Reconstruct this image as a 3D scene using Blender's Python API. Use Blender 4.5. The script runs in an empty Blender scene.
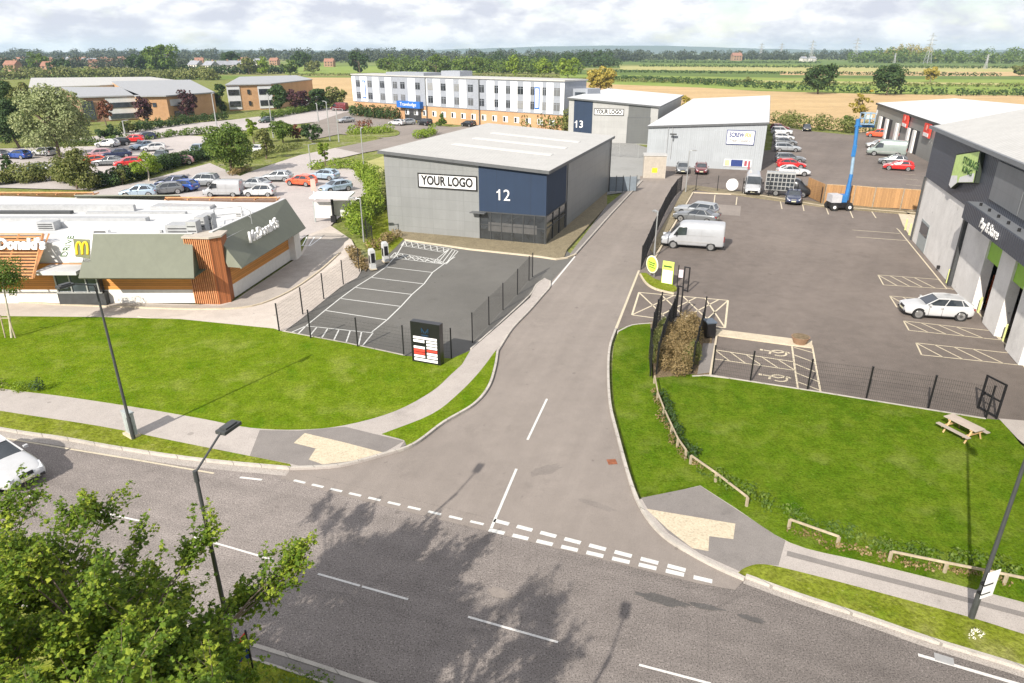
import bpy, math, random
from math import sin, cos, tan, pi, radians, atan, atan2, hypot, floor
from mathutils import Vector, Matrix

# ------------------------------------------------------------------ scene
scene = bpy.context.scene
COL = scene.collection
CAM_H = 16.5
FOC = 683.0
PITCH = atan((341.5 - 52) / FOC)
CP, SP = cos(PITCH), sin(PITCH)

def ray(px, py):
    u = (px - 512) / FOC; v = (341.5 - py) / FOC
    return Vector((u, CP + v * SP, -SP + v * CP))

def G(px, py, z=0.0):
    """point of the level z that the photograph shows at this pixel"""
    d = ray(px, py); t = (CAM_H - z) / -d.z
    return Vector((d.x * t, d.y * t, z))

def GG(pts, z=0.0):
    return [G(x, y, z) for x, y in pts]

def ht(bx, by, ty):
    p = G(bx, by); v = (341.5 - ty) / FOC
    return CAM_H + p.y * (-SP + v * CP) / (CP + v * SP)

def catmull(P, n=6, closed=False):
    out = []
    m = len(P)
    for i in range(m if closed else m - 1):
        if closed:
            p0, p1, p2, p3 = P[i-1], P[i], P[(i+1) % m], P[(i+2) % m]
        else:
            p0 = P[i-1] if i > 0 else P[0] * 2 - P[1]
            p1, p2 = P[i], P[i+1]
            p3 = P[i+2] if i + 2 < m else P[i+1] * 2 - P[i]
        for k in range(n):
            t = k / n
            out.append(0.5 * ((2 * p1) + (p2 - p0) * t + (2*p0 - 5*p1 + 4*p2 - p3) * t*t + (3*p1 - p0 - 3*p2 + p3) * t**3))
    if not closed: out.append(P[-1].copy())
    return out

def smooth_px(pts, n=6, z=0.0):
    return catmull(GG(pts, z), n)

def offset_line(P, d):
    out = []
    for i, p in enumerate(P):
        a = P[max(0, i-1)]; b = P[min(len(P)-1, i+1)]
        t = Vector((b.x - a.x, b.y - a.y, 0))
        if t.length < 1e-9: t = Vector((1, 0, 0))
        t.normalize()
        out.append(Vector((p.x - t.y * d, p.y + t.x * d, p.z)))
    return out

# ------------------------------------------------------------------ materials
class N:
    """tiny node graph helper"""
    def __init__(s, name):
        s.m = bpy.data.materials.new(name); s.m.use_nodes = True
        s.nt = s.m.node_tree; s.b = s.nt.nodes['Principled BSDF']
        s.out = s.nt.nodes['Material Output']
    def new(s, t): return s.nt.nodes.new(t)
    def link(s, a, b): s.nt.links.new(a, b)
    def pos(s, world=True, scale=(1,1,1)):
        if world:
            g = s.new('ShaderNodeNewGeometry').outputs['Position']
        else:
            g = s.new('ShaderNodeTexCoord').outputs['Object']
        mp = s.new('ShaderNodeMapping'); mp.inputs['Scale'].default_value = scale
        s.link(g, mp.inputs['Vector']); return mp.outputs[0]
    def noise(s, vec, scale, detail=3, rough=.55):
        n = s.new('ShaderNodeTexNoise'); n.inputs['Scale'].default_value = scale
        n.inputs['Detail'].default_value = detail; n.inputs['Roughness'].default_value = rough
        s.link(vec, n.inputs['Vector']); return n.outputs['Fac']
    def ramp(s, fac, stops):
        r = s.new('ShaderNodeValToRGB'); e = r.color_ramp.elements
        while len(e) < len(stops): e.new(.5)
        for k, (p, c) in enumerate(stops):
            e[k].position = p; e[k].color = (*c[:3], 1)
        s.link(fac, r.inputs['Fac']); return r.outputs['Color']
    def mix(s, fac, a, b, mode='MIX'):
        m = s.new('ShaderNodeMix'); m.data_type = 'RGBA'; m.blend_type = mode
        if isinstance(fac, (int, float)): m.inputs[0].default_value = fac
        else: s.link(fac, m.inputs[0])
        for v, i in ((a, 6), (b, 7)):
            if isinstance(v, (tuple, list)): m.inputs[i].default_value = (*v[:3], 1)
            else: s.link(v, m.inputs[i])
        return m.outputs[2]
    def math(s, op, a, b=0.0, c=None):
        m = s.new('ShaderNodeMath'); m.operation = op
        for i, v in enumerate((a, b) if c is None else (a, b, c)):
            if isinstance(v, (int, float)): m.inputs[i].default_value = v
            else: s.link(v, m.inputs[i])
        return m.outputs[0]
    def bump(s, h, strength=.3, dist=.02):
        b = s.new('ShaderNodeBump'); b.inputs['Strength'].default_value = strength
        b.inputs['Distance'].default_value = dist
        s.link(h, b.inputs['Height']); s.link(b.outputs[0], s.b.inputs['Normal'])
    def base(s, v):
        if isinstance(v, (tuple, list)): s.b.inputs['Base Color'].default_value = (*v[:3], 1)
        else: s.link(v, s.b.inputs['Base Color'])

def sc(c, k): return tuple(min(1, x * k) for x in c[:3])

def plain(name, col, rough=.6, metal=0, var=.10, scale=3.0, spec=.4, coat=0, fine=None):
    n = N(name); v = n.pos(False)
    f = n.noise(v, scale, 4)
    c = n.ramp(f, [(.3, sc(col, 1 - var)), (.7, sc(col, 1 + var))])
    if fine:
        f2 = n.noise(v, fine[0], 2)
        c = n.mix(n.ramp(f2, [(.35, (0,0,0)), (.65, (1,1,1))]), c, n.mix(1.0, c, (1 - fine[1],) * 3, 'MULTIPLY'))
    n.base(c)
    n.b.inputs['Roughness'].default_value = rough; n.b.inputs['Metallic'].default_value = metal
    n.b.inputs['Specular IOR Level'].default_value = spec
    if coat: n.b.inputs['Coat Weight'].default_value = coat; n.b.inputs['Coat Roughness'].default_value = .05
    return n.m

def ground_mat(name, dark, light, big=.12, mid=1.2, fine=28, speck=.35, patch=.25, rough=.9, streak=None, bump=.25, crack=False, along=None):
    """aggregate surface: large stains, medium blotches, fine stones"""
    n = N(name); v = n.pos(True)
    fb = n.noise(v, big, 4, .6); fm = n.noise(v, mid, 5, .65); ff = n.noise(v, fine, 2, .6)
    c = n.ramp(fb, [(.32, dark), (.68, light)])
    mm = n.ramp(fm, [(.3, (1 - patch,)*3), (.7, (1 + patch*.0,)*3)])
    c = n.mix(1.0, c, mm, 'MULTIPLY')
    sp = n.ramp(ff, [(.35, (1 - speck,)*3), (.52, (1,)*3), (.7, (1,)*3)])
    c = n.mix(1.0, c, sp, 'MULTIPLY')
    br = n.ramp(n.noise(v, fine * .8, 1), [(.60, (0,)*3), (.70, (1,)*3)])
    c = n.mix(n.math('MULTIPLY', br, speck * .6), c, sc(light, 1.9))
    if streak:
        ang, wid, amt = streak
        mp = n.new('ShaderNodeMapping'); g = n.new('ShaderNodeNewGeometry')
        mp.inputs['Rotation'].default_value = (0, 0, -ang); mp.inputs['Scale'].default_value = (.03, wid, 1)
        n.link(g.outputs['Position'], mp.inputs['Vector'])
        # mapping applies scale before rotation, so rotate in a first step
        mp0 = n.new('ShaderNodeMapping'); mp0.inputs['Rotation'].default_value = (0, 0, -ang)
        n.link(g.outputs['Position'], mp0.inputs['Vector'])
        mp.inputs['Rotation'].default_value = (0, 0, 0)
        n.link(mp0.outputs[0], mp.inputs['Vector'])
        fs = n.noise(mp.outputs[0], 1.0, 3)
        c = n.mix(1.0, c, n.ramp(fs, [(.35, (1 - amt,)*3), (.65, (1,)*3)]), 'MULTIPLY')
    st_ = n.ramp(n.noise(v, .33, 5, .75), [(.57, (1,)*3), (.70, (.86,)*3)])
    c = n.mix(1.0, c, st_, 'MULTIPLY')
    oil = n.ramp(n.noise(v, 1.9, 1, .4), [(.74, (1,)*3), (.80, (.74,)*3)])
    c = n.mix(1.0, c, oil, 'MULTIPLY')
    if crack:
        vo = n.new('ShaderNodeTexVoronoi'); vo.feature = 'DISTANCE_TO_EDGE'; vo.inputs['Scale'].default_value = .16
        wv = n.mix(.12, v, n.new('ShaderNodeTexNoise').outputs['Color'])
        n.link(wv, vo.inputs['Vector'])
        cr = n.ramp(vo.outputs['Distance'], [(.0, (.72,)*3), (.004, (1,)*3)])
        c = n.mix(.6, c, n.mix(1.0, c, cr, 'MULTIPLY'))
    if along:      # surface colour darkens towards one end of the road
        sx = n.new('ShaderNodeSeparateXYZ'); n.link(v, sx.inputs[0]); mr = n.new('ShaderNodeMapRange')
        mr.inputs['From Min'].default_value = along[0]; mr.inputs['From Max'].default_value = along[1]; n.link(n.math('ADD', sx.outputs[0], n.math('MULTIPLY', fb, 8.0)), mr.inputs['Value'])
        c = n.mix(1.0, c, n.ramp(mr.outputs[0], [(0, (.62,)*3), (1, (1,)*3)]), 'MULTIPLY')
    n.base(c)
    n.b.inputs['Roughness'].default_value = rough; n.b.inputs['Specular IOR Level'].default_value = .25
    n.bump(ff, bump, .01)
    return n.m

def grass_mat(name, a, b, c3, big=.18, scale=9, stripe=None):
    n = N(name); v = n.pos(True)
    f1 = n.noise(v, big, 4, .6); f2 = n.noise(v, .75, 5, .72); f3 = n.noise(v, scale, 3, .75); f4 = n.noise(v, .38, 4, .65); f5 = n.noise(v, 2.6, 4, .7)
    col = n.ramp(f1, [(.3, a), (.7, b)])
    col = n.mix(n.ramp(f2, [(.40, (0,)*3), (.66, (.85,)*3)]), col, c3)                                   # lusher and paler tufts
    col = n.mix(n.ramp(f4, [(.54, (0,)*3), (.66, (.45,)*3)]), col, (c3[0]*1.4, c3[1]*1.2, c3[2]*3.0))    # dry pale patches
    col = n.mix(n.ramp(f4, [(.30, (.55,)*3), (.42, (0,)*3)]), col, (a[0]*.62, a[1]*.92, a[2]*.8))          # deep green patches
    col = n.mix(1.0, col, n.ramp(f5, [(.34, (.78,)*3), (.60, (1.06,)*3)]), 'MULTIPLY')
    col = n.mix(1.0, col, n.ramp(f3, [(.3, (.55,)*3), (.6, (1.15,)*3)]), 'MULTIPLY')
    cl = n.ramp(n.noise(v, 5.5, 2, .5), [(.70, (0,)*3), (.76, (.6,)*3)])                                   # clover and daisies
    col = n.mix(cl, col, (c3[0]*1.5, c3[1]*1.35, c3[2]*3))
    n.base(col); n.b.inputs['Roughness'].default_value = 1; n.b.inputs['Specular IOR Level'].default_value = .0
    n.bump(f3, .7, .08)
    return n.m

def paint_mat(name, col, wear=.45, scale=6):
    n = N(name); v = n.pos(True)
    f = n.noise(v, scale, 5, .75)
    n.base(n.ramp(f, [(.25, sc(col, 1 - wear)), (.5, col), (.8, sc(col, 1.05))]))
    n.b.inputs['Roughness'].default_value = .8; return n.m

def clad_mat(name, col, hs=.9, vs=3.4, line=.82, var=.05, rough=.45, axis='x', metal=0.1, fine=0):
    """coated metal wall cladding with panel joints"""
    n = N(name)
    tc = n.new('ShaderNodeTexCoord'); sx = n.new('ShaderNodeSeparateXYZ'); n.link(tc.outputs['Object'], sx.inputs[0])
    X = n.math('ADD', sx.outputs[0], sx.outputs[1])
    f = n.noise(tc.outputs['Object'], .6, 4)
    c = n.ramp(f, [(.3, sc(col, 1 - var)), (.7, sc(col, 1 + var))])
    def joint(val, sp, w):
        fr = n.math('FRACT', n.math('DIVIDE', n.math('ADD', val, 500.0), sp))
        return n.math('LESS_THAN', fr, w / sp)
    j = joint(sx.outputs[2], hs, .035) if hs else None
    if vs:
        j2 = joint(X, vs, .04); j = n.math('MAXIMUM', j, j2) if j else j2
    if hs and vs:
        cid = n.math('ADD', n.math('FLOOR', n.math('DIVIDE', n.math('ADD', sx.outputs[2], 500.0), hs)), n.math('MULTIPLY', n.math('FLOOR', n.math('DIVIDE', n.math('ADD', X, 500.0), vs)), 37.0))
        wn = n.new('ShaderNodeTexWhiteNoise'); wn.noise_dimensions = '1D'; n.link(cid, wn.inputs['W'])
        c = n.mix(1.0, c, n.ramp(wn.outputs['Value'], [(0, (.94,)*3), (1, (1.0,)*3)]), 'MULTIPLY')
    if j: c = n.mix(j, c, sc(col, line))
    st = n.noise(n.pos(False, (1.5, 1.5, .08)), 2.0, 3)
    c = n.mix(1.0, c, n.ramp(st, [(.35, (.93,)*3), (.65, (1,)*3)]), 'MULTIPLY')
    n.base(c); n.b.inputs['Roughness'].default_value = rough; n.b.inputs['Metallic'].default_value = metal
    if fine:
        fr = n.math('FRACT', n.math('DIVIDE', n.math('ADD', X, 500.0), fine))
        tri = n.math('ABSOLUTE', n.math('SUBTRACT', fr, .5))
        n.bump(tri, .9, .06)
    return n.m

def leaf_mat(name, a, b, c, trans=.25, cl=.9, rnd_=.5):
    n = N(name)
    g = n.new('ShaderNodeNewGeometry')
    f = n.noise(n.pos(True), cl, 2)
    f = n.math('ADD', n.math('MULTIPLY', n.math('SUBTRACT', f, .5), 1.9), .5)
    k = n.math('ADD', n.math('MULTIPLY', g.outputs['Random Per Island'], rnd_), n.math('MULTIPLY', f, 1 - rnd_))
    col = n.ramp(k, [(.12, a), (.5, b), (.88, c)])
    n.base(col); n.b.inputs['Roughness'].default_value = .6; n.b.inputs['Specular IOR Level'].default_value = .25
    if trans:
        t = n.new('ShaderNodeBsdfTranslucent'); n.link(n.mix(.5, col, (.3, .42, .05)), t.inputs['Color'])
        m = n.new('ShaderNodeMixShader'); m.inputs[0].default_value = trans
        n.link(n.b.outputs[0], m.inputs[1]); n.link(t.outputs[0], m.inputs[2]); n.link(m.outputs[0], n.out.inputs['Surface'])
    return n.m

def glass_mat(name, col, rough=.08):
    n = N(name); f = n.noise(n.pos(False), 1.2, 2)
    n.base(n.ramp(f, [(.3, sc(col, .7)), (.7, sc(col, 1.25))])); n.b.inputs['Roughness'].default_value = rough
    n.b.inputs['Specular IOR Level'].default_value = .7
    n.b.inputs['Coat Weight'].default_value = .5
    return n.m

def wood_mat(name, col, vertical=True, sp=.14, var=.25):
    n = N(name)
    tc = n.new('ShaderNodeTexCoord'); sx = n.new('ShaderNodeSeparateXYZ'); n.link(tc.outputs['Object'], sx.inputs[0])
    val = n.math('ADD', sx.outputs[0], sx.outputs[1]) if vertical else sx.outputs[2]
    d = n.math('DIVIDE', n.math('ADD', val, 300.0), sp)
    wn = n.new('ShaderNodeTexWhiteNoise'); wn.noise_dimensions = '1D'; n.link(n.math('FLOOR', d), wn.inputs['W'])
    c = n.ramp(wn.outputs['Value'], [(0, sc(col, 1 - var)), (1, sc(col, 1 + var))])
    j = n.math('LESS_THAN', n.math('FRACT', d), .1)
    c = n.mix(j, c, sc(col, .35))
    g = n.noise(n.pos(False, (6, 6, .6) if vertical else (.6, .6, 8)), 3, 4)
    c = n.mix(1.0, c, n.ramp(g, [(.3, (.8,)*3), (.7, (1,)*3)]), 'MULTIPLY')
    n.base(c); n.b.inputs['Roughness'].default_value = .75
    return n.m

# ------------------------------------------------------------------ meshes
REG = {}
def put(o, parent):
    o.parent = parent; REG.setdefault(parent.name, []).append(o)
def KIDS(o): return list(REG.get(o.name, []))

class MB:
    def __init__(s): s.v = []; s.f = []; s.mi = []; s.cur = 0
    def add(s, vs, fs):
        o = len(s.v); s.v += [tuple(v) for v in vs]
        for f in fs: s.f.append(tuple(i + o for i in f)); s.mi.append(s.cur)
        return s
    def box(s, c, d, rz=0, rx=0, ry=0):
        x, y, z = d[0]/2, d[1]/2, d[2]/2
        R = Matrix.Rotation(rz, 3, 'Z') @ Matrix.Rotation(ry, 3, 'Y') @ Matrix.Rotation(rx, 3, 'X')
        vs = [R @ Vector((a, b, e)) + Vector(c) for a, b, e in
              ((-x,-y,-z),(x,-y,-z),(x,y,-z),(-x,y,-z),(-x,-y,z),(x,-y,z),(x,y,z),(-x,y,z))]
        return s.add(vs, [(0,3,2,1),(4,5,6,7),(0,1,5,4),(1,2,6,5),(2,3,7,6),(3,0,4,7)])
    def b2(s, x0, x1, y0, y1, z0, z1):
        return s.box(((x0+x1)/2, (y0+y1)/2, (z0+z1)/2), (abs(x1-x0), abs(y1-y0), abs(z1-z0)))
    def prism(s, P, z0, z1, bottom=False):
        n = len(P)
        area = sum(P[i][0]*P[(i+1)%n][1] - P[(i+1)%n][0]*P[i][1] for i in range(n))
        if area < 0: P = P[::-1]
        h0 = (lambda i: z0[i] if isinstance(z0, list) else z0); h1 = (lambda i: z1[i] if isinstance(z1, list) else z1)
        vs = [(p[0], p[1], h0(i)) for i, p in enumerate(P)] + [(p[0], p[1], h1(i)) for i, p in enumerate(P)]
        fs = [tuple(range(n, 2*n))] + [(i, (i+1) % n, (i+1) % n + n, i + n) for i in range(n)]
        if bottom: fs.append(tuple(range(n-1, -1, -1)))
        return s.add(vs, fs)
    def slab(s, quad, th):
        """thick sheet under four 3D corners"""
        q = [Vector(p) for p in quad]; nrm = (q[1]-q[0]).cross(q[2]-q[0]).normalized()
        if nrm.z < 0: q = q[::-1]; nrm = -nrm
        lo = [p - nrm * th for p in q]; n = len(q)
        return s.add(q + lo, [tuple(range(n)), tuple(range(2*n-1, n-1, -1))] + [(i, i+n, (i+1) % n + n, (i+1) % n) for i in range(n)])
    def cyl(s, a, b, r0, r1=None, n=8, caps=True):
        a, b = Vector(a), Vector(b); r1 = r0 if r1 is None else r1
        d = (b - a).normalized(); u = d.cross(Vector((0,0,1)))
        if u.length < 1e-4: u = Vector((1,0,0))
        u.normalize(); w = d.cross(u)
        vs = []
        for c, r in ((a, r0), (b, r1)):
            for k in range(n):
                t = 2*pi*k/n; vs.append(c + u*cos(t)*r + w*sin(t)*r)
        fs = [(k, (k+1) % n, (k+1) % n + n, k + n) for k in range(n)]
        if caps: fs += [tuple(range(n-1, -1, -1)), tuple(range(n, 2*n))]
        return s.add(vs, fs)
    def tube(s, P, r, n=6):
        for i in range(len(P)-1):
            ra = r[i] if isinstance(r, list) else r; rb = r[i+1] if isinstance(r, list) else r
            s.cyl(P[i], P[i+1], ra, rb, n)
        return s
    def mesh(s, name, mats, smooth=False):
        me = bpy.data.meshes.new(name); me.from_pydata(s.v, [], s.f)
        for m in (mats if isinstance(mats, (list, tuple)) else [mats]): me.materials.append(m)
        if len(me.materials) > 1: me.polygons.foreach_set('material_index', s.mi)
        if smooth: me.polygons.foreach_set('use_smooth', [True] * len(s.f))
        me.update(); return me
    def build(s, name, mats, parent=None, loc=(0,0,0), rz=0, smooth=False):
        o = bpy.data.objects.new(name, s.mesh(name, mats, smooth)); COL.objects.link(o)
        o.location = loc; o.rotation_euler = (0, 0, rz)
        if parent: put(o, parent)
        return o

def tag(o, label, cat, group=None, kind=None):
    if label: o['label'] = label
    if cat: o['category'] = cat
    if group: o['group'] = group
    if kind: o['kind'] = kind
    return o

def thing(name, label, cat, loc=(0,0,0), rz=0, group=None):
    o = bpy.data.objects.new(name, None); COL.objects.link(o); o.empty_display_size = .3
    o.location = (loc[0], loc[1], loc[2] if len(loc) > 2 else 0); o.rotation_euler = (0, 0, rz)
    return tag(o, label, cat, group)

def copy_tree(o, loc=None, rz=None, label=None, parent=None, scale=None, group=None):
    c = o.copy(); COL.objects.link(c)
    if parent: put(c, parent)
    for ch in KIDS(o): copy_tree(ch, parent=c)
    if loc is not None: c.location = (loc[0], loc[1], loc[2] if len(loc) > 2 else 0)
    if rz is not None: c.rotation_euler[2] = rz
    if scale: c.scale = scale if isinstance(scale, tuple) else (scale,)*3
    if label: c['label'] = label
    if group: c['group'] = group
    return c


def struct(name, mb, mats, **k):
    o = mb.build(name, mats, **k); o['kind'] = 'structure'; return o

def centred(mb):
    """move mesh so its origin sits at its base centre; returns the location"""
    xs = [v[0] for v in mb.v]; ys = [v[1] for v in mb.v]; zs = [v[2] for v in mb.v]
    c = ((min(xs)+max(xs))/2, (min(ys)+max(ys))/2, min(zs))
    mb.v = [(v[0]-c[0], v[1]-c[1], v[2]-c[2]) for v in mb.v]; return c

def text_mesh(s, size, mat, parent, loc, rot, name='lettering', depth=.03, align='CENTER', squash=None, bold=0.0, shear=0):
    cu = bpy.data.curves.new(name, 'FONT'); cu.body = s; cu.size = size; cu.extrude = depth / 2
    cu.align_x = align; cu.align_y = 'CENTER'; cu.offset = bold; cu.shear = shear; cu.resolution_u = 3
    t = bpy.data.objects.new(name, cu); COL.objects.link(t)
    dg = bpy.context.evaluated_depsgraph_get(); me = bpy.data.meshes.new_from_object(t.evaluated_get(dg))
    bpy.data.objects.remove(t); bpy.data.curves.remove(cu)
    if squash:
        xs = [v.co.x for v in me.vertices]; w = max(xs) - min(xs); k = squash / w
        for v in me.vertices: v.co.x *= k
    me.materials.clear(); me.materials.append(mat)
    o = bpy.data.objects.new(name, me); COL.objects.link(o); put(o, parent); o.location = loc; o.rotation_euler = rot
    return o

class Frame:
    """building frame: x along the front, y into the depth"""
    def __init__(s, origin, ang): s.o = Vector((origin[0], origin[1], 0)); s.a = ang; s.ux = Vector((cos(ang), sin(ang), 0)); s.uy = Vector((-sin(ang), cos(ang), 0))
    def w(s, x, y, z=0): return s.o + s.ux*x + s.uy*y + Vector((0, 0, z))
    def loc(s, p): d = Vector((p[0], p[1], 0)) - s.o; return d.dot(s.ux), d.dot(s.uy)
    def front(s, px, py, y=0.0):
        d = ray(px, py); c = Vector((0, 0, CAM_H)); q = s.o + s.uy*y - c
        t = q.dot(s.uy) / d.dot(s.uy); p = c + d*t; return (p - s.o).dot(s.ux), p.z
    def side(s, px, py, x=0.0):
        d = ray(px, py); c = Vector((0, 0, CAM_H)); q = s.o + s.ux*x - c
        t = q.dot(s.ux) / d.dot(s.ux); p = c + d*t; return (p - s.o).dot(s.uy), p.z

# ------------------------------------------------------------------ palette
M = {}
M['main'] = ground_mat('coarse_chip_asphalt', (.255,.225,.208), (.34,.302,.28), big=.06, along=(14, -8, 1.0), fine=21, speck=.55, patch=.22, streak=(radians(-18), 1.6, .14), bump=.5, crack=True)
M['side'] = ground_mat('smooth_asphalt', (.240,.210,.188), (.285,.250,.224), fine=34, speck=.22, patch=.12, streak=(radians(72), .9, .10), bump=.2)
M['yard'] = ground_mat('yard_asphalt', (.150,.127,.113), (.225,.190,.168), big=.05, fine=26, speck=.3, patch=.20, streak=(radians(60), .5, .10), bump=.25)
M['bayfloor'] = ground_mat('new_asphalt', (.118,.114,.105), (.150,.145,.134), fine=30, speck=.25, patch=.08, bump=.2)
M['foot'] = ground_mat('footway_asphalt', (.37,.335,.31), (.44,.40,.37), fine=36, speck=.25, patch=.12, bump=.2)
M['foot2'] = ground_mat('darker_footway_asphalt', (.20,.182,.172), (.25,.23,.215), fine=36, speck=.25, patch=.15, bump=.2)
M['lane'] = ground_mat('drive_lane_concrete', (.48,.425,.38), (.58,.515,.455), fine=30, speck=.2, patch=.14, bump=.2)
M['lanedark'] = ground_mat('drive_lane_asphalt', (.36,.325,.295), (.45,.405,.36), fine=30, speck=.25, patch=.2, bump=.2)
M['park'] = ground_mat('old_car_park_asphalt', (.40,.365,.35), (.50,.455,.435), big=.05, fine=12, speck=.2, patch=.15, bump=.1)
M['forecourt'] = ground_mat('concrete_forecourt', (.26,.26,.25), (.31,.31,.30), fine=20, speck=.15, patch=.08)
M['kerb'] = ground_mat('kerb_concrete', (.42,.39,.35), (.54,.50,.45), mid=3, fine=40, speck=.25, patch=.25)
def add_joints(m, pitch, w=.035, dark=.55):
    nt = m.node_tree; b = nt.nodes['Principled BSDF']; src = b.inputs['Base Color'].links[0].from_socket
    g = nt.nodes.new('ShaderNodeNewGeometry'); s = nt.nodes.new('ShaderNodeSeparateXYZ'); nt.links.new(g.outputs['Position'], s.inputs[0])
    def mt(op, a, bb):
        k = nt.nodes.new('ShaderNodeMath'); k.operation = op
        for i, v in enumerate((a, bb)):
            if isinstance(v, (int, float)): k.inputs[i].default_value = v
            else: nt.links.new(v, k.inputs[i])
        return k.outputs[0]
    t = mt('ADD', mt('MULTIPLY', s.outputs[0], .83), mt('MULTIPLY', s.outputs[1], .71))
    j = mt('LESS_THAN', mt('FRACT', mt('DIVIDE', mt('ADD', t, 500.0), pitch), 0.0), w/pitch)
    mx = nt.nodes.new('ShaderNodeMix'); mx.data_type = 'RGBA'; mx.blend_type = 'MULTIPLY'; nt.links.new(j, mx.inputs[0]); nt.links.new(src, mx.inputs[6]); mx.inputs[7].default_value = (dark, dark, dark, 1)
    nt.links.new(mx.outputs[2], b.inputs['Base Color'])
add_joints(M['kerb'], .92)
M['paving'] = ground_mat('buff_paving', (.50,.43,.32), (.60,.52,.40), mid=2, fine=20, speck=.2, patch=.18)
M['tactile'] = ground_mat('buff_tactile_slab', (.50,.43,.32), (.58,.50,.37), mid=2.5, fine=12, speck=.22, patch=.12, bump=.5)
M['gravel'] = ground_mat('brown_gravel', (.21,.175,.11), (.29,.245,.16), mid=2, fine=14, speck=.5, patch=.25)
M['soil'] = ground_mat('bark_mulch', (.14,.10,.06), (.24,.18,.11), mid=2, fine=10, speck=.5, patch=.35)
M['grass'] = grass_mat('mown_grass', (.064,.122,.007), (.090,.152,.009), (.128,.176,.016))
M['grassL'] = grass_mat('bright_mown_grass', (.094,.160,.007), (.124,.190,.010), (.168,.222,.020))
M['verge'] = grass_mat('verge_grass', (.13,.165,.014), (.165,.20,.020), (.21,.23,.040), scale=7)
M['roughgrass'] = grass_mat('rough_grass', (.13,.17,.04), (.18,.21,.06), (.24,.24,.09), scale=3)
M['white'] = paint_mat('white_road_paint', (.60,.585,.56), .55, 14)
M['cream'] = paint_mat('faded_cream_paint', (.56,.49,.36), .55, 9)
M['newwhite'] = paint_mat('fresh_white_paint', (.56,.565,.545), .38, 11)
M['edge'] = paint_mat('worn_yellow_paint', (.50,.44,.33), .45)
M['dark'] = plain('dark_steel', (.018,.018,.02), .45, .3, .1)
M['black'] = plain('black_panel', (.012,.012,.014), .3, 0, .1, coat=.2)
M['galv'] = plain('galvanised_steel', (.42,.43,.43), .45, .6, .1)
M['greypaint'] = plain('grey_paint', (.33,.36,.36), .5)
M['postgrey'] = plain('dark_grey_post_paint', (.055,.058,.06), .5, .1, .15)
M['whitepl'] = plain('white_plastic', (.72,.72,.72), .4, 0, .04)
M['timber'] = wood_mat('pale_timber', (.52,.36,.20), True, .15, .2)
M['oldtimber'] = plain('weathered_timber', (.34,.27,.19), .8, 0, .3, 2.5)
M['rail'] = plain('pale_weathered_rail', (.36,.30,.215), .85, 0, .3, 2.5)
M['bark'] = plain('bark', (.14,.105,.075), .9, 0, .3, 4)
M['palebark'] = plain('pale_stem_bark', (.46,.42,.34), .9, 0, .2, 4)

# ------------------------------------------------------------------ ground sheets
S = struct
def sheet(name, P, z, mat):
    mb = MB(); P = [Vector((p[0], p[1], 0)) for p in P]
    a = sum(P[i].x*P[(i+1)%len(P)].y - P[(i+1)%len(P)].x*P[i].y for i in range(len(P)))
    if a < 0: P = P[::-1]
    c = (sum(p.x for p in P)/len(P), sum(p.y for p in P)/len(P))
    mb.add([(p.x-c[0], p.y-c[1], 0) for p in P], [tuple(range(len(P)))])
    return S(name, mb, mat, loc=(c[0], c[1], z))
def raised(name, P, z1, mat, z0=-.1):
    mb = MB(); c = (sum(p[0] for p in P)/len(P), sum(p[1] for p in P)/len(P))
    mb.prism([(p[0]-c[0], p[1]-c[1]) for p in P], z0, z1)
    return S(name, mb, mat, loc=(c[0], c[1], 0))
def strip(name, P, w, z0, z1, mat, off=0):
    """kerb like bar along a line; off>0 = to its left"""
    mb = MB(); A = offset_line(P, off + w/2); B = offset_line(P, off - w/2); n = len(P)
    vs = []
    for a, b in zip(A, B): vs += [(a.x,a.y,z0),(b.x,b.y,z0),(b.x,b.y,z1),(a.x,a.y,z1)]
    fs = []
    for i in range(n-1):
        o = 4*i
        for k in range(4): fs.append((o+k, o+4+k, o+4+(k+1)%4, o+(k+1)%4))
    fs += [(0,1,2,3),(4*n-1,4*n-2,4*n-3,4*n-4)]
    mb.add(vs, fs); return S(name, mb, mat)

# land to the horizon, gently varied field colours
n = N('distant_land'); v = n.pos(True, (.35, 1, 1))
f = n.noise(v, .006, 3, .5); f2 = n.noise(n.pos(True), .05, 4, .7)
c = n.ramp(f, [(.30, (.10,.16,.035)), (.45, (.15,.21,.05)), (.55, (.26,.25,.10)), (.66, (.12,.19,.04))])
c = n.mix(1.0, c, n.ramp(f2, [(.3, (.75,)*3), (.7, (1.05,)*3)]), 'MULTIPLY')
n.base(c); n.b.inputs['Roughness'].default_value = 1; n.b.inputs['Specular IOR Level'].default_value = .05
M['land'] = n.m
mb = MB(); mb.add([(-9000,-300,0),(9000,-300,0),(9000,9000,0),(-9000,9000,0)], [(0,1,2,3)])
S('ground', mb, M['land'], loc=(0,0,-.35))

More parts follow.
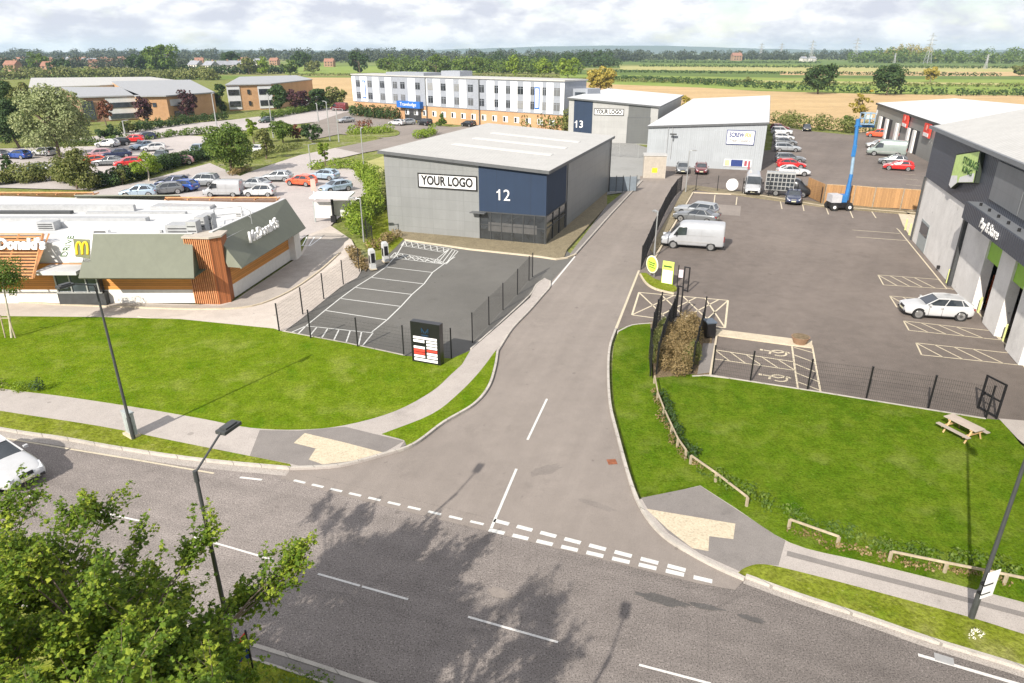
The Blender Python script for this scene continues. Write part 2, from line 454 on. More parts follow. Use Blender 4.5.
def field_mat(name, a, b, line=None):
    n = N(name); v = n.pos(True); f = n.noise(v, .03, 4, .6); g = n.noise(v, .5, 4, .7)
    h = n.noise(n.pos(True, (.02, .35, 1)), 1.0, 3)
    c = n.ramp(f, [(.3, a), (.7, b)])
    c = n.mix(1.0, c, n.ramp(g, [(.3, (.82,)*3), (.7, (1.05,)*3)]), 'MULTIPLY')
    c = n.mix(1.0, c, n.ramp(h, [(.35, (.84,)*3), (.65, (1.05,)*3)]), 'MULTIPLY')
    n.base(c); n.b.inputs['Roughness'].default_value = 1; n.b.inputs['Specular IOR Level'].default_value = .05
    n.bump(g, .4, .2)
    return n.m
M['stubble'] = field_mat('stubble_field', (.44,.31,.165), (.53,.385,.21))
M['pasture'] = field_mat('pasture', (.17,.25,.05), (.27,.32,.09))
M['meadow'] = field_mat('dry_meadow', (.33,.33,.13), (.44,.40,.18))
M['crop'] = field_mat('dark_crop', (.10,.16,.045), (.15,.20,.06))
# fields, far to near
sheet('far_field', GG([(760,57.2),(1120,57),(1120,60),(740,60)]), -.30, M['pasture'])
sheet('far_field', GG([(470,60),(640,59.5),(900,61),(1400,62),(1400,66),(900,65.5),(640,64.5),(470,63)]), -.295, M['crop'])
sheet('far_field', GG([(640,64.2),(820,64.6),(820,66.3),(640,66)]), -.29, M['pasture'])
sheet('far_field', GG([(620,66),(800,66.5),(1400,68),(1400,72),(960,72),(780,71),(620,69.5)]), -.285, M['meadow'])
sheet('far_field', GG([(285,66),(480,66),(480,73),(285,74)]), -.28, M['pasture'])
sheet('far_field', GG([(560,69.5),(780,71),(960,72),(1400,73),(1400,80),(1000,79),(780,77),(560,74)]), -.275, M['crop'])
sheet('far_field', GG([(780,71.2),(960,71.4),(1100,72),(1100,76),(950,75.6),(780,74.6)]), -.27, M['stubble'])
sheet('pasture_field', GG([(560,73.5),(800,78),(1400,81),(1400,95),(1000,93.5),(880,92.5),(760,90),(600,84),(560,80)]), -.265, M['pasture'])
sheet('pasture_field', GG([(640,78),(800,80.5),(1000,82.5),(1000,84.5),(800,82.4),(640,79.8)]), -.26, M['meadow'])
sheet('stubble_field', GG([(296,77),(420,77.5),(560,78),(600,83.5),(700,87),(760,90.5),(880,93.5),(1000,94.5),(1500,97),(1500,150),(860,138),(760,130),(600,124),(560,114),(345,105),(296,98)]), -.25, M['stubble'])

# local ground: everything between the plots is planted verge
sheet('estate_ground', GG([(-420,360),(-420,118),(-60,80),(296,79),(300,99),(345,105),(570,113),(655,120),(768,123),(870,132.5),(940,136),(1500,230),(1500,700),(1024,1500),(0,1500),(-420,900)]), -.12, M['roughgrass'])

# main road
far_L = [(-330,372),(-160,402),(0,431),(60,440),(120,450.5),(200,462),(290,470.5)]
far_R = [(745,579),(800,599),(870,622),(930,643),(1024,672),(1120,706),(1230,750)]
FARL = smooth_px(far_L, 5); FARR = smooth_px(far_R, 5)
mid = smooth_px([(290,470.5),(350,484),(420,499),(490,515),(560,531),(620,546),(680,562),(745,579)], 3)
FARALL = FARL + mid[1:-1] + FARR
near_ref = G(270, 650)
dmin = min((p - near_ref).length for p in FARALL)
NEAR = offset_line(FARALL, -dmin)
road_poly = FARALL + NEAR[::-1]
sheet('main_road', road_poly, 0.0, M['main'])

# access road with its bell mouth
LK = smooth_px([(290,470.5),(340,467.5),(385,456),(415,446),(445,424),(475,406),(490,388),(496.5,368),(499,352)], 5)   # left radius
LK2 = smooth_px([(499,352),(513,330),(530,312),(543,297),(550.5,288),(551,282)], 4)
LK3 = GG([(575,256),(588,242),(612,214),(640,184)])
RK = smooth_px([(745,579),(722,569),(695,555),(665,536),(645,512),(632,482),(619,436),(611.5,405),(609.5,372),(611,348),(617,330)], 5)
RK2 = GG([(617,331),(639,271)])
side_poly = LK + LK2[1:] + LK3 + GG([(640,176),(690,176),(684,190),(662,225),(639,271)]) + [p for p in RK2[:1]] + RK[::-1]
sheet('access_road', side_poly, .004, M['side'])
# bell mouth overlap of the fresh surface onto the main road
mouth = GG([(300,476),(340,488),(420,506),(488,523),(489,529),(712,582),(735,577),(690,562),(560,528),(420,496),(340,479)])
sheet('access_road_mouth', [p for p in GG([(290,471),(745,579),(735,590),(700,584),(470,527),(380,505),(310,487),(280,478)])], .008, M['side'])

# yard on the right
sheet('yard', GG([(617,331),(639,271),(662,225),(684,190),(650,176),(652,160),(771,150),(775,126),(810,131),(852,135),(905,120),(1200,140),(1500,300),(1400,520),(1024,432),(985,421),(900,407),(820,394),(745,383),(710,376),(700,328)]), .002, M['yard'])
# unit 12 parking court
court = GG([(283,331),(348,283),(400,238),(430,228),(560,247),(575,256),(551,283),(530,299),(500,326),(470,352),(452,360),(405,356),(345,343)])
sheet('parking_court', court, .003, M['bayfloor'])
sheet('unit_forecourt', GG([(598,196),(640,190),(655,176),(655,150),(610,136),(560,140),(560,150),(606,156)]), .001, M['forecourt'])

# raised ground: lawns, verges, footways (kerb height .1)
left_foot_top = [(-330,340),(-100,374),(0,390),(60,397.5),(130,408),(200,420),(250,429.5),(300,431.5),(345,427),(395,413),(432,393),(450,377),(462,366)]
LFT = smooth_px(left_foot_top, 4)
lawn = LFT + GG([(470,352.3),(452,360.2),(405,357.5),(345,344.5),(283,333),(274,330),(180,320.5),(100,318.5),(0,317.5),(-330,312)])
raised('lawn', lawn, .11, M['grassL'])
FB = smooth_px([(-330,357),(-100,395),(0,412.5),(100,428),(180,444),(240,456),(290,466)], 4)
raised('grass_verge', FB + offset_line(FARL, .16)[::-1], .11, M['verge'])
# footway between: up to strip beside the access road
TIP = smooth_px([(498,349),(480,373),(459,395),(432,416),(382,436)], 4)
foot_poly = LFT + GG([(470,352),(500,326),(530,299),(536,286),(545,279.5)]) + LK2[::-1] + TIP + GG([(405,442.5)]) + \
            [p for p in LK if p.x < G(405,445).x - .05][::-1] + FB[::-1]
raised('footway', foot_poly, .10, M['foot'])
LKb = [p for p in LK if p.x > G(408,444).x]
raised('grass_strip', TIP[1:] + GG([(404,441.5)]) + offset_line(LKb, .16), .115, M['grassL'])
raised('footway', GG([(378,435.5),(395,439),(404,442),(410,443.5),(404,448),(388,453),(370,450)]), .0985, M['foot2'])
# darker crossing apron and the blister paving
sheet('crossing_apron', GG([(260,432),(300,432.5),(345,428.5),(404,443),(386,453.5),(345,465.5),(300,468),(290,465.5),(250,458)]), .104, M['foot2'])
sheet('tactile_paving', GG([(305,435),(345,444.5),(383,454.5),(352,463),(323,466.5),(309,461.5),(316,450.5),(294,445)]), .108, M['tactile'])

# right side
PT = smooth_px([(700,487.5),(735,510),(790,545),(860,563),(940,583),(1024,605),(1120,632),(1230,665)], 4)  # top of path
PB = smooth_px([(738,575),(745,570),(760,566.5),(786,571),(860,590),(968,619.5),(1024,637),(1120,665),(1230,700)], 4)
RKg = [p for p in RK if p.y > G(640,500).y]
fence_line = GG([(652,380),(690,376),(745,382.5),(820,394),(900,407),(985,420.5)])
lawnR = offset_line(RKg, -.16) + GG([(632,326),(650,324)]) + fence_line + GG([(1001,422),(1015,440),(1024,452),(1230,470)]) + PT[::-1]
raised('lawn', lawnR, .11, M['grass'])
foot_r = PT + PB[::-1] + [p for p in RK if p.y <= G(640,500).y][::1]
raised('footway', foot_r, .10, M['foot'])
sheet('crossing_apron', GG([(641,500),(700,488),(735,511),(785,543),(778,568),(760,566),(739,573.5),(700,556),(668,535),(648,512)]), .104, M['foot2'])
sheet('tactile_paving', GG([(646,511),(735,526),(733,541.5),(709,538.5),(708,553.5),(692,550.5),(668,532)]), .108, M['tactile'])
raised('grass_verge', PB + offset_line(FARR, .16)[::-1], .11, M['verge'])
sheet('path_repair', GG([(787,553),(850,570),(940,593),(1024,615),(1120,640),(1120,645),(1024,620),(940,598),(850,575),(786,558)]), .106, M['foot2'])
sheet('path', GG([(998,420.5),(1040,424),(1230,440),(1230,472),(1030,452),(1017,441)]), .118, M['foot'])
raised('planting_bed', GG([(650,323),(700,322),(712,330),(710,375),(692,377),(654,381)]), .105, M['soil'])
sheet('side_path', GG([(703,345),(715,345),(711,374),(697,376)]), .112, M['foot2'])
raised('grass_island', smooth_px([(640,274),(645,282),(655,288),(674,292),(676,288),(668,284),(655,280),(646,274)], 3), .11, M['verge'])
raised('kerb_strip', GG([(654,256),(693,191),(696,190),(820,207),(920,216),(920,212),(820,203),(695,186),(686,186),(650,250)]), .10, M['gravel'])
# yard forecourt kerbs of pale concrete
strip('kerb', GG([(655,258),(693,193),(760,196),(820,206),(917,214)]), .18, -.1, .13, M['paving'])
strip('kerb', GG([(940,238),(905,212)]), .3, -.1, .1, M['paving'])
raised('paved_apron', GG([(897,211),(920,210),(912,240),(903,226)]), .06, M['paving'])
raised('paved_strip', GG([(716,330),(812,342),(812,348.5),(791,346),(717,336)]), .08, M['paving'])

# kerbs
KB = dict(w=.13, z0=-.1, z1=.125)
strip('kerb', offset_line(FARL, .08), mat=M['kerb'], **KB)
strip('kerb', offset_line(LK, .08), mat=M['kerb'], **KB)
strip('kerb', offset_line(LK2, .08), mat=M['kerb'], **KB)
strip('kerb', offset_line(RK, .08), mat=M['kerb'], **KB)
strip('kerb', offset_line(FARR, .08), mat=M['kerb'], **KB)
strip('kerb', offset_line(GG([(575,256),(612,214),(640,184),(643,181)]), .08), mat=M['kerb'], **KB)
M['channel'] = ground_mat('pale_road_channel', (.36,.325,.295), (.44,.40,.365), fine=22, speck=.35, patch=.25)
CH = [p for p in FARL if p.x > -60]
sheet('road_channel', offset_line(CH, .02) + offset_line(CH, -.42)[::-1], .009, M['channel'])
CH2 = FARR
sheet('road_channel', offset_line(CH2, .02) + offset_line(CH2, -.25)[::-1], .009, M['channel'])
NK = offset_line(NEAR, -.08)
strip('kerb', NK, mat=M['kerb'], **KB)
NC = []
for p in NEAR:
    if -45 < p.x < 9 and (not NC or p.x > NC[-1].x + .6): NC.append(p)
nf = offset_line(NC, -.47); nearfoot = offset_line(NC, -.15)
raised('footway', nearfoot + nf[::-1], .10, M['foot2'])
strip('kerb', offset_line(NC, -.51), .07, -.1, .12, M['kerb'])
NVo = offset_line(NC, -.55)
raised('grass_verge', NVo + [Vector((NVo[-1].x+.5, -12, 0)), Vector((NVo[0].x-1, -12, 0))], .11, M['verge'])
strip('kerb', GG([(405,356.8),(345,344),(283,332.4)]), .06, -.1, .13, M['kerb'])
strip('kerb', GG([(985,420.7),(900,407),(820,394),(745,382.5),(710,377),(692,378)]), .10, -.1, .14, M['kerb'])
strip('kerb', smooth_px([(545,279.5),(536,286),(530,296),(500,324),(471,350)], 3), .10, -.1, .12, M['kerb'])
strip('kerb', GG([(405,240.5),(470,250),(540,257.5),(556,260),(567,258.5),(576,255)]), .16, -.1, .13, M['paving'])
raised('gravel_margin', GG([(405,240),(470,249.5),(540,257),(556,259.5),(564,258),(567,250),(607,206),(607,190),(545,244),(480,239),(389,230)]), .09, M['gravel'])
raised('footway', GG([(570,255),(575,256.5),(612,214.5),(640,184.5),(634,184.5),(607,206)]), .105, M['foot2'])
strip('kerb', smooth_px([(640,275),(646,284),(656,290),(674,294.5)], 3), .12, -.1, .13, M['paving'])
strip('kerb', smooth_px([(652,324.5),(632,326.5),(618,333)], 3), .12, -.1, .12, M['kerb'])
strip('kerb', GG([(710,376),(717,334)]), .12, -.1, .13, M['paving'])

# ------------------------------------------------------------------ painted markings
def marking(name, segs, z, mat, w=.1, world=False):
    mb = MB()
    for s in segs:
        P = s if world else GG(s)
        for a, b in zip(P[:-1], P[1:]):
            d = Vector((b.x-a.x, b.y-a.y, 0)); d.normalize(); q = Vector((-d.y, d.x, 0)) * w/2
            mb.add([a-q, b-q, b+q, a+q], [(0,1,2,3)])
    c = (sum(v[0] for v in mb.v)/len(mb.v), sum(v[1] for v in mb.v)/len(mb.v))
    mb.v = [(v[0]-c[0], v[1]-c[1], 0) for v in mb.v]
    return S(name, mb, mat, loc=(c[0], c[1], z))
marking('centre_line', [[(-60,476),(-28,483)],[(6,490.5),(32,497)],[(80,508),(142,521.5)],[(194,537),(273,560)],[(318,574),(360,586)],[(362,586.6),(408,599.5)],[(468,617),(558,642.5)],[(639,665),(711,684)],[(780,702),(850,722)]], .012, M['white'], .085)
ang0 = [G(296,481), G(488,524)]
def dashes(name, a, b, n, fill, w, mat, z=.014):
    segs = []
    for k in range(n):
        t0 = k/n; t1 = t0 + fill/n; segs.append([a.lerp(b, t0), a.lerp(b, t1)])
    return marking(name, segs, z, mat, w, True)
dashes('give_way_line', G(294,480.5), G(492,526.5), 10, .62, .13, M['newwhite'])
dashes('give_way_line', G(489,530), G(722,584), 9, .66, .20, M['newwhite'])
dashes('give_way_line', G(494,520.5), G(695,573), 8, .66, .20, M['newwhite'])
marking('centre_line', [[(491,529),(516.5,469)],[(527.5,440),(547,399)]], .014, M['newwhite'], .11)
marking('edge_line', [[(-200,408),(-100,421),(0,437.5),(60,447.5),(130,459),(214,473.5)]], .012, M['edge'], .10)
marking('edge_line', [[(240,477.5),(262,480)],[(918,655),(1024,686),(1100,712)]], .012, M['white'], .12)
marking('edge_line', [[(639,270.5),(615,331)]], .012, M['edge'], .16)
marking('edge_line', [[(575,256.5),(540,299)]], .012, M['white'], .14)
# bays of the parking court
A0, A1, B0, B1 = G(405,241), G(306,326), G(452,262), G(372,332)
segs = []
LY = [(397,254.5),(386,267),(371,277.5),(355,287.5),(340,298.5),(325,310.5),(306,326)]
RY = [(444,264),(432.5,272.5),(424,284),(412,294.5),(401,306.5),(387,320),(372,332)]
for a, b in zip(LY, RY): segs.append([a, b])
segs.append([(405,241)] + LY); segs.append([(455,257)] + RY)
marking('parking_bay_lines', segs[:6] + segs[7:], .010, M['newwhite'], .09)
# hatched areas
def hatch(name, quad, n, mat, z, w=.08, cross=False, border=True, slant=.25):
    q = GG(quad); segs = []
    if border: segs += [[q[0], q[1]], [q[1], q[2]], [q[2], q[3]], [q[3], q[0]]]
    lo = lambda t: q[0].lerp(q[1], min(1, max(0, t))); hi = lambda t: q[3].lerp(q[2], min(1, max(0, t)))
    for k in range(n + 1):
        t = k / n
        if t + slant <= 1.001: segs.append([lo(t) , hi(t + slant)]) if not cross else None
        if not cross: continue
        segs.append([lo(t), hi(min(1, t + slant))]) if t + slant <= 1.001 else None
        segs.append([lo(min(1, t + slant)), hi(t)]) if t + slant <= 1.001 else None
    return marking(name, segs, z, mat, w, True)
hatch('hatched_marking', [(306,326),(373,333),(362,346.5),(288,334)], 6, M['newwhite'], .010, .09, slant=.12)
hatch('hatched_marking', [(405,241),(450,248.5),(444,252.5),(401,245.5)], 7, M['newwhite'], .0105, .08, cross=True, slant=.14)
hatch('hatched_marking', [(395,252.5),(436,259.5),(443,264.3),(390,257.5)], 6, M['newwhite'], .011, .08, cross=True, slant=.16)
hatch('hatched_marking', [(450,248.5),(458,251.5),(446,264.5),(437,259)], 3, M['newwhite'], .0115, .08, slant=.3)
hatch('box_marking', [(632,315),(725,328),(728,300.5),(639,292.5)], 1, M['cream'], .012, .13, slant=2)
q = GG([(632,315),(725,328),(728,300.5),(639,292.5)])
def crossbox(q, n, w, z, mat):
    segs = []
    for k in range(n):
        for a, b in ((k, k+1.6), (k+1.6, k)):
            ta, tb = a/n, b/n
            segs.append([q[0].lerp(q[1], min(1, ta)), q[3].lerp(q[2], min(1, tb))])
    return marking('box_marking', segs, z, mat, w, True)
crossbox(q, 4, .11, .0125, M['cream'])
# bays in front of the storage building
for qd in ([(878,275),(883.5,285),(947,289),(938.5,279.5)], [(889.7,296),(897,307.5),(966,314),(955,302)],
           [(903.5,321),(909,330.5),(1000,340),(992,331)], [(916,343),(921.5,355),(1022,365.5),(1012,353.5)]):
    hatch('hatched_marking', [qd[0], qd[3], qd[2], qd[1]], 5, M['cream'], .012, .09, slant=.22)
marking('parking_bay_lines', [[(896.7,228.5),(899,230.5),(946,288),(959,290.5),(1020,361),(1036,382),(1060,414)], [(852,230),(900,233.6)], [(856,237),(906.6,240.7)]], .0125, M['cream'], .11)
marking('parking_bay_lines', [[(802,202),(804,211)],[(825,205),(828.6,214.5)],[(850,211),(853,218)],[(871,210.5),(876,218)],[(715,195),(714,203)],[(737,197),(736,205)],[(780,200),(782,209)]], .0125, M['cream'], .11)
marking('parking_bay_lines', [[(916,175),(902,174)],[(918,180),(904,179)],[(921,186),(906,184.5)],[(890,170),(878,169)]], .0125, M['cream'], .11)
# accessible bays
marking('parking_bay_lines', [[(715,350),(794,362)],[(714,359),(795,370.5)],[(792,346.5),(794,362),(795,370.5),(798,389)],[(812,345),(820.5,392)]], .0125, M['cream'], .10)
hatch('hatched_marking', [(715,350),(794,362),(795,370.5),(714,359)], 5, M['cream'], .012, .08, border=False, slant=.2)
marking('hatched_marking', [[(794,347.5),(813.5,353)],[(794,355),(815.5,363)],[(795,364),(817.5,373)],[(796,373),(819,382)],[(798,382),(820,390.5)]], .012, M['cream'], .09)
def wheelchair(px, py):
    c = G(px, py); mb = []
    ax = (G(px+6, py+.9) - c); ax.normalize(); ay = Vector((-ax.y, ax.x, 0))
    W = lambda x, y: c + ax*x + ay*y
    ring = [W(.42*cos(t*pi/9)+.1, .42*sin(t*pi/9)*1.0) for t in range(-6, 9)]
    segs = [ring, [W(.1,.0), W(-.35,.12), W(-.75,.12)], [W(-.35,.12), W(-.4,-.32)], [W(.1,.05), W(.55,.35), W(.7,.2)]]
    marking('wheelchair_symbol', segs, .012, M['cream'], .12, True)
    marking('wheelchair_symbol', [[W(-.98,.12), W(-.8,.12)]], .012, M['cream'], .22, True)
wheelchair(777, 353); wheelchair(777, 378)
# worn patches, drains, covers
M['side2'] = ground_mat('resurfaced_strip', (.205,.18,.163), (.24,.212,.192), fine=30, speck=.25, patch=.2)
M['patch'] = ground_mat('asphalt_repair', (.10,.095,.09), (.13,.122,.118), fine=24, speck=.3, patch=.3)
def blob(name, px, py, rx, ry, m, z, seed, rot=0):
    rr = random.Random(seed); c = G(px, py); P = []
    for k in range(22):
        a = 2*pi*k/22; r = rr.uniform(.72, 1.1); x, y = cos(a)*rx*r, sin(a)*ry*r; P.append(Vector((c.x + x*cos(rot)-y*sin(rot), c.y + x*sin(rot)+y*cos(rot), 0)))
    return sheet(name, P, z, m)
blob('road_patch', 662, 600, .95, .22, M['patch'], .0135, 1, -.35)
blob('road_patch', 706, 607, .6, .12, M['patch'], .0135, 2, -.3)
blob('road_patch', 752, 619, .45, .13, M['patch'], .0135, 3, -.4)
blob('road_patch', 545, 470, .9, .35, M['side2'], .0066, 7, .5)
blob('road_patch', 596, 505, .9, .2, M['side2'], .0067, 8, -.5)
blob('road_patch', 500, 593, .5, .22, M['side'], .0135, 4, -.3)
sheet('road_patch', GG([(702,203),(741,206),(740,216),(700,213)]), .0055, M['side'])
M['rust'] = plain('rusty_iron', (.25,.09,.045), .8, .2, .3, 5)
M['tar'] = ground_mat('tar_band', (.12,.11,.105), (.15,.14,.13), fine=24, speck=.3, patch=.2)

# ------------------------------------------------------------------ left/right estate units
M['cladgrey'] = clad_mat('light_grey_cladding', (.232,.240,.240), .95, 3.3, .80)
M['cladblue'] = clad_mat('navy_blue_cladding', (.010,.026,.060), 0, 3.3, .6, rough=.75, metal=0)
M['clad13'] = clad_mat('pale_grey_cladding', (.36,.36,.355), 1.2, 4.0, .85)
M['cladscrew'] = clad_mat('pale_blue_grey_cladding', (.36,.385,.41), 1.5, 3.0, .93, fine=.3)
M['claddark'] = clad_mat('charcoal_corrugated_cladding', (.062,.070,.092), 0, 0, .8, fine=.35)
M['cladmid'] = clad_mat('mid_grey_cladding', (.17,.18,.195), 1.1, 3.0, .85)
M['roofgrey'] = clad_mat('light_grey_roof_sheet', (.42,.415,.40), 0, 1.0, .93, rough=.7, fine=.5, metal=0)
M['roofwhite'] = clad_mat('white_roof_sheet', (.60,.61,.62), 0, 1.0, .93, rough=.55)
M['rooflight'] = plain('translucent_rooflight', (.50,.50,.48), .5, 0, .05)
M['trim'] = plain('dark_grey_trim', (.10,.105,.11), .5, .1)
M['blockwall'] = ground_mat('painted_blockwork', (.70,.68,.655), (.77,.75,.725), big=.4, mid=.8, fine=10, speck=.06, patch=.10)
M['glass'] = glass_mat('tinted_window_glass', (.045,.055,.07))
M['glassdark'] = glass_mat('dark_glazing', (.028,.032,.036))
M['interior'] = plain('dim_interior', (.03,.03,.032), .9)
M['shutter'] = clad_mat('dark_grey_shutter', (.115,.12,.12), .3, 0, .8)
M['green'] = plain('lime_green_panel', (.27,.50,.05), .5, 0, .06)
M['bol'] = plain('yellow_green_paint', (.56,.60,.24), .5, 0, .06)
M['red'] = plain('red_sign', (.72,.05,.03), .5)
M['navy'] = plain('navy_letters', (.02,.04,.16), .5)
M['bluesign'] = plain('blue_sign', (.02,.12,.42), .5)
M['blackpaint'] = plain('black_paint', (.015,.015,.015), .6)
M['plinth'] = plain('white_plinth', (.66,.64,.60), .8, 0, .06)
M['orangepanel'] = wood_mat('orange_timber_boarding', (.58,.26,.06), False, .16, .12)
M['tower'] = wood_mat('red_brown_timber', (.38,.13,.045), True, .16, .3)
M['batten'] = plain('orange_batten', (.55,.27,.12), .75, 0, .2)
M['greenroof'] = clad_mat('sage_green_roof', (.150,.160,.120), 0, 2.4, .93, rough=.55)
M['flatroof'] = plain('white_membrane', (.50,.505,.51), .7, 0, .12, .5)
M['brickor'] = ground_mat('orange_brick', (.44,.26,.14), (.52,.32,.18), big=.3, mid=1.5, fine=7, speck=.12, patch=.12)
M['metalgrey'] = plain('equipment_grey', (.40,.41,.42), .5, .3)
M['yellow'] = plain('yellow_sign', (.85,.60,.02), .5)
M['cream2'] = plain('beige_render', (.40,.36,.31), .8)

def roof_slab(mb, W, D, hl, hr, over=.35, th=.2, x0=0, y0=0):
    k = (hr - hl) / W
    z = lambda x: hl + k*(x - x0) + .02
    a, b = x0 - over, x0 + W + over
    mb.slab([(a, y0-over, z(a)+th), (b, y0-over, z(b)+th), (b, y0+D+over, z(b)+th), (a, y0+D+over, z(a)+th)], th)

def shed(name, label, fr, W, D, hl, hr, wall, roofm, trim_over=.35, cat='building'):
    t = thing(name, label, cat, fr.o, fr.a)
    mb = MB(); mb.prism([(0,0),(W,0),(W,D),(0,D)], -.12, [hl, hr, hr, hl], True)
    mb.build('wall', wall, t)
    mb = MB(); roof_slab(mb, W, D, hl, hr, trim_over)
    r = mb.build('roof', [roofm], t)
    # dark flashing along the two eaves that show
    e = MB(); o = trim_over; k = (hr-hl)/W; zz = lambda x: hl + k*x
    e.slab([(-o-.04, -o-.05, zz(-o)+.23), (W+o+.04, -o-.05, zz(W+o)+.23), (W+o+.04, -o-.05, zz(W+o)-.06), (-o-.04, -o-.05, zz(-o)-.06)], .045)
    e.box((W+o+.03, D/2, zz(W+o)+.085), (.05, D+2*o, .29))
    e.build('fascia', M['trim'], r)
    return t

# ---- unit 12
P = G(545,245); a12 = radians(-19.3)
W12 = (G(389,231) - P).length; D12 = (G(607,191) - P).length
f12 = Frame(P - Vector((cos(a12), sin(a12), 0))*W12, a12)
HL, HR = 7.62, 6.62
M['hglass'] = glass_mat('hotel_window_glass', (.03,.035,.045))
n = N('hotel_window_glass_varied'); oi = n.new('ShaderNodeObjectInfo'); n.base(n.ramp(oi.outputs['Random'], [(0, (.02,.024,.03)), (.6, (.05,.055,.065)), (.8, (.16,.165,.17)), (1, (.30,.30,.30))])); n.b.inputs['Roughness'].default_value = .12; M['hglass'] = n.m
u12 = shed('industrial_unit', 'light grey clad unit 12 with navy blue corner and glazed entrance', f12, W12, D12, HL, HR, M['cladgrey'], M['roofgrey'])
kz = lambda x: HL + (HR-HL)*x/W12
xb = f12.front(480,240)[0]; zg = f12.front(480,211)[1]
yb = f12.side(564,240,W12)[0]
def digit_flag(u, x, z, s):
    mb = MB(); mb.box((x, -.10, z), (s*.30, .05, s*.085), ry=-radians(38)); mb.build('unit_number', M['whitepl'], u)
mb = MB(); mb.prism([(xb,-.06),(W12+.06,-.06),(W12+.06,yb),(W12+.02,yb),(W12+.02,-.02),(xb,-.02)], zg, [kz(xb)-.05, HR-.05, HR-.05, HR-.05, HR-.05, kz(xb)-.05], True)
bp = mb.build('blue_cladding', M['cladblue'], u12)
mb = MB(); mb.b2(xb+.05, W12+.03, -.045, .3, .02, zg-.01); mb.b2(W12-.3, W12+.045, .3, yb-.1, .02, zg-.01)
gl = mb.build('glazing', M['glassdark'], u12)
mb = MB()
for k in range(7):
    x = xb + .05 + (W12 - xb) * k / 6; mb.box((min(x, W12+.0), -.08, zg/2), (.07, .07, zg))
for k in range(4):
    y = yb*k/3; mb.box((W12+.08, y, zg/2), (.07, .07, zg))
mb.b2(xb, W12+.1, -.1, -.05, zg*.55-.03, zg*.55+.03); mb.b2(xb, W12+.1, -.1, -.05, zg-.08, zg+.02)
mb.b2(W12+.05, W12+.1, 0, yb, zg*.55-.03, zg*.55+.03); mb.b2(W12+.05, W12+.12, 0, yb, zg-.08, zg+.02)
mb.build('mullions', M['postgrey'], gl)
mb = MB()  # reception desk level panel and door seen through the corner glazing
mb.b2(xb+.9, W12-.8, -.056, -.048, .9, 1.75)
mb.build('frosted_band', plain('frosted_film', (.085,.085,.085), .3), gl)
mb = MB(); mb.b2(xb-.7, xb+.8, -.8, -.09, 2.62, 2.69); mb.build('door_canopy', M['trim'], u12)
text_mesh('12', 1.45, M['whitepl'], u12, (*[(f12.front(503.5,195.5)[0])], -.10, f12.front(503.5,195.5)[1]), (pi/2, 0, 0), 'unit_number', .05)
digit_flag(u12, f12.front(503.5,195.5)[0]-.48, f12.front(503.5,195.5)[1]+.37, 1.3)
def logo_board(u, fr, q, y, size=None, s='YOUR LOGO'):
    (xa, za), (xc, zc) = fr.front(*q[0]), fr.front(*q[1])
    (xa2, zb) = fr.front(*q[2])
    x0, x1 = xa, xc; zt, zbm = (za + zc)/2, zb
    mb = MB(); mb.b2(x0, x1, y-.03, y+.02, zbm, zt); b = mb.build('logo_board', M['whitepl'], u)
    mb = MB(); w = .10
    mb.b2(x0-.02, x1+.02, y-.06, y, zt-w, zt+.02); mb.b2(x0-.02, x1+.02, y-.06, y, zbm-.02, zbm+w)
    mb.b2(x0-.02, x0+w, y-.061, y, zbm+w, zt-w); mb.b2(x1-w, x1+.02, y-.061, y, zbm+w, zt-w)
    mb.build('border', M['blackpaint'], b)
    text_mesh(s, (zt-zbm)*.86, M['blackpaint'], b, ((x0+x1)/2, y-.05, (zt+zbm)/2), (pi/2, 0, 0), 'lettering', .03, squash=(x1-x0)*.88, bold=.040)
logo_board(u12, f12, [(418,172.5),(477,176.5),(418,187)], -.05)
# rooflights and ridge lines
r12 = [c for c in KIDS(u12) if c.name.startswith('roof')][0]
for j, (p0, p1) in enumerate([((477,142.5),(580,139)),((452,149.5),(560,147)),((430,157),(540,157))][:0] or [(.30,0),(.50,0),(.70,0)]):
    y = D12 * p0; xs0, xs1 = W12*.22, W12*.88
    mb = MB(); mb.slab([(xs0, y-.55, kz(xs0)+.26), (xs1, y-.55, kz(xs1)+.26), (xs1, y+.55, kz(xs1)+.26), (xs0, y+.55, kz(xs0)+.26)], .05)
    mb.build('rooflight', M['rooflight'], r12)
mb = MB(); mb.cyl((W12+.1, D12-.25, 0), (W12+.1, D12-.25, HR), .06); mb.build('downpipe', M['trim'], u12)
mb = MB(); mb.cyl((W12+.1, yb+.3, 0), (W12+.1, yb+.3, HR), .05); mb.build('downpipe', M['trim'], u12)

# ---- unit 13
P13 = G(660,107,6.9); w13 = 17.6
f13 = Frame(P13 - Vector((cos(a12), sin(a12), 0))*(w13+.3) + Vector((-sin(a12), cos(a12), 0))*.35, a12); D13 = 38.5; H13L, H13R = 8.0, 6.85
u13 = shed('industrial_unit', 'pale grey unit 13 with navy panel and tall dark shutter', f13, w13, D13, H13L, H13R, M['clad13'], M['roofwhite'])
k13 = lambda x: H13L + (H13R-H13L)*x/w13
xs = [f13.front(p, 120)[0] for p in (573.7, 592.2, 628, 650)]
mb = MB(); mb.prism([(xs[0],-.06),(xs[1],-.06),(xs[1],-.02),(xs[0],-.02)], 0, [k13(xs[0])-.05, k13(xs[1])-.05, k13(xs[1])-.05, k13(xs[0])-.05])
mb.build('blue_cladding', M['cladblue'], u13)
zs = f13.front(640,117)[1]
mb = MB(); mb.b2(xs[2], xs[3], -.05, -.01, .02, zs-.12); s_ = mb.build('roller_shutter', M['shutter'], u13)
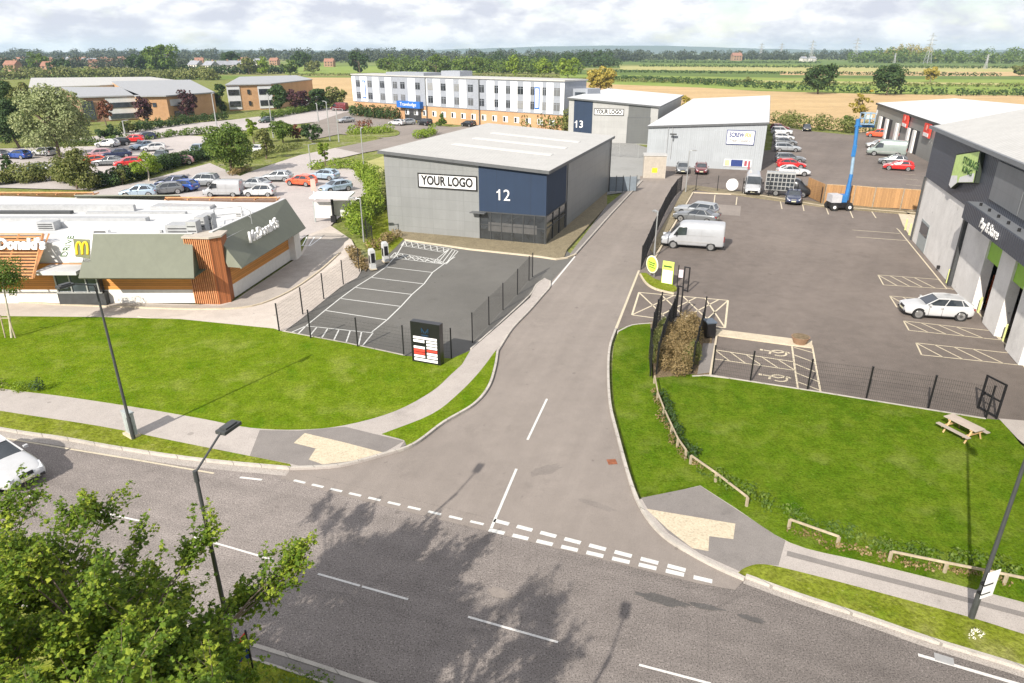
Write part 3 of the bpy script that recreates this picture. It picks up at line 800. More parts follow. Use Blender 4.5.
mb = MB(); mb.prism([(xs[2],-.05),(xs[3],-.05),(xs[3],-.01),(xs[2],-.01)], zs, [k13(xs[2])-.05, k13(xs[3])-.05, k13(xs[3])-.05, k13(xs[2])-.05], True)
mb.build('dark_panel', M['shutter'], u13)
mb = MB(); mb.b2(xs[2]-.08, xs[3]+.08, -.09, -.01, zs-.12, zs); mb.b2(xs[2]-.1, xs[2]-.01, -.09, -.01, 0, zs-.12); mb.b2(xs[3]+.01, xs[3]+.1, -.09, -.01, 0, zs-.12)
mb.build('shutter_frame', M['trim'], s_)
c_ = f13.front(579,124.5); text_mesh('13', 1.9, M['whitepl'], u13, (c_[0], -.10, c_[1]), (pi/2,0,0), 'unit_number', .06, bold=.02); digit_flag(u13, c_[0]-.66, c_[1]+.45, 1.7)
logo_board(u13, f13, [(594.5,107.5),(624,110),(594.5,114.8)], -.05)

# ---- trade counter shed
PS = G(769,124,6.8); wS = 17.3
fS = Frame(PS - Vector((cos(a12), sin(a12), 0))*(wS+.2) + Vector((-sin(a12), cos(a12), 0))*.3, a12); DS = 71
uS = shed('industrial_unit', 'pale blue grey shed with white roof and two trade signs on its gable', fS, wS, DS, 5.75, 6.8, M['cladscrew'], M['roofwhite'], .2)
def wall_sign(u, fr, px0, py0, px1, py1, parts, name='wall_sign', border=None):
    (x0, zt), (x1, _) = fr.front(px0, py0), fr.front(px1, py0); zb = fr.front(px0, py1)[1]
    mb = MB(); mb.b2(x0, x1, -.12, -.02, zb, zt); b = mb.build(name, M['whitepl'], u)
    if border:
        mb = MB(); w = .1
        for q in ((x0-w, x1+w, zt, zt+w), (x0-w, x1+w, zb-w, zb), (x0-w, x0, zb, zt), (x1, x1+w, zb, zt)): mb.b2(q[0], q[1], -.13, -.02, q[2], q[3])
        mb.build('border', border, b)
    for s, mt, cx, cz, h, wd in parts:
        text_mesh(s, h*(zt-zb)*1.35, mt, b, (x0+(x1-x0)*cx, -.14, zb+(zt-zb)*cz), (pi/2,0,0), 'lettering', .03, squash=(x1-x0)*wd, bold=.03)
    return b, x0, x1, zb, zt
M['orange'] = plain('orange_letters', (.80,.28,.05), .5); M['greytext'] = plain('grey_letters', (.30,.30,.30), .5)
wall_sign(uS, fS, 728, 130.5, 755, 143.5, [('SCREW', M['navy'], .35, .68, .36, .56), ('FIX', M['orange'], .78, .68, .30, .25), ('Trade Counter', M['greytext'], .5, .26, .22, .8)], border=M['navy'])
b, x0, x1, zb, zt = wall_sign(uS, fS, 724.5, 159, 752, 166, [])
mb = MB(); mb.b2(x0+(x1-x0)*.25, x0+(x1-x0)*.68, -.15, -.125, zb+.05, zt-.02); mb.build('dark_panel', M['navy'], b)
mb = MB(); mb.b2(x0+.1, x0+(x1-x0)*.2, -.15, -.125, zb+.1, zt-.1); mb.build('orange_square', plain('peach_print', (.75,.42,.26), .6), b)
mb = MB(); mb.b2(x0+(x1-x0)*.74, x0+(x1-x0)*.84, -.15, -.125, zb+.15, zt-.1); mb.b2(x0+(x1-x0)*.88, x0+(x1-x0)*.96, -.15, -.125, zb-.3, zt-.1); mb.build('maroon_marks', plain('maroon_print', (.30,.07,.09), .6), b)
mb = MB()
for px in (668.5, 673): x, z = fS.front(px, 128); mb.cyl((x, -.12, 1.2), (x, -.12, 5.9), .05, .05, 6)
mb.build('flue', M['metalgrey'], uS)
mb = MB(); x, z = fS.front(672, 133); mb.cyl((x+.3, -.1, z-1.2), (x+.3, -.6, z-.2), .04, .04, 6); mb.box((x+.3, -.7, z-.1), (1.0, .25, .2)); mb.build('floodlight', M['postgrey'], uS)

# ---- beige substation box
ps = GG([(643,178),(665,178.5)]); fr = Frame(ps[0], atan2(ps[1].y-ps[0].y, ps[1].x-ps[0].x)); w_ = (ps[1]-ps[0]).length; h_ = ht(643,178,155)
t = thing('substation_kiosk', 'beige kiosk with a yellow warning plate beside the pale shed', 'kiosk', fr.o, fr.a)
mb = MB(); mb.b2(0, w_, 0, 2.4, 0, h_-.12); mb.build('cabinet', M['cream2'], t)
mb = MB(); mb.b2(-.1, w_+.1, -.1, 2.5, h_-.12, h_); mb.build('roof', M['roofgrey'], t)
mb = MB(); mb.b2(.15, w_/2-.03, -.03, 0, .1, h_-.3); mb.b2(w_/2+.03, w_-.15, -.03, 0, .1, h_-.3); mb.build('doors', plain('beige_doors', (.37,.33,.28), .6), t)
mb = MB(); mb.b2(w_*.38, w_*.62, -.06, -.035, h_*.25, h_*.45); mb.build('warning_plate', M['yellow'], t)

# ---- storage building on the right
PA = G(912,240); PB_ = G(1024,372); angR = atan2(PA.y-PB_.y, PA.x-PB_.x)
# frame: x runs towards the camera along the front, y into the building
fR = Frame(PA, angR + pi)
LR = 60.0; HRt = 10.35
# front plane y=0; local y must point away from the yard
if fR.uy.x < 0: raise SystemExit('frame')
uR = thing('storage_building', 'large self storage building with charcoal corrugated upper wall and white block base', 'building', fR.o, fR.a)
zmid = fR.front(926, 176)[1]
xp = fR.front(951, 284)[0]      # dark post where the recessed entrance starts
xpost = [fR.front(*p)[0] for p in ((957,290),(976,291),(985,313),(1001,313),(1008,340),(1026,342))]
mb = MB(); mb.b2(0, xp-.15, 0, .3, -.12, zmid); mb.b2(0, .3, .3, 26, -.12, zmid); mb.build('block_wall', M['blockwall'], uR)
mb = MB(); mb.b2(0, LR, -.12, .3, zmid, HRt); mb.b2(-.12, .3, .3, 26, zmid, HRt); mb.build('upper_cladding', M['claddark'], uR)
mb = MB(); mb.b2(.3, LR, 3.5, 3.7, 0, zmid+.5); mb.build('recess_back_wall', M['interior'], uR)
mb = MB(); mb.add([(-.4,-.45,HRt),(LR,-.45,HRt),(LR,12,HRt+3.0),(-.4,12,HRt+3.0),(-.4,27,HRt+.2),(LR,27,HRt+.2)], [(0,1,2,3),(3,2,5,4)])
mb.add([(-.1,0,HRt-.02),(-.1,26.5,HRt-.02),(-.1,12,HRt+2.9)], [(0,1,2)])
mb.build('roof', M['roofgrey'], uR)
mb = MB(); mb.b2(-.5, LR, -.62, -.40, HRt-.22, HRt+.06); mb.build('gutter', M['cladmid'], uR)
mb = MB(); mb.b2(-.06, .12, -.2, -.05, 0, zmid); mb.build('corner_post', M['postgrey'], uR)
mb = MB(); mb.b2(xp-.15, xp+.25, -.25, .25, 0, zmid+.3); mb.build('corner_post', M['postgrey'], uR)
# window panel in cladding
a_ = fR.front(984,185); b_ = fR.front(1004,208)
# entrance fascia / canopy projecting towards the yard
xa, za = fR.front(966, 205, -1.0); zc = za
xf0 = fR.front(964,208,-1.1)[0]; zf = fR.front(964,200,-1.1)[1]
mb = MB(); mb.b2(xf0, LR, -1.1, .1, zf-1.15, zf); cn = mb.build('entrance_canopy', M['claddark'], uR)
mb = MB(); mb.b2(xf0+.1, LR, -1.0, -.1, zf+.005, zf+.03); mb.build('canopy_top', M['cladmid'], cn)
mb = MB(); mb.b2(xf0+1.4, xf0+7.0, -.2, -.13, zf+.5, zf+3.0); mb.b2(xf0+7.2, xf0+13, -.2, -.13, zf+.5, zf+3.0); mb.build('louvre_panel', M['cladmid'], uR)
for k in range(6):
    mb = MB(); mb.cyl((xf0+1.6+k*1.9, -.6, zf+.03), (xf0+1.6+k*1.9, -.6, zf+.22), .09); mb.build('downlight', M['dark'], cn)
xt, zt_ = fR.front(989, 224.5, -1.12)
text_mesh('Pay & Store', .92, M['whitepl'], cn, (xt+.2, -1.14, zf-.60), (pi/2, 0, 0), 'lettering', .05, squash=3.7, bold=.01, shear=.2)
# piers, green panels and openings
for i in range(0, 6, 2):
    mb = MB(); x0, x1 = xpost[i], max(xpost[i+1], xpost[i] + 1.6)
    mb.b2(x0 if i else xp+.3, x1, -.02, .6, .03, zf-1.17); mb.build('pier', M['blockwall'], uR)
zgb = fR.front(993.4,264,.1)[1]
def gp(x0, x1):
    mb = MB(); mb.b2(x0, x1, .12, .2, zgb, zf-1.17); mb.build('green_panel', M['green'], uR)
gp(xpost[1], xpost[2]); gp(xpost[3], xpost[4]); gp(xpost[5], xpost[5]+5)
mb = MB(); mb.b2(xpost[5]+2.5, xpost[5]+4.5, -.02, 1.6, .03, zf-1.17); mb.build('pier', M['blockwall'], uR)
mb = MB(); mb.b2(xpost[5]+9, xpost[5]+11, -.02, 1.6, .03, zf-1.17); mb.build('pier', M['blockwall'], uR)
# door near the far corner
(dx, dz) = fR.front(921,238); (dx1, dz1) = fR.front(930,210)
dx0 = fR.front(918,238)[0]; dx1 = fR.front(926,244)[0]; dzt = fR.front(925,208)[1]
mb = MB(); mb.b2(dx0, dx1, -.04, -.005, .03, 2.5); d_ = mb.build('door', M['greypaint'], uR)
mb = MB(); mb.b2(dx0+.15, dx1-.15, -.06, -.045, 1.3, 2.3); mb.build('door_glass', M['glass'], d_)
mb = MB(); mb.box((fR.front(941,262)[0], -.1, .35), (.25, .2, .25)); mb.build('wall_vent', M['dark'], uR)
# green flag sign on the upper wall (a slanted speech-bubble panel)
q = [fR.front(*p, -.45) for p in ((956.2,154),(981,150),(974.3,183),(957.3,183),(950.5,188.8),(948.2,185),(951,174.5))]
mb = MB(); n_ = len(q)
vs = [(x, -.42, z) for x, z in q] + [(x, -.14, z) for x, z in q]
fs = [tuple(range(n_)), tuple(range(2*n_-1, n_-1, -1))] + [(i, i+n_, (i+1)%n_+n_, (i+1)%n_) for i in range(n_)]
mb.add(vs, fs); sg = mb.build('hanging_sign', plain('dark_green_edge', (.012,.02,.01), .7), uR)
cx_ = sum(x for x, z in q)/n_; cz_ = sum(z for x, z in q)/n_
ins = [(cx_+(x-cx_)*.94, cz_+(z-cz_)*.94) for x, z in q]
mb = MB(); mb.add([(x, -.44, z) for x, z in ins], [tuple(range(n_))]); mb.build('sign_face', plain('lime_sign_face', (.50,.66,.22), .5, 0, .12), sg)
wq = [fR.front(*p, -.45) for p in ((951.5,175.5),(957.5,175.5),(957.2,182.5),(950.8,188),(948.8,184.8))]
mb = MB(); mb.add([(x, -.455, z) for x, z in wq], [tuple(range(5))]); mb.build('white_tail', M['whitepl'], sg)
wq = [fR.front(*p, -.45) for p in ((960,177),(974.5,173),(973,182),(958,182.3))]
mb = MB(); mb.add([(x, -.452, z) for x, z in wq], [tuple(range(4))]); mb.build('white_flash', M['whitepl'], sg)
lx, lz = fR.front(967,163.5,-.7); M['darkgreen'] = plain('dark_green_letters', (.04,.10,.02), .5)
wS_ = fR.front(978,165,-.7)[0] - fR.front(957,165,-.7)[0]
text_mesh('STORAGE', .75, M['darkgreen'], sg, (lx, -.47, lz), (pi/2, 0, 0), 'lettering', .03, squash=wS_*.80)
lx, lz = fR.front(963.5,171,-.7)
text_mesh('KING', .65, M['darkgreen'], sg, (lx, -.47, lz), (pi/2, 0, 0), 'lettering', .03, squash=wS_*.5)

# forklift / racks glimpsed inside
def pallet_rack(px, py, label):
    c = fR.front(px, py, 2.2); t = thing('orange_rack', label, 'rack', fR.w(c[0], 1.3, 0.03), fR.a)
    for x in (-.9, .9):
        for y in (-.3, .3): mb = MB(); mb.box((x, y, 1.2), (.1, .1, 2.4)); mb.build('upright', M['orange2'], t)
    mb = MB()
    for z in (.3, 1.2, 2.1): mb.box((0, 0, z), (1.9, .7, .1))
    mb.build('shelf', M['orange2'], t)
M['orange2'] = plain('orange_red_steel', (.55,.13,.04), .5)
pallet_rack(984,293, 'orange rack in the first open bay of the storage building')
pallet_rack(1014,298, 'orange rack in the second open bay of the storage building')

# ---- far right trade units with red signs
hF = 6.1
pf0, pf1 = G(938,123,hF), G(878,103,hF)
angF = atan2(pf1.y-pf0.y, pf1.x-pf0.x); fF = Frame(pf1, angF + pi); LF = (pf1-pf0).length + 10
M['cladunits'] = clad_mat('warm_grey_cladding', (.26,.26,.25), 1.1, 3.0, .85)
uF = thing('trade_units', 'mid grey row of trade units with red signs and a white roof', 'building', fF.o, fF.a)
mb = MB(); mb.b2(0, LF, 0, 30, -.12, hF); mb.build('wall', M['cladunits'], uF)
mb = MB(); mb.add([(-.3,-.3,hF),(LF+.3,-.3,hF),(LF+.3,15,hF+1.2),(-.3,15,hF+1.2),(-.3,30.3,hF),(LF+.3,30.3,hF)], [(0,1,2,3),(3,2,5,4)]); mb.add([(-.25,0,hF-.02),(-.25,30,hF-.02),(-.25,15,hF+1.18)], [(0,1,2)])
mb.build('roof', M['roofwhite'], uF)
mb = MB(); mb.b2(-.3, LF+.3, -.36, -.24, hF-.35, hF+.05); mb.build('fascia', M['postgrey'], uF)
for (p0, p1, zt2) in ((880,886,0),(887,893,0),(911,916,0),(917,923,0),(898,903,1)):
    x0, x1 = fF.front(p0, 120)[0], fF.front(p1, 120)[0]
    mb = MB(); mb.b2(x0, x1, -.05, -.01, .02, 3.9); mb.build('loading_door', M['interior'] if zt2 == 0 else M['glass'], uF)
    mb = MB(); mb.b2(x0+.2, x0+.2+(x1-x0)*.40, -.35, -.06, .02, 3.8); mb.build('pier', M['blockwall'], uF)
for px, py in ((906.5,118),(928.5,127)):
    x, z = fF.front(px, py, -.3)
    mb = MB(); z -= .45; mb.box((x, -.35, z-.1), (3.6, .3, 2.1)); b = mb.build('red_sign', M['red'], uF)
    mb = MB(); mb.box((x+.1, -.53, z-.75), (3.0, .05, .55)); mb.build('white_band', M['whitepl'], b)
    mb = MB(); mb.cyl((x, -.52, z+.35), (x, -.56, z+.35), .45, .45, 12); mb.build('emblem', plain('pale_red_print', (.75,.30,.25), .5), b)
x = fF.front(878.5,112)[0]; mb = MB(); mb.box((1.0, -.08, 4.2), (.8, .1, 1.0)); mb.build('white_plate', M['whitepl'], uF)

# ------------------------------------------------------------------ restaurant
E0 = G(200,303)      # foot of the front wall beside the corner tower
fM = Frame((E0.x, E0.y), 0.0)
uM = thing('restaurant', 'drive through restaurant with sage green roofs, orange boarding and a white flat roof', 'building', fM.o, 0)
RX = G(228,302).x - E0.x; re = G(297,256) - E0; bkl = G(0,193,4.9) - E0; bkr = G(280,200,4.9) - E0; bks = (bkr.y-bkl.y)/(bkr.x-bkl.x); bk_ = lambda x: bkl.y + (x-bkl.x)*bks - .3; back = bk_(-15)
XL = -34
body = [(XL,0),(0,0),(RX,.1),(re.x,re.y),(re.x-.3, bk_(re.x)),(XL, bk_(XL))]
def grow(P, d): return [(x + (d if x > -20 else -d), y + (d if y > 5 else -d)) for x, y in P]
mb = MB(); mb.prism(body, 0, 1.0); mb.build('plinth', M['plinth'], uM)
mb = MB(); mb.prism([(x*.9985, y+.03) if y < 1 else (x-.03, y) for x, y in body], 1.0, 2.9); mb.build('boarded_wall', M['orangepanel'], uM)
mb = MB(); mb.prism([(x-.1 if x > 0 else x, y+.15) for x, y in body], 2.9, 4.35); mb.build('flat_roof', M['flatroof'], uM)
# upstands and roof steps on the white roof
mb = MB()
mb.b2(XL, -1.5, 4.6, 5.0, 4.35, 4.75); mb.b2(XL, -1.2, 7.6, 7.9, 4.35, 4.65); mb.b2(XL, -12, 5.4, 7.4, 4.36, 4.5)
mb.build('roof_upstand', M['flatroof'], uM)
mb = MB(); mb.b2(-22, -13.5, 9.0, 9.5, 4.4, 4.62); mb.b2(XL, -16, 1.9, 2.2, 4.4, 4.7); mb.build('roof_gully', M['postgrey'], uM)
for (x0_, x1_, y0_, y1_, z1_) in ((XL,-9,10.3,10.7,.5),(-26,-6,6.2,6.9,.35),(-30,-20,3.0,3.6,.3),(-12,-4,8.6,9.0,.3),(-8,-3,11.0,12.6,.25)):
    mb = MB(); mb.b2(x0_, x1_, y0_, y1_, 4.36, 4.36+z1_); mb.build('roof_duct', M['metalgrey'], uM)
mb = MB(); mb.prism([(XL,bk_(XL)-.5),(re.x-1.2,bk_(re.x)-.5),(re.x-1.2,bk_(re.x)+.1),(XL,bk_(XL)+.1)], 4.2, 4.7); mb.build('parapet', M['flatroof'], uM)
def mansard(name, bot, top, m, th=.12, parent=None):
    mb = MB(); mb.slab([bot[0], bot[1], top[1], top[0]], th); return mb.build(name, m, parent or uM)
L = lambda px, py, z: (lambda p: (p.x - E0.x, p.y - E0.y, z))(G(px, py, z))
b0, b1 = L(86,274,2.6), L(194,278,2.6); t0, t1 = L(93,232,4.9), L(192,234,4.9)
b0 = (b0[0], b1[1], 2.6); t0 = (t0[0], t1[1], 4.9)
gr = mansard('green_roof', (b0, b1), (t0, t1), M['greenroof'])
mb = MB(); mb.add([b1, t1, (t1[0], 1.5, 2.6), (b1[0], 1.5, 2.6)], [(0,1,2,3)]); mb.add([b0, t0, (t0[0], 1.5, 2.6), (b0[0], 1.5, 2.6)], [(3,2,1,0)])
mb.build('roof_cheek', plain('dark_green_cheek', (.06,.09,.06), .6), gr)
mb = MB(); mb.b2(t0[0], t1[0], t1[1], t1[1]+.25, 4.4, 4.93); mb.build('roof_cap', M['flatroof'], gr)
# right hand mansard with the name
c0, c1 = L(242,268,2.6), L(306,228,2.6); d0, d1 = L(213,232,4.9), L(286,199,4.9); e0 = L(228,267,2.6)
mb = MB(); mb.slab([c0, c1, d1, d0], .12); mb.slab([e0, c0, d0], .12)
gr2 = mb.build('green_roof', M['greenroof'], uM)
mb = MB(); mb.add([c1, d1, (d1[0]-1.0, d1[1]+.2, 4.3), (c1[0]-2.6, c1[1]+.6, 2.6)], [(0,1,2,3)]); mb.add([d0, d1, (d1[0]-.25, d1[1], 4.9), (d0[0]-.25, d0[1], 4.9)], [(0,1,2,3)])
mb.build('roof_cheek', M['greenroof'], gr2)
mb = MB(); dd = Vector(d1) - Vector(d0); mb.slab([Vector(d0)+Vector((-.05,0,.04)), Vector(d1)+Vector((-.05,0,.04)), Vector(d1)+Vector((-.3,0,.04)), Vector(d0)+Vector((-.3,0,.04))], .5)
mb.build('roof_cap', M['flatroof'], gr2)
# name on the right roof: letters stand on the slope
cm = (Vector(c0)+Vector(c1)+Vector(d0)+Vector(d1))/4
n2 = (Vector(c1)-Vector(c0)).cross(Vector(d0)-Vector(c0)).normalized()
ex = (Vector(c1)-Vector(c0)).normalized()
az = atan2(ex.y, ex.x)
tp = L(262,230,3.95); nl_ = (Vector(L(279,222,4))-Vector(L(244,239,4))).length
text_mesh("McDonald's", 1.15, M['whitepl'], gr2, (tp[0]+.25, tp[1]-.2, 4.0), (pi/2, 0, az), 'lettering', .14, squash=nl_*.92, bold=.02)
# corner tower
tw = [G(192+5,303), G(219,304.5), G(229.5,300.5)]
tl = [(p.x-E0.x, p.y-E0.y) for p in tw]
tpz = 4.75
mb = MB(); mb.prism([(-.25,-.12),(1.55,-.3),(2.15,.25),(2.0,1.6),(-.3,1.6)], 0, tpz); tww = mb.build('corner_tower', M['tower'], uM)
mb = MB()
for k in range(12):
    t0_ = k/12
    a_ = Vector((-.25,-.12,0)).lerp(Vector((1.55,-.3,0)), t0_); b_ = Vector((-.25,-.12,0)).lerp(Vector((1.55,-.3,0)), t0_+.035)
    mb.box(((a_.x+b_.x)/2, (a_.y+b_.y)/2-.04, tpz/2), (.05, .06, tpz-.1))
mb.build('batten', M['batten'], tww)
mb = MB(); mb.prism([(-.35,-.22),(1.6,-.4),(2.25,.2),(2.1,1.7),(-.4,1.7)], tpz, tpz+.12); mb.build('capping', M['cream2'], tww)
# end pier at the far end of the right wing
pr = G(290,258) - E0
mb = MB(); mb.b2(re.x-.5, re.x+.35, re.y-1.3, re.y+.3, 0, 3.0); mb.build('end_pier', M['plinth'], uM)
def on_plane(px, py, off=0.0):
    d = ray(px, py); o = Vector((0, 0, CAM_H)) - Vector((E0.x, E0.y, 0)); S_ = Vector((0, t1[1]-b1[1], 4.9-2.6)).normalized(); n_ = Vector((0, -S_.z, S_.y))
    p0 = Vector((0, b1[1], 2.6)) + n_*off; t_ = (p0 - o).dot(n_)/d.dot(n_); return tuple(o + d*t_)
# timber slatted mansard at the left
s0, s1 = L(-70,270,2.6), L(48,271,2.6); q0, q1 = L(-70,229,4.9), L(56,229,4.9)
mb = MB(); vb, vt = Vector(s1), Vector(q1); vb.y = b1[1]; vt.y = t1[1]
for k in range(15):
    t = k/14; p = vb.lerp(vt, t); mb.box(((p.x + XL)/2, p.y, p.z), (p.x - XL, .07, .09))
for k in range(9):
    x = vb.x - .1 - k*2.05; mb.tube([Vector((x, vb.y+.05, vb.z)), Vector((x + (vt.x-vb.x)*.0, vt.y+.05, vt.z))], .07, 4)
mb.tube([vb, vt], .10, 4)
pg = mb.build('timber_lattice', M['batten'], uM)
mb = MB(); mb.add([(XL, vb.y+.35, 2.55), (vb.x-.15, vb.y+.35, 2.55), (vt.x-.15, vt.y+.25, 4.75), (XL, vt.y+.25, 4.75)], [(0,1,2,3)]); mb.build('lattice_backing', plain('brown_backing', (.30,.20,.11), .8), pg)
sp = L(0,244,4.0); sp2 = L(36,244,4.0)
text_mesh("McDonald's", 1.0, M['whitepl'], pg, on_plane(13, 244.5, .25), (radians(70), 0, 0), 'lettering', .16, squash=4.4, bold=.05)
# sloping white drive sign with the yellow arches
za_, zb_ = 4.85, 3.05
s_a, s_b, s_c, s_d = [on_plane(*p) for p in ((57.5,231),(93,231.5),(90,262.5),(68,262))]; za_, zb_ = s_a[2], s_d[2]
yb_ = s_d[1]; yt_ = s_a[1]
mb = MB(); mb.slab([(s_d[0], yb_, zb_), (s_c[0], yb_, zb_), (s_b[0], yt_, za_), (s_a[0], yt_, za_)], .15); ds = mb.build('drive_sign', M['whitepl'], uM)
sl = Vector((0, yt_-yb_, za_-zb_)).normalized(); tilt = atan2(sl.z, sl.y)
nn = Vector((0, -sl.z, sl.y))
def on_sign(fx, fz, off): 
    x = (s_d[0]*(1-fz)+s_a[0]*fz)*(1-fx) + (s_c[0]*(1-fz)+s_b[0]*fz)*fx
    return Vector((x, yb_+(yt_-yb_)*fz, zb_+(za_-zb_)*fz)) + nn*off
M['olive'] = plain('olive_square', (.13,.14,.07), .5)
qd = [on_sign(.38,.16,.02), on_sign(.98,.10,.02), on_sign(.93,.72,.02), on_sign(.40,.74,.02)]
mb = MB(); mb.add(qd, [(0,1,2,3)]); mb.build('olive_square', M['olive'], ds)
mb = MB()
for sx_ in (-1, 1):
    P_ = []
    for k in range(13):
        t = k/12; ang = pi*(1-t) ; x = .68 + sx_*.105 + .105*cos(ang); z = .22 + .40*sin(ang)**.75
        P_.append(on_sign(x, z, .05))
    mb.tube(P_, .075, 6)
mb.build('yellow_arches', M['yellow'], ds)
pc = on_sign(.18, .50, .03)
text_mesh('DRIVE', .62, M['darkgreen'], ds, pc, (tilt, 0, 0), 'lettering', .02, squash=1.75)
REG[ds.name][-1].rotation_euler = Matrix(((0, -1, 0), (sl.y, 0, nn.y), (sl.z, 0, nn.z))).to_euler() if False else (Matrix.Rotation(tilt, 3, 'X') @ Matrix.Rotation(pi/2, 3, 'Z')).to_euler()
# window booth below the sign
k0, k1 = L(50,266,2.75), L(88,267,2.75); k0 = (k0[0], -1.6); k1 = (k1[0], -1.6)
mb = MB(); mb.b2(k0[0], k1[0], k0[1]-.1, .1, 2.6, 2.85); bh = mb.build('booth_canopy', M['flatroof'], uM)
mb = MB(); mb.b2(k0[0]+.4, k1[0]+.6, -.45, 0, .95, 2.6); bo = mb.build('serving_window', M['glass'], uM)
mb = MB()
for x in (k0[0]+.4, k0[0]+1.4, k0[0]+2.5, k1[0]+.5): mb.box((x, -.49, 1.75), (.09, .06, 1.7))
mb.b2(k0[0]+.3, k1[0]+.7, -.55, -.45, .9, 1.0); mb.build('window_frame', M['galv'], bo)
mb = MB(); mb.b2(k0[0]+.3, k1[0]+.8, -.5, 0, .02, .9); mb.build('booth_plinth', M['postgrey'], bo)
# grilles and posts at the right of the booth
# rooftop plant
def plant(px, py, w, d, h, m=M['metalgrey'], nm='cooling_unit'):
    p = L(px, py, 4.36); mb = MB(); mb.box((p[0], p[1], 4.37+h/2), (w, d, h)); b = mb.build(nm, m, uM)
    mb = MB(); 
    for k in range(3): mb.box((p[0], p[1]-d/2-.02, 4.37+h*(.25+.25*k)), (w*.8, .03, .06))
    mb.build('grille', M['postgrey'], b)
plant(184,236,1.9,1.2,.9); plant(196,239,.7,.8,1.3); plant(204,234,.7,.8,1.3); plant(211,231,.7,.8,1.3)
plant(150,238,1.6,1.0,.4, M['whitepl'], 'roof_vent'); plant(50,229,1.3,.9,.6, M['metalgrey'], 'roof_vent'); plant(163,240,.18,.18,.7, M['metalgrey'], 'roof_vent')
plant(100,234,1.4,.4,.3, M['whitepl'], 'roof_vent'); plant(240,217,.5,.5,.5, M['whitepl'], 'roof_vent')
mb = MB(); hp = [L(p[0], p[1], 5.3) for p in ((216,221),(236,215),(246,216),(232,226))]
hp = [Vector(L(*p, 4.4)) for p in ((214,236),(216,222),(243,219),(252,224))]
for i, p in enumerate(hp): mb.cyl(p, p+Vector((0,0,1.0)), .03)
mb.tube([p+Vector((0,0,1.0)) for p in hp], .03); mb.tube([p+Vector((0,0,.5)) for p in hp], .03)
mb.build('guard_rail', M['galv'], uM)
# far parapet cladding: orange battens, green centre
zP = 4.9
def far_clad(px0, px1, m, nm, lattice=False):
    a, b = L(px0, 193.5, 5.0), L(px1, 197.5, 5.0); y = bk_((a[0]+b[0])/2)+.15
    mb = MB()
    if lattice:
        for k in range(4): mb.b2(a[0], b[0], y+k*.22, y+k*.22+.08, 4.98-k*.16, 5.06-k*.16)
        n_ = int((b[0]-a[0])/1.6)
        for k in range(n_+1): x = a[0]+(b[0]-a[0])*k/n_; mb.box((x, y+.35, 4.85), (.08, .9, .08))
    else: mb.slab([(a[0], y+1.2, 4.2), (b[0], y+1.2, 4.2), (b[0], y, 5.05), (a[0], y, 5.05)], .1)
    mb.build(nm, m, uM)
far_clad(-60, 79, M['batten'], 'rear_lattice', True); far_clad(80, 174, M['greenroof'], 'rear_green_roof'); far_clad(175, 277, M['batten'], 'rear_lattice', True)

# lane around the restaurant
sheet('drive_lane', GG([(-300,285),(0,296),(60,300),(100,302),(200,304.5),(232,302),(300,256),(310,232),(330,225),(352,240),(338,284),(279,333),(268,327),(180,320),(0,317),(-300,310)]), .0005, M['lane'])
sheet('drive_lane_asphalt', smooth_px([(-300,287),(0,296),(100,302.5),(200,305),(231,302.5),(272,275),(302,255),(312,236),(330,233),(349,238),(341,252),(318,272),(288,292),(252,306),(205,309),(100,307),(0,301.5),(-300,293)], 3), .006, M['lanedark'])
strip('kerb', smooth_px([(-300,294),(0,302),(60,305),(140,308),(205,309.5),(252,306.5),(288,292.5),(318,272.5),(340,253)], 4), .14, -.1, .09, M['paving'])
raised('pavement', smooth_px([(344,243),(352,241),(361,272),(340,288),(283,333),(272,330),(150,318.5),(150,316),(250,318),(300,300),(330,275),(343,255)], 3), .05, M['lane'])
hatch('hatched_marking', [(292,237),(322,237),(310,246),(285,245)], 4, M['whitepl'], .012, .1, slant=.2)
# hotel ------------------------------------------------------------
h0, h1 = G(356,115.5), G(563,133.5)
aH = atan2(h1.y-h0.y, h1.x-h0.x); fH = Frame(h0, aH); WH = (h1-h0).length
zL, zR = fH.front(353,76)[1], fH.front(560,80)[1]
HH = (zL + zR)/2; DH = 8.0
uH = thing('hotel', 'three storey hotel with white and grey vertical panels over orange brick', 'building', fH.o, aH)
zb1 = (fH.front(500,110)[1] + fH.front(380,104)[1])/2
mb = MB(); mb.b2(0, WH, 0, DH, -.1, zb1); mb.build('brick_storey', M['brickor'], uH)
M['hgrey'] = plain('hotel_grey_panel', (.27,.29,.33), .5); M['hwhite'] = plain('hotel_white_panel', (.68,.69,.71), .5, 0, .03)
mb = MB(); mb.b2(-.15, WH+.15, -.15, DH+.15, zb1, HH); up = mb.build('upper_storeys', M['hgrey'], uH)
mb = MB(); mb.b2(-.4, WH+.4, -.4, DH+.4, HH, HH+.3); mb.build('roof', M['roofgrey'], uH)
mb = MB(); mb.b2(WH*.20, WH*.40, -.3, 6, HH, HH+1.0); mb.b2(WH*.44, WH*.53, 3, 7.5, HH+.3, HH+1.5); mb.build('roof_upstand', M['hgrey'], uH)
wpx = [(354,358),(372.5,378),(386,393),(409,414.5),(418.5,424),(427.5,433),(447,452.5),(460,465.5),(472,478),(487.5,494),(499.5,506),(511.5,518),(524,530),(535,541),(548,553),(558,564)]
wpx = [(353.5,356),(374.8,380.8),(387.5,393),(408.8,415.8),(434.5,441.8),(447,453.3),(460.5,467.3),(478,485.5)][:0] or None
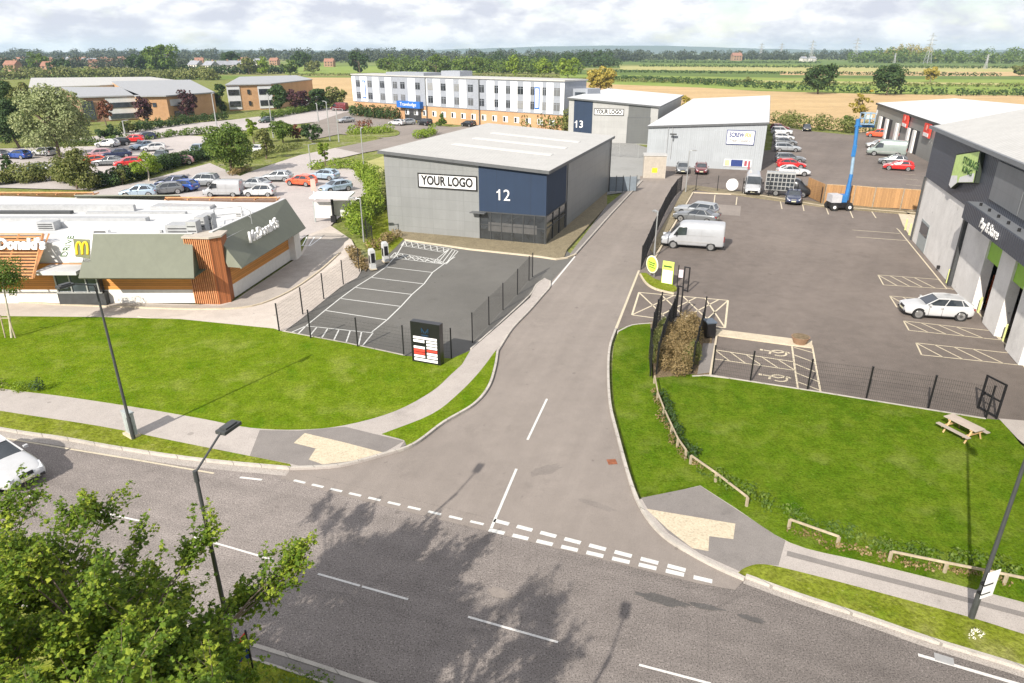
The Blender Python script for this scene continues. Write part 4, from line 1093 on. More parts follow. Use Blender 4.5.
# white vertical panels measured in the enlargement (x4 from 220 and from 440)
wp = [(354,357),(361.5,368),(373.5,379.5),(386.5,392),(398,401),(409,415.5),(425.5,427.5),(433.5,441),(447,453.5),(460,467),(480,486.5),(492,498.5),(511,517.5),(534,541.5),(549.5,554.5),(561,565)]
wp = [(353.5,357),(361.7,368.5),(374,380),(386.5,392.5),(409,416),(426,428),(434,441),(447,454),(460,467),(487.5,495),(499,506.5),(511,518),(524,531),(535,543),(547,554),(561,565)]
for a_, b_ in wp:
    x0, x1 = fH.front(a_, 95)[0], fH.front(b_, 95)[0]
    mb = MB(); mb.b2(x0, min(x1, WH+.2), -.25, -.15, zb1+.2, HH-.35); mb.build('white_panel', M['hwhite'], up)
gaps = [359.5,371,383.2,395,405,421,430.5,444,457,471.5,483.5,497,509,521,533,545,557.5]
gaps = [359.5,371,383.3,396,403.5,418.5,431,444,457.3,471,482,497,508.8,521,533,545,557.5]
for g_ in gaps:
    xc = fH.front(g_, 95)[0]
    for z0 in (zb1+1.0, zb1+(HH-zb1)/2+.6):
        mb = MB(); mb.box((xc, -.18, z0+.7), (1.6, .08, 1.6)); wi_ = mb.build('window', M['hglass'], up); mb = MB(); mb.box((xc, -.235, z0+.7), (.07, .03, 1.6)); mb.box((xc, -.24, z0+1.15), (1.6, .03, .06)); mb.build('frame', M['hgrey'], wi_)
for k in range(15):
    xc = WH*(.30+.047*k)
    mb = MB(); mb.box((xc, -.03, zb1*.55), (1.5, .08, 1.3)); w_ = mb.build('window', M['hwhite'], uH)
    mb = MB(); mb.box((xc-.3, -.08, zb1*.55), (.6, .04, 1.05)); mb.build('pane', M['glassdark'], w_)
xe0, xe1 = fH.front(401,110)[0], fH.front(424,110)[0]
mb = MB(); mb.b2(xe0, xe1, -1.4, -.16, zb1-.6, zb1+1.0); cn = mb.build('entrance_sign', M['bluesign'], uH)
text_mesh('HOTEL  HOTEL'[:0] or 'Travelodge', 1.2, M['whitepl'], cn, ((xe0+xe1)/2, -1.44, zb1+.25), (pi/2,0,0), 'lettering', .04, squash=(xe1-xe0)*.7)
mb = MB(); mb.b2(xe0+1.5, xe1-1.0, -.06, .0, .05, zb1-.7); mb.build('entrance_glazing', M['glassdark'], uH)
for a_ in (365, 538):
    x0 = fH.front(a_, 90)[0]
    mb = MB(); mb.b2(x0-.7, x0+.7, -.35, -.26, zb1+1.0, HH-1.3); s2 = mb.build('banner_sign', M['bluesign'], up)
    mb = MB(); mb.b2(x0-.45, x0+.45, -.38, -.355, zb1+1.3, HH-1.6); mb.build('banner_face', M['whitepl'], s2)
mb = MB(); x0 = fH.front(480,100)[0]; mb.cyl((x0,-.35,0),(x0,-.35,HH),.12); x0 = fH.front(427,100)[0]; mb.cyl((x0,-.35,0),(x0,-.35,HH),.12); mb.build('downpipe', M['trim'], uH)
mb = MB(); mb.b2(WH+.2, WH+4, 3, 8, -.1, HH-1.5); mb.build('stair_wing', M['hgrey'], uH)
mb = MB(); mb.b2(WH+.8, WH+3.5, 2.9, 2.99, HH-4.5, HH-2.2); mb.build('wing_window', M['glass'], uH)
M['officeroof'] = clad_mat('weathered_grey_roof', (.30,.31,.325), 0, 1.0, .93, rough=.7, metal=0)

# ------------------------------------------------------------------ offices and houses in the background
M['officewhite'] = clad_mat('office_white_panel', (.60,.61,.63), 0, 2, .9)
M['brickbrown'] = ground_mat('brown_brick', (.30,.185,.12), (.38,.24,.16), big=.3, mid=1.5, fine=6, speck=.15, patch=.15)
def block(name, label, roofpx, z, wallm, roofm, base=-.1, upper=None, group=None):
    """building whose roof corners show at these pixels at height z"""
    P = GG(roofpx, z); c = sum(P, Vector())/len(P); t = thing(name, label, 'building', (c.x, c.y, 0), 0, group)
    Q = [(p.x-c.x, p.y-c.y) for p in P]
    mb = MB(); mb.prism(Q, base, z*(.5 if upper else 1)); mb.build('wall', wallm, t)
    if upper:
        mb = MB(); mb.prism([(x*1.002, y*1.002) for x, y in Q], z*.5, z); mb.build('upper_wall', upper, t)
    mb = MB(); mb.prism([(x*1.015, y*1.015) for x, y in Q], z, z+.3, True); mb.build('roof', roofm, t)
    return t, Q, c
def band(t, a, b, z0, z1, m, nm, off=.12, k0=0, k1=1):
    """flat feature standing just proud of the wall from a to b"""
    a, b = Vector((*a, 0)), Vector((*b, 0)); d = (b-a).normalized(); q = Vector((d.y, -d.x, 0))
    if q.dot((a+b)/2) < 0: q = -q
    p0 = a.lerp(b, k0) + q*off; p1 = a.lerp(b, k1) + q*off
    mb = MB(); mid = (p0+p1)/2; mb.box((mid.x, mid.y, (z0+z1)/2), ((p1-p0).length, .12, z1-z0), rz=atan2(d.y, d.x)); return mb.build(nm, m, t)
# office with long front glazing, left
t, Q, c = block('office_building', 'wide white roofed office with blue glazed front behind the silver willow', [(78,98),(139,96),(119,88),(62,88)], 5.8, M['brickbrown'], M['officeroof'])
band(t, Q[0], Q[1], .2, 5.6, M['officewhite'], 'white_front', .1, .42, 1)
band(t, Q[0], Q[1], 3.1, 4.4, M['glass'], 'window_band', .25, .45, .98); band(t, Q[0], Q[1], .4, 1.7, M['glass'], 'window_band', .25, .45, .98)
band(t, Q[0], Q[1], .5, 5.0, M['glass'], 'corner_glazing', .25, .03, .22)
t, Q, c = block('office_building', 'orange brick office with broad grey roof behind the dark red trees', [(136,97),(166,96.5),(214,93),(190,80.5),(112,82)], 5.8, M['brickor'], M['officeroof'])
band(t, Q[0], Q[1], 3.3, 4.3, M['glass'], 'window', .1, .50, .62); band(t, Q[1], Q[2], 3.4, 5.0, M['officewhite'], 'white_band', .1, .05, .5)
band(t, Q[1], Q[2], .6, 2.0, M['glass'], 'window_band', .1, .1, .5); band(t, Q[1], Q[2], 3.2, 3.4, M['glass'], 'window_band', .25, .1, .5)
t, Q, c = block('office_building', 'long low white roofed block at the left behind the offices', [(30,88),(100,86),(185,82),(150,77.5),(32,78.5)], 5, M['officewhite'], M['roofgrey'])
t, Q, c = block('office_building', 'white and orange brick office with light roof left of the grey lorry', [(226,85.5),(271,84.5),(312,80),(296,76),(240,77.5)], 7.2, M['brickor'], M['officeroof'])
band(t, Q[0], Q[1], .3, 6.9, M['officewhite'], 'white_front', .12, 0, .28); band(t, Q[0], Q[1], .3, 6.9, M['officewhite'], 'white_front', .12, .68, 1)
for a_, b_ in ((.02,.26),(.70,.98)):
    for z_ in (1.1, 4.4): band(t, Q[0], Q[1], z_, z_+1.6, M['glassdark'], 'window_band', .26, a_, b_)
for z_ in (1.3, 4.6): band(t, Q[0], Q[1], z_, z_+1.3, M['glassdark'], 'window', .2, .44, .50)

M['tile'] = plain('red_brown_roof_tile', (.26,.13,.09), .9, 0, .2, 1); M['slate'] = plain('grey_slate_roof', (.24,.25,.28), .9, 0, .15, 1)
M['render'] = plain('pale_render', (.58,.55,.50), .9)
def house_proto(label, wall, roof, group):
    t = thing('house', label, 'house', group=group)
    mb = MB(); mb.b2(-5, 5, -4, 4, -.3, 5); mb.build('wall', wall, t)
    mb = MB(); v = [(-5.3,-4.4,4.8),(5.3,-4.4,4.8),(5.3,4.4,4.8),(-5.3,4.4,4.8),(-5.3,0,8),(5.3,0,8)]
    mb.add(v, [(0,1,5,4),(2,3,4,5),(1,2,5),(3,0,4)]); r = mb.build('roof', roof, t)
    mb = MB(); mb.box((3,0,8.1), (.9,.9,1.8)); mb.build('chimney', M['brickbrown'], r)
    for x in (-3, 0, 3):
        for z in (1.5, 3.8):
            mb = MB(); mb.box((x,-4.03,z), (1.3,.1,1.2)); mb.build('window', M['glassdark'], t)
    return t
hA = house_proto('red roofed brick house among the trees on the skyline', M['brickbrown'], M['tile'], 'red roofed houses on the left skyline')
hB = house_proto('grey roofed pale house among the trees on the skyline', M['render'], M['slate'], 'grey roofed houses on the left skyline')
spotsA = [(38,69),(14,71),(75,66),(112,66),(128,65),(96,68),(330,66.5),(52,73),(6,66),(22,63.5),(50,64.5),(84,63),(104,63.5),(140,64),(122,62.5),(200,64.5),(245,64),(275,65)]
spotsB = [(28,66),(88,65),(197,71),(212,72),(225,71.5),(236,71),(62,67),(150,65),(36,63),(70,62.5),(96,65.5),(132,67),(175,66),(260,66.5)]
for proto, spots in ((hA, spotsA), (hB, spotsB)):
    for i, (x, y) in enumerate(spots):
        o = proto if i == 0 else copy_tree(proto)
        p = G(x, y); o.location = (p.x, p.y, 0); o.rotation_euler[2] = radians((x*37) % 70 - 35); s = 1.15; o.scale = (s, s, s)
o = copy_tree(hA, G(736,60.5), .1, 'brick farmhouse alone in the far fields', scale=1.9); o['group'] = 'farm buildings in the far fields'
for x in (803, 812): copy_tree(hB, G(x,61.5), .3, 'small white building by the far tree belt', scale=1.1, group='farm buildings in the far fields')

# ------------------------------------------------------------------ local roads and car parks at the left
sheet('service_road', GG([(-300,175),(0,142),(60,136),(110,133),(160,126),(230,120),(300,112),(345,107),(350,111),(325,119),(240,131),(160,137),(110,141),(60,146),(0,153),(-300,192)][:0] or [(60,141),(110,134),(165,125.5),(230,120),(300,111.5),(345,106),(352,110),(330,120),(240,131),(160,137),(110,142)]), .002, M['park'])
sheet('car_park', GG([(-200,168),(-60,150),(98,146),(175,134.5),(213,137),(208,152),(150,168),(92,190),(-60,186),(-200,196)]), .0, M['park'])
sheet('car_park', GG([(60,203),(90,192),(150,179),(210,163),(240,176),(252,171),(300,155),(345,146),(362,153),(340,158),(316,163),(310,170),(350,168),(368,180),(368,192),(356,200),(345,212),(330,226),(305,236),(280,262),(200,262),(60,220)]), .001, M['park'])
sheet('service_road', GG([(340,147),(362,153),(440,139),(500,130),(560,136),(600,133),(560,127),(480,124),(420,131)]), .003, M['side'])
sheet('car_park', GG([(300,127),(345,112),(430,125),(560,137),(500,134),(440,140),(360,153),(335,148),(390,139),(340,134),(310,140)]), .004, M['side'])
raised('planted_island', smooth_px([(345,133),(360,128),(380,127),(398,131),(396,136),(370,138),(352,137),(345,133)], 3), .1, M['roughgrass'])
sheet('dry_bank', GG([(355,165),(395,152),(430,141),(460,138),(400,155),(388,178),(378,178)]), -.05, M['meadow'])
sheet('lawn', GG([(372,215),(392,208),(392,236),(405,238),(385,258),(370,262),(366,244)]), .012, M['verge'])
raised('mulch_margin', GG([(356,262),(366,258),(372,262),(366,272)]), .1, M['soil'])

# ------------------------------------------------------------------ fences
def mesh_fence(label, posts, h=1.95, post_m=None, pitch=.09, wires=(.15,.95,1.85), group=None, cat='fence', wr=.0028):
    """posts: list of (px,py) feet"""
    P = GG(posts); o = P[0]; t = thing('mesh_fence', label, cat, (o.x, o.y, 0), 0, group)
    L_ = [p - o for p in P]
    for p in L_:
        mb = MB(); mb.box((0,0,h/2), (.07,.07,h)); mb.box((0,0,h+.01), (.09,.09,.03))
        mb.build('post', post_m or M['dark'], t, loc=(p.x, p.y, .0))
    for a, b in zip(L_[:-1], L_[1:]):
        d = b - a; n_ = max(2, int(d.length/pitch)); mb = MB()
        for k in range(1, n_): q = a.lerp(b, k/n_); mb.box((q.x, q.y, h/2+.03), (wr*2, wr*2, h-.12))
        az = atan2(d.y, d.x); m_ = (a+b)/2
        zz = .08
        while zz < h: mb.box((m_.x, m_.y, zz), (d.length, wr*2, wr*2), rz=az); zz += .21
        mb.build('mesh_panel', M['dark'], t)
    return t
mesh_fence('thin black mesh fence between the parking court and the restaurant lane', [(279.5,332.5),(303,315),(324,299.5),(343.5,285),(359.5,272)])
mesh_fence('thin black mesh fence along the lawn with the advertising totem in front', [(311,339.5),(345.5,345.5),(358,348),(404,356.5),(451.5,359.5)][:1]+[(358,348),(404,356.5),(451.5,359.5)])
mesh_fence('thin black mesh fence along the footway right of the totem', [(472.5,342.5),(489,325),(503,310),(517.5,294.5),(529,280.5),(532.5,277)], 1.95)
mesh_fence('black mesh fence around the small green beside the charging points', [(388,217),(359,228.5),(367,239),(373,247)])
mesh_fence('grey mesh fence closing the forecourt of unit 13', [(606,156),(619,157),(638,158),(650,158.5)], 2.2, M['galv'])
mesh_fence('tall black mesh fence between the access road and the yard', [(641,269.5),(646.5,257),(652,243),(658,229.5),(664,216),(670,204.5),(676,195.5),(681,191)][:], 2.0, pitch=.11, wr=.007)
mesh_fence('black mesh fence with a round white sign across the back of the yard', [(681,191),(695.6,190.5),(717,191.5),(742,194),(768,197),(796,200.5),(820,204)], 2.0, pitch=.12)
mesh_fence('black mesh fence between the right lawn and the yard', [(712,376.5),(750,382.8),(807,391.5),(866,399.5),(928,409),(985,420.3)], 1.85)
# entrance gates and fences at the planted bed
mesh_fence('outer tall black fence beside the planted bed, nearest the access road', [(650,378),(649,360),(652,342),(656,328),(660,320)], 1.95, pitch=.11, wr=.006)
mesh_fence('middle tall black gate fence running through the planted bed', [(656,376),(661,356),(667,340),(672,328),(676,316)], 2.0, pitch=.10, wr=.007)
mesh_fence('inner tall black fence at the yard side of the planted bed', [(692,374),(696,358),(700,342),(703.5,325)], 1.95, pitch=.11, wr=.006)
def gate_frame(label, pa, pb, h=1.9, leaf=True, name='steel_gate'):
    a, b = G(*pa), G(*pb); t = thing(name, label, 'gate', (a.x, a.y, 0)); d = b - a; az = atan2(d.y, d.x); w = d.length
    mb = MB(); R_ = Matrix.Rotation(az, 3, 'Z')
    def bx(x0, x1, z0, z1, y=.06): c = R_ @ Vector(((x0+x1)/2, 0, 0)); mb.box((c.x, c.y, (z0+z1)/2), (x1-x0, y, z1-z0), rz=az)
    bx(-.04, .05, .05, h); bx(w-.05, w+.04, .05, h); bx(.05, w-.05, h-.08, h); bx(.05, w-.05, .1, .18); 
    if leaf: bx(.05, w-.05, h*.5-.03, h*.5+.04)
    mb.build('frame', M['dark'], t)
    if leaf:
        mb = MB()
        n_ = int(w/.08)
        for k in range(1, n_): c = R_ @ Vector((w*k/n_, 0, 0)); mb.box((c.x, c.y, h/2), (.007, .007, h-.2))
        mb.build('mesh_infill', M['dark'], t)
        mb = MB(); c = R_ @ Vector((.1, -.05, 0)); mb.box((c.x, c.y, h*.5), (.12, .12, .2), rz=az); mb.build('lock', M['dark'], t)
    return t
gate_frame('black pedestrian gate leaning open at the right end of the lawn fence', (977.5,409), (996,419.5))
gate_frame('narrow upright black gate end frame beside the lime sign', (682.5,291.5), (687.5,292.5), 1.95, False)
gate_frame('narrow upright black gate end frame at the top of the planted bed', (675,318), (680,319), 2.3, False)
# timber fence at the back of the yard
wf = [(823,204.5),(852,206),(872,208),(900,209.5),(917.5,211)]
P = GG(wf); t = thing('timber_fence', 'high orange brown close boarded timber fence behind the blue boom lift', 'fence', P[0]); o = P[0]
hw = ht(823,204.5,184.5)
for p in P: mb = MB(); mb.box((0,.06,hw/2), (.12,.12,hw)); mb.build('post', M['oldtimber'], t, loc=(p.x-o.x, p.y-o.y, 0))
M['fencewood'] = wood_mat('orange_brown_boards', (.42,.235,.10), True, .13, .2)
for a, b in zip(P[:-1], P[1:]):
    d = b - a; mb = MB(); mb.b2(.08, d.length-.08, -.03, .02, .12, hw-.03); mb.build('board_panel', M['fencewood'], t, loc=(a.x-o.x, a.y-o.y, 0), rz=atan2(d.y, d.x))
    mb = MB(); mb.b2(.05, d.length-.05, -.05, .04, hw-.03, hw+.03); mb.build('top_rail', M['timber'], t, loc=(a.x-o.x, a.y-o.y, 0), rz=atan2(d.y, d.x))
# return of the timber fence
mb = MB(); mb.b2(-.05, .0, 0, 5, .1, hw); mb.build('side_panel', M['fencewood'], t)
# grey-blue solid hoarding at the end of the unit 12 passage
a, b = G(609,192), G(636,191.5); t = thing('yard_gate', 'grey blue panelled gate closing the passage beside unit 12', 'gate', a); d = b - a
mb = MB(); n_ = 4
for k in range(n_): mb.b2(d.length*k/n_+.04, d.length*(k+1)/n_-.04, -.03, .03, .1, 1.9)
mb.build('panel', plain('blue_grey_sheet', (.17,.20,.23), .6), t, rz=atan2(d.y, d.x))
mb = MB()
for k in range(n_+1): mb.b2(d.length*k/n_-.03, d.length*k/n_+.03, -.05, .05, 0, 2.05)
mb.build('post', M['postgrey'], t, rz=atan2(d.y, d.x))
# knee rails along the path
rp = [(654,385),(657,402),(663,418),(671,436),(677,449),(685,460.5),(690,466),(715,484),(746,508.5),(788,531),(836.5,548.5),(888.5,563.5),(943.5,575),(1003,587),(1060,599),(1115,612)]
P = GG(rp); missing = {9}
def rail_run(label, idx):
    o = P[idx[0]]; t = thing('knee_rail', label, 'fence', (o.x, o.y, .1), 0, 'low timber knee rails along the path')
    for i in idx:
        mb = MB(); mb.box((0,0,.21), (.085,.085,.42)); mb.build('post', M['rail'], t, loc=(P[i].x-o.x, P[i].y-o.y, 0), rz=.3)
    for a, b in zip(idx[:-1], idx[1:]):
        A_, B_ = P[a]-o, P[b]-o; d = B_-A_; mb = MB(); mb.box((0,0,0), (d.length, .05, .08)); r = mb.build('rail', M['rail'], t, loc=((A_.x+B_.x)/2, (A_.y+B_.y)/2, .43), rz=atan2(d.y, d.x))
rail_run('curving low weathered timber rail beside the access road lawn', [0,1,2,3,4,5])
rail_run('low weathered timber rail behind the right hand crossing', [6,7,8])
rail_run('low timber knee rail over bare stems midway along the right path', [9,10])
rail_run('low timber knee rail at the right edge of the frame by the street lamp', [11,12,13,14,15])

# ------------------------------------------------------------------ lamps and posts
def lamp_post(label, base, h, arm=1.0, armrise=.55, adir=(0,1), m=None, r=(.068,.042), head=True, group=None, z0=.1):
    b = G(*base) if not isinstance(base, Vector) else base
    t = thing('street_lamp', label, 'street lamp', (b.x, b.y, z0), 0, group); m = m or M['postgrey']
    mb = MB(); mb.cyl((0,0,0), (0,0,1.1), r[0]*1.35, r[0]*1.3, 10); mb.cyl((0,0,1.1), (0,0,h), r[0], r[1], 10); mb.build('column', m, t, smooth=False)
    if head:
        a = Vector((adir[0], adir[1], 0)).normalized(); p1 = Vector((0,0,h)); p2 = p1 + a*arm + Vector((0,0,armrise))
        mb = MB(); mb.cyl(p1-Vector((0,0,.25)), p1+Vector((0,0,.06)), r[1]*1.5, r[1]*1.4, 8); mb.tube([p1, p2], r[1]*.7, 6); mb.build('arm', m, t)
        mb = MB(); rz = atan2(a.y, a.x)
        mb.box(p2+a*.30, (.62,.30,.09), rz=rz); mb.box(p2+a*.30+Vector((0,0,.06)), (.40,.2,.06), rz=rz); h_ = mb.build('lantern', m, t)
        mb = MB(); mb.box(p2+a*.34+Vector((0,0,-.055)), (.42,.22,.03), rz=rz); mb.build('lens', M['galv'], h_)
    return t
l1 = lamp_post('tall dark street lamp rising from the grass verge beside a grey cabinet', (134,440.5), 7.4, .9, .35, (-.5,-1))
H2 = ht(241,683,472); l2 = lamp_post('dark street lamp standing among the foreground tree leaves', (240.5,684), H2-.1, 1.0, .55, (.35,1))
l3 = lamp_post('dark street lamp at the right edge with a white placard strapped to it', (970.5,620), 8.2, 1.0, .4, (-.4,-1))
lamp_post('pale yard lamp beside the tall fence in front of the round lime sign', (654,257), ht(654,257,214), .1, .05, (-.3,1), M['galv'], (.06,.05))
lamp_post('pale lamp at the back fence near the substation kiosk', (685.5,192.5), ht(685.5,192.5,152), .3, .1, (1,0), M['galv'], (.07,.05))
lamp_post('slim pale lamp on the hedge side of the restaurant lane', (364,243), ht(364,243,200), .5, .05, (-1,.2), M['galv'], (.06,.045))
for (bx, by, ty, lb) in ((311,168,145,'teal headed lamp by the car park entrance'),(330,141,102,'pale lamp post on the left of the pair before the hotel'),(339,142,109,'pale lamp post on the right of the pair before the hotel'),
                         (364,170,129,'pale lamp post at the near end of the hedge beside unit 12'),(318.5,122,104,'pale lamp post near the white lorry'),(273.5,138,95,'tall pale lamp at the back of the large car park'),
                         (217,128,94,'tall pale lamp in front of the orange brick office'),(206,152,138,'short white post at the corner of the large car park'),(125,134,121,'pale post in front of the dark red trees'),(409,118,103,'pale lamp by the hotel entrance')):
    b = G(bx, by); s_ = max(.06, b.length*.0007)
    lamp_post(lb, (bx, by), ht(bx, by, ty), .6, .1, ((bx*7)%3-1,1), M['galv'], (s_*1.1, s_*.8), z0=0)
# the street lamp whose shadow falls on the road from outside the frame
SUN_AZ, SUN_EL = radians(31), radians(34)
sh = G(619,641); d_ = 7.9/tan(SUN_EL)
lb_ = Vector((sh.x - sin(SUN_AZ)*d_, sh.y - cos(SUN_AZ)*d_, 0))
lamp_post('dark street lamp on the near side of the main road', lb_, 7.3, 1.0, .5, (.3,1))
# cabinet beside lamp 1 and placards
a, b = G(128.5,437), G(135,439.5); t = thing('utility_cabinet', 'grey green metal cabinet on a small concrete base beside the left lamp', 'cabinet', ((a.x+b.x)/2, (a.y+b.y)/2+.12, .1), radians(-35))
mb = MB(); mb.b2(-.30,.30,-.12,.12,.12,1.2); mb.b2(-.33,.33,-.15,.15,1.2,1.25); mb.build('housing', M['greypaint'], t)
mb = MB(); mb.b2(-.38,.38,-.25,.2,0,.12); mb.build('concrete_base', M['paving'], t)
mb = MB(); mb.b2(-.27,-.01,-.135,-.12,.2,1.15); mb.b2(.01,.27,-.135,-.12,.2,1.15); mb.build('doors', M['greypaint'], t)
b = G(969.5,619.5); t = thing('placard', 'white correx placard strapped to the right street lamp', 'sign', (b.x+.05, b.y-.16, .1), radians(20))
mb = MB(); mb.b2(-.16,.36,-.02,.0,.95,1.95); mb.build('board', M['whitepl'], t); mb = MB(); mb.b2(-.18,.2,-.03,.12,1.45,1.5); mb.b2(-.18,.2,-.03,.12,1.1,1.14); mb.build('strap', M['dark'], t)
b = G(252,668); t = thing('banner_sign', 'small red and navy banner sign on the near verge', 'sign', (b.x+.1, b.y-.15, .1), radians(35))
mb = MB(); mb.cyl((0,0,0),(0,0,1.5),.03); mb.build('pole', M['dark'], t)
mb = MB(); mb.add([(0,.02,1.45),(-.5,.02,1.0),(-.55,.02,.5),(0,.02,.45),(0,-.0,1.45),(-.5,-.0,1.0),(-.55,-.0,.5),(0,-.0,.45)], [(0,1,2,3),(7,6,5,4),(0,4,5,1),(1,5,6,2),(2,6,7,3)]); f_ = mb.build('flag', M['red'], t)
mb = MB(); mb.box((-.28,-.012,.7), (.5,.012,.4)); mb.build('navy_part', M['navy'], f_); mb = MB(); mb.box((-.22,-.02,1.05), (.5,.012,.06), ry=.7); mb.build('white_stripe', M['whitepl'], f_)

# totem
a, b = G(412.5,362.5), G(441,367.5); d = b-a; wT = d.length; hT = (ht(412.5,362.5,323)+ht(441,367.5,326))/2
t = thing('advertising_totem', 'black advertising totem with rows of white and red tenant panels', 'sign', (a.x, a.y, .08), atan2(d.y, d.x))
mb = MB(); mb.b2(0, wT, 0, .42, 0, hT); bd = mb.build('housing', M['black'], t)
def tb(x0, x1, z0, z1, m, nm='tenant_panel'):
    mb = MB(); mb.b2(wT*x0, wT*x1, -.03, -.002, hT*z0, hT*z1); return mb.build(nm, m, bd)
M['panelw'] = plain('white_tenant_panel', (.80,.80,.80), .5, 0, .02); M['panelr'] = plain('red_tenant_panel', (.65,.06,.04), .5)
tb(.09,.90,.60,.655,M['panelw']); tb(.09,.47,.515,.575,M['panelw']); tb(.54,.90,.53,.575,M['panelw']); tb(.54,.90,.455,.505,M['panelw'])
tb(.09,.47,.36,.415,M['panelw']); tb(.09,.47,.285,.345,M['panelr']); tb(.54,.90,.38,.43,M['panelw']); tb(.54,.90,.305,.355,M['panelr']); tb(.09,.47,.215,.265,M['panelr']); tb(.09,.47,.145,.195,M['panelw']); tb(.54,.90,.225,.28,M['panelw']); tb(.54,.90,.145,.20,M['panelw']); tb(.09,.90,.055,.115,M['panelw'])
mk = MB()
random.seed(5)
for (x0, x1, z) in ((.15,.42,.54),(.58,.85,.55),(.58,.85,.475),(.35,.62,.625),(.15,.42,.385),(.58,.85,.40),(.6,.85,.25),(.6,.85,.17),(.2,.4,.167)):
    n_ = 5
    for k in range(n_): xx = x0+(x1-x0)*k/n_; mk.b2(wT*xx, wT*(xx+.03), -.036, -.031, hT*z-.015, hT*z+.02)
mk.build('panel_marks', M['greytext'], bd)
M['screenblue'] = plain('blue_emblem', (.015,.05,.10), .4)
mb = MB(); cx, cz = wT*.5, hT*.80
for s_ in (-1, 1):
    mb.box((cx+s_*.12, -.02, cz+.03), (.05,.02,.34), ry=s_*.6); mb.box((cx+s_*.2, -.02, cz+.03), (.035,.02,.26))
mb.build('emblem', M['screenblue'], bd)
mb = MB(); mb.b2(cx-.22, cx+.22, -.03, -.002, cz-.26, cz-.22); mb.b2(cx-.16, cx+.16, -.03, -.002, cz-.34, cz-.31); mb.build('emblem_caption', M['screenblue'], bd)

# round lime sign, lime panel, notices at the yard entrance
b = G(651.5,277); D_ = ht(652,278,258)
t = thing('round_sign', 'round lime green disc sign at the yard entrance', 'sign', (b.x, b.y, .1), radians(-62))
r_ = .62*1.0
mb = MB(); mb.cyl((0,-.06,.95),(0,.0,.95),.70,.70,28); mb.build('disc', plain('white_disc_rim', (.75,.78,.55), .5), t)
mb = MB(); mb.cyl((0,-.075,.95),(0,-.062,.95),.60,.60,28); mb.build('disc_face', plain('lime_disc', (.48,.68,.08), .5), t)
mb = MB(); mb.cyl((-.25,.04,0),(-.25,.04,1.2),.04); mb.cyl((.25,.04,0),(.25,.04,1.2),.04); mb.build('leg', M['galv'], t)
mb = MB(); mb.b2(-.4,.4,-.09,-.078,1.05,1.12); mb.b2(-.35,.3,-.09,-.078,.88,.95); mb.b2(-.3,.4,-.09,-.078,.70,.76); mb.build('sign_marks', M['darkgreen'], t)
a, b = G(661,284.5), G(672,286.5); d = b-a
t = thing('panel_sign', 'lime and white rectangular sign board beside the round lime disc', 'sign', (a.x, a.y, .1), atan2(d.y, d.x)); w_ = d.length; h_ = ht(661,284.5,262)
mb = MB(); mb.b2(0,w_,0,.08,.05,h_); p_ = mb.build('board', plain('lime_board', (.55,.72,.12), .5), t); mb = MB(); mb.b2(.05,w_-.05,-.02,-.002,.1,h_*.62); mb.build('white_face', M['whitepl'], p_)
mb = MB(); mb.b2(.1,w_-.15,-.02,-.002,h_*.75,h_*.82); mb.build('sign_marks', M['darkgreen'], p_)
a, b = G(677,288), G(682,288.5); d = b-a
t = thing('notice_board', 'small pink white notice on black posts next to the lime board', 'sign', (a.x, a.y, .1), atan2(d.y, d.x))
mb = MB(); mb.b2(.03,d.length-.03,0,.03,.75,1.35); mb.build('notice', plain('pink_white_notice', (.70,.60,.66), .5), t); mb = MB(); mb.b2(-.05,.02,-.02,.05,0,1.7); mb.build('post', M['dark'], t)
c = G(731,192.6); t = thing('round_fence_sign', 'round white sign hung on the fence at the back of the yard', 'sign', (c.x, c.y-.1, 0), radians(-4)); z_ = ht(731,192.6,184.5)
rr = 6.0 * (c.y*CP + 6)/FOC
mb = MB(); mb.cyl((0,-.03,z_),(0,.03,z_),rr,rr,28); mb.build('disc', M['whitepl'], t); mb = MB(); mb.box((0,.05,z_-.2), (.06,.03,1.2)); mb.build('bracket', M['dark'], t)

# bollards
for i, ((bx, by), lb) in enumerate((((905,230),'furthest'),((909,235),'second furthest'),((913.5,240.5),'third furthest'),((946.6,283),'fourth furthest'),((957,289.5),'fifth furthest'),((971.6,304),'sixth furthest'),((978,312.5),'fourth nearest'),((996,332.5),'third nearest'),((1003,341),'second nearest'),((1012,352.5),'nearest'))):
    b = G(bx, by); t = thing('bollard', f'yellow green bollard, {lb} in the row before the storage building', 'bollard', (b.x, b.y, 0), 0, 'yellow green bollards along the storage building')
    mb = MB(); mb.cyl((0,0,0),(0,0,1.08),.075,.075,10); mb.build('post', M['bol'], t); mb = MB(); mb.cyl((0,0,1.08),(0,0,1.13),.078,.04,10); mb.build('cap', M['bol'], t)
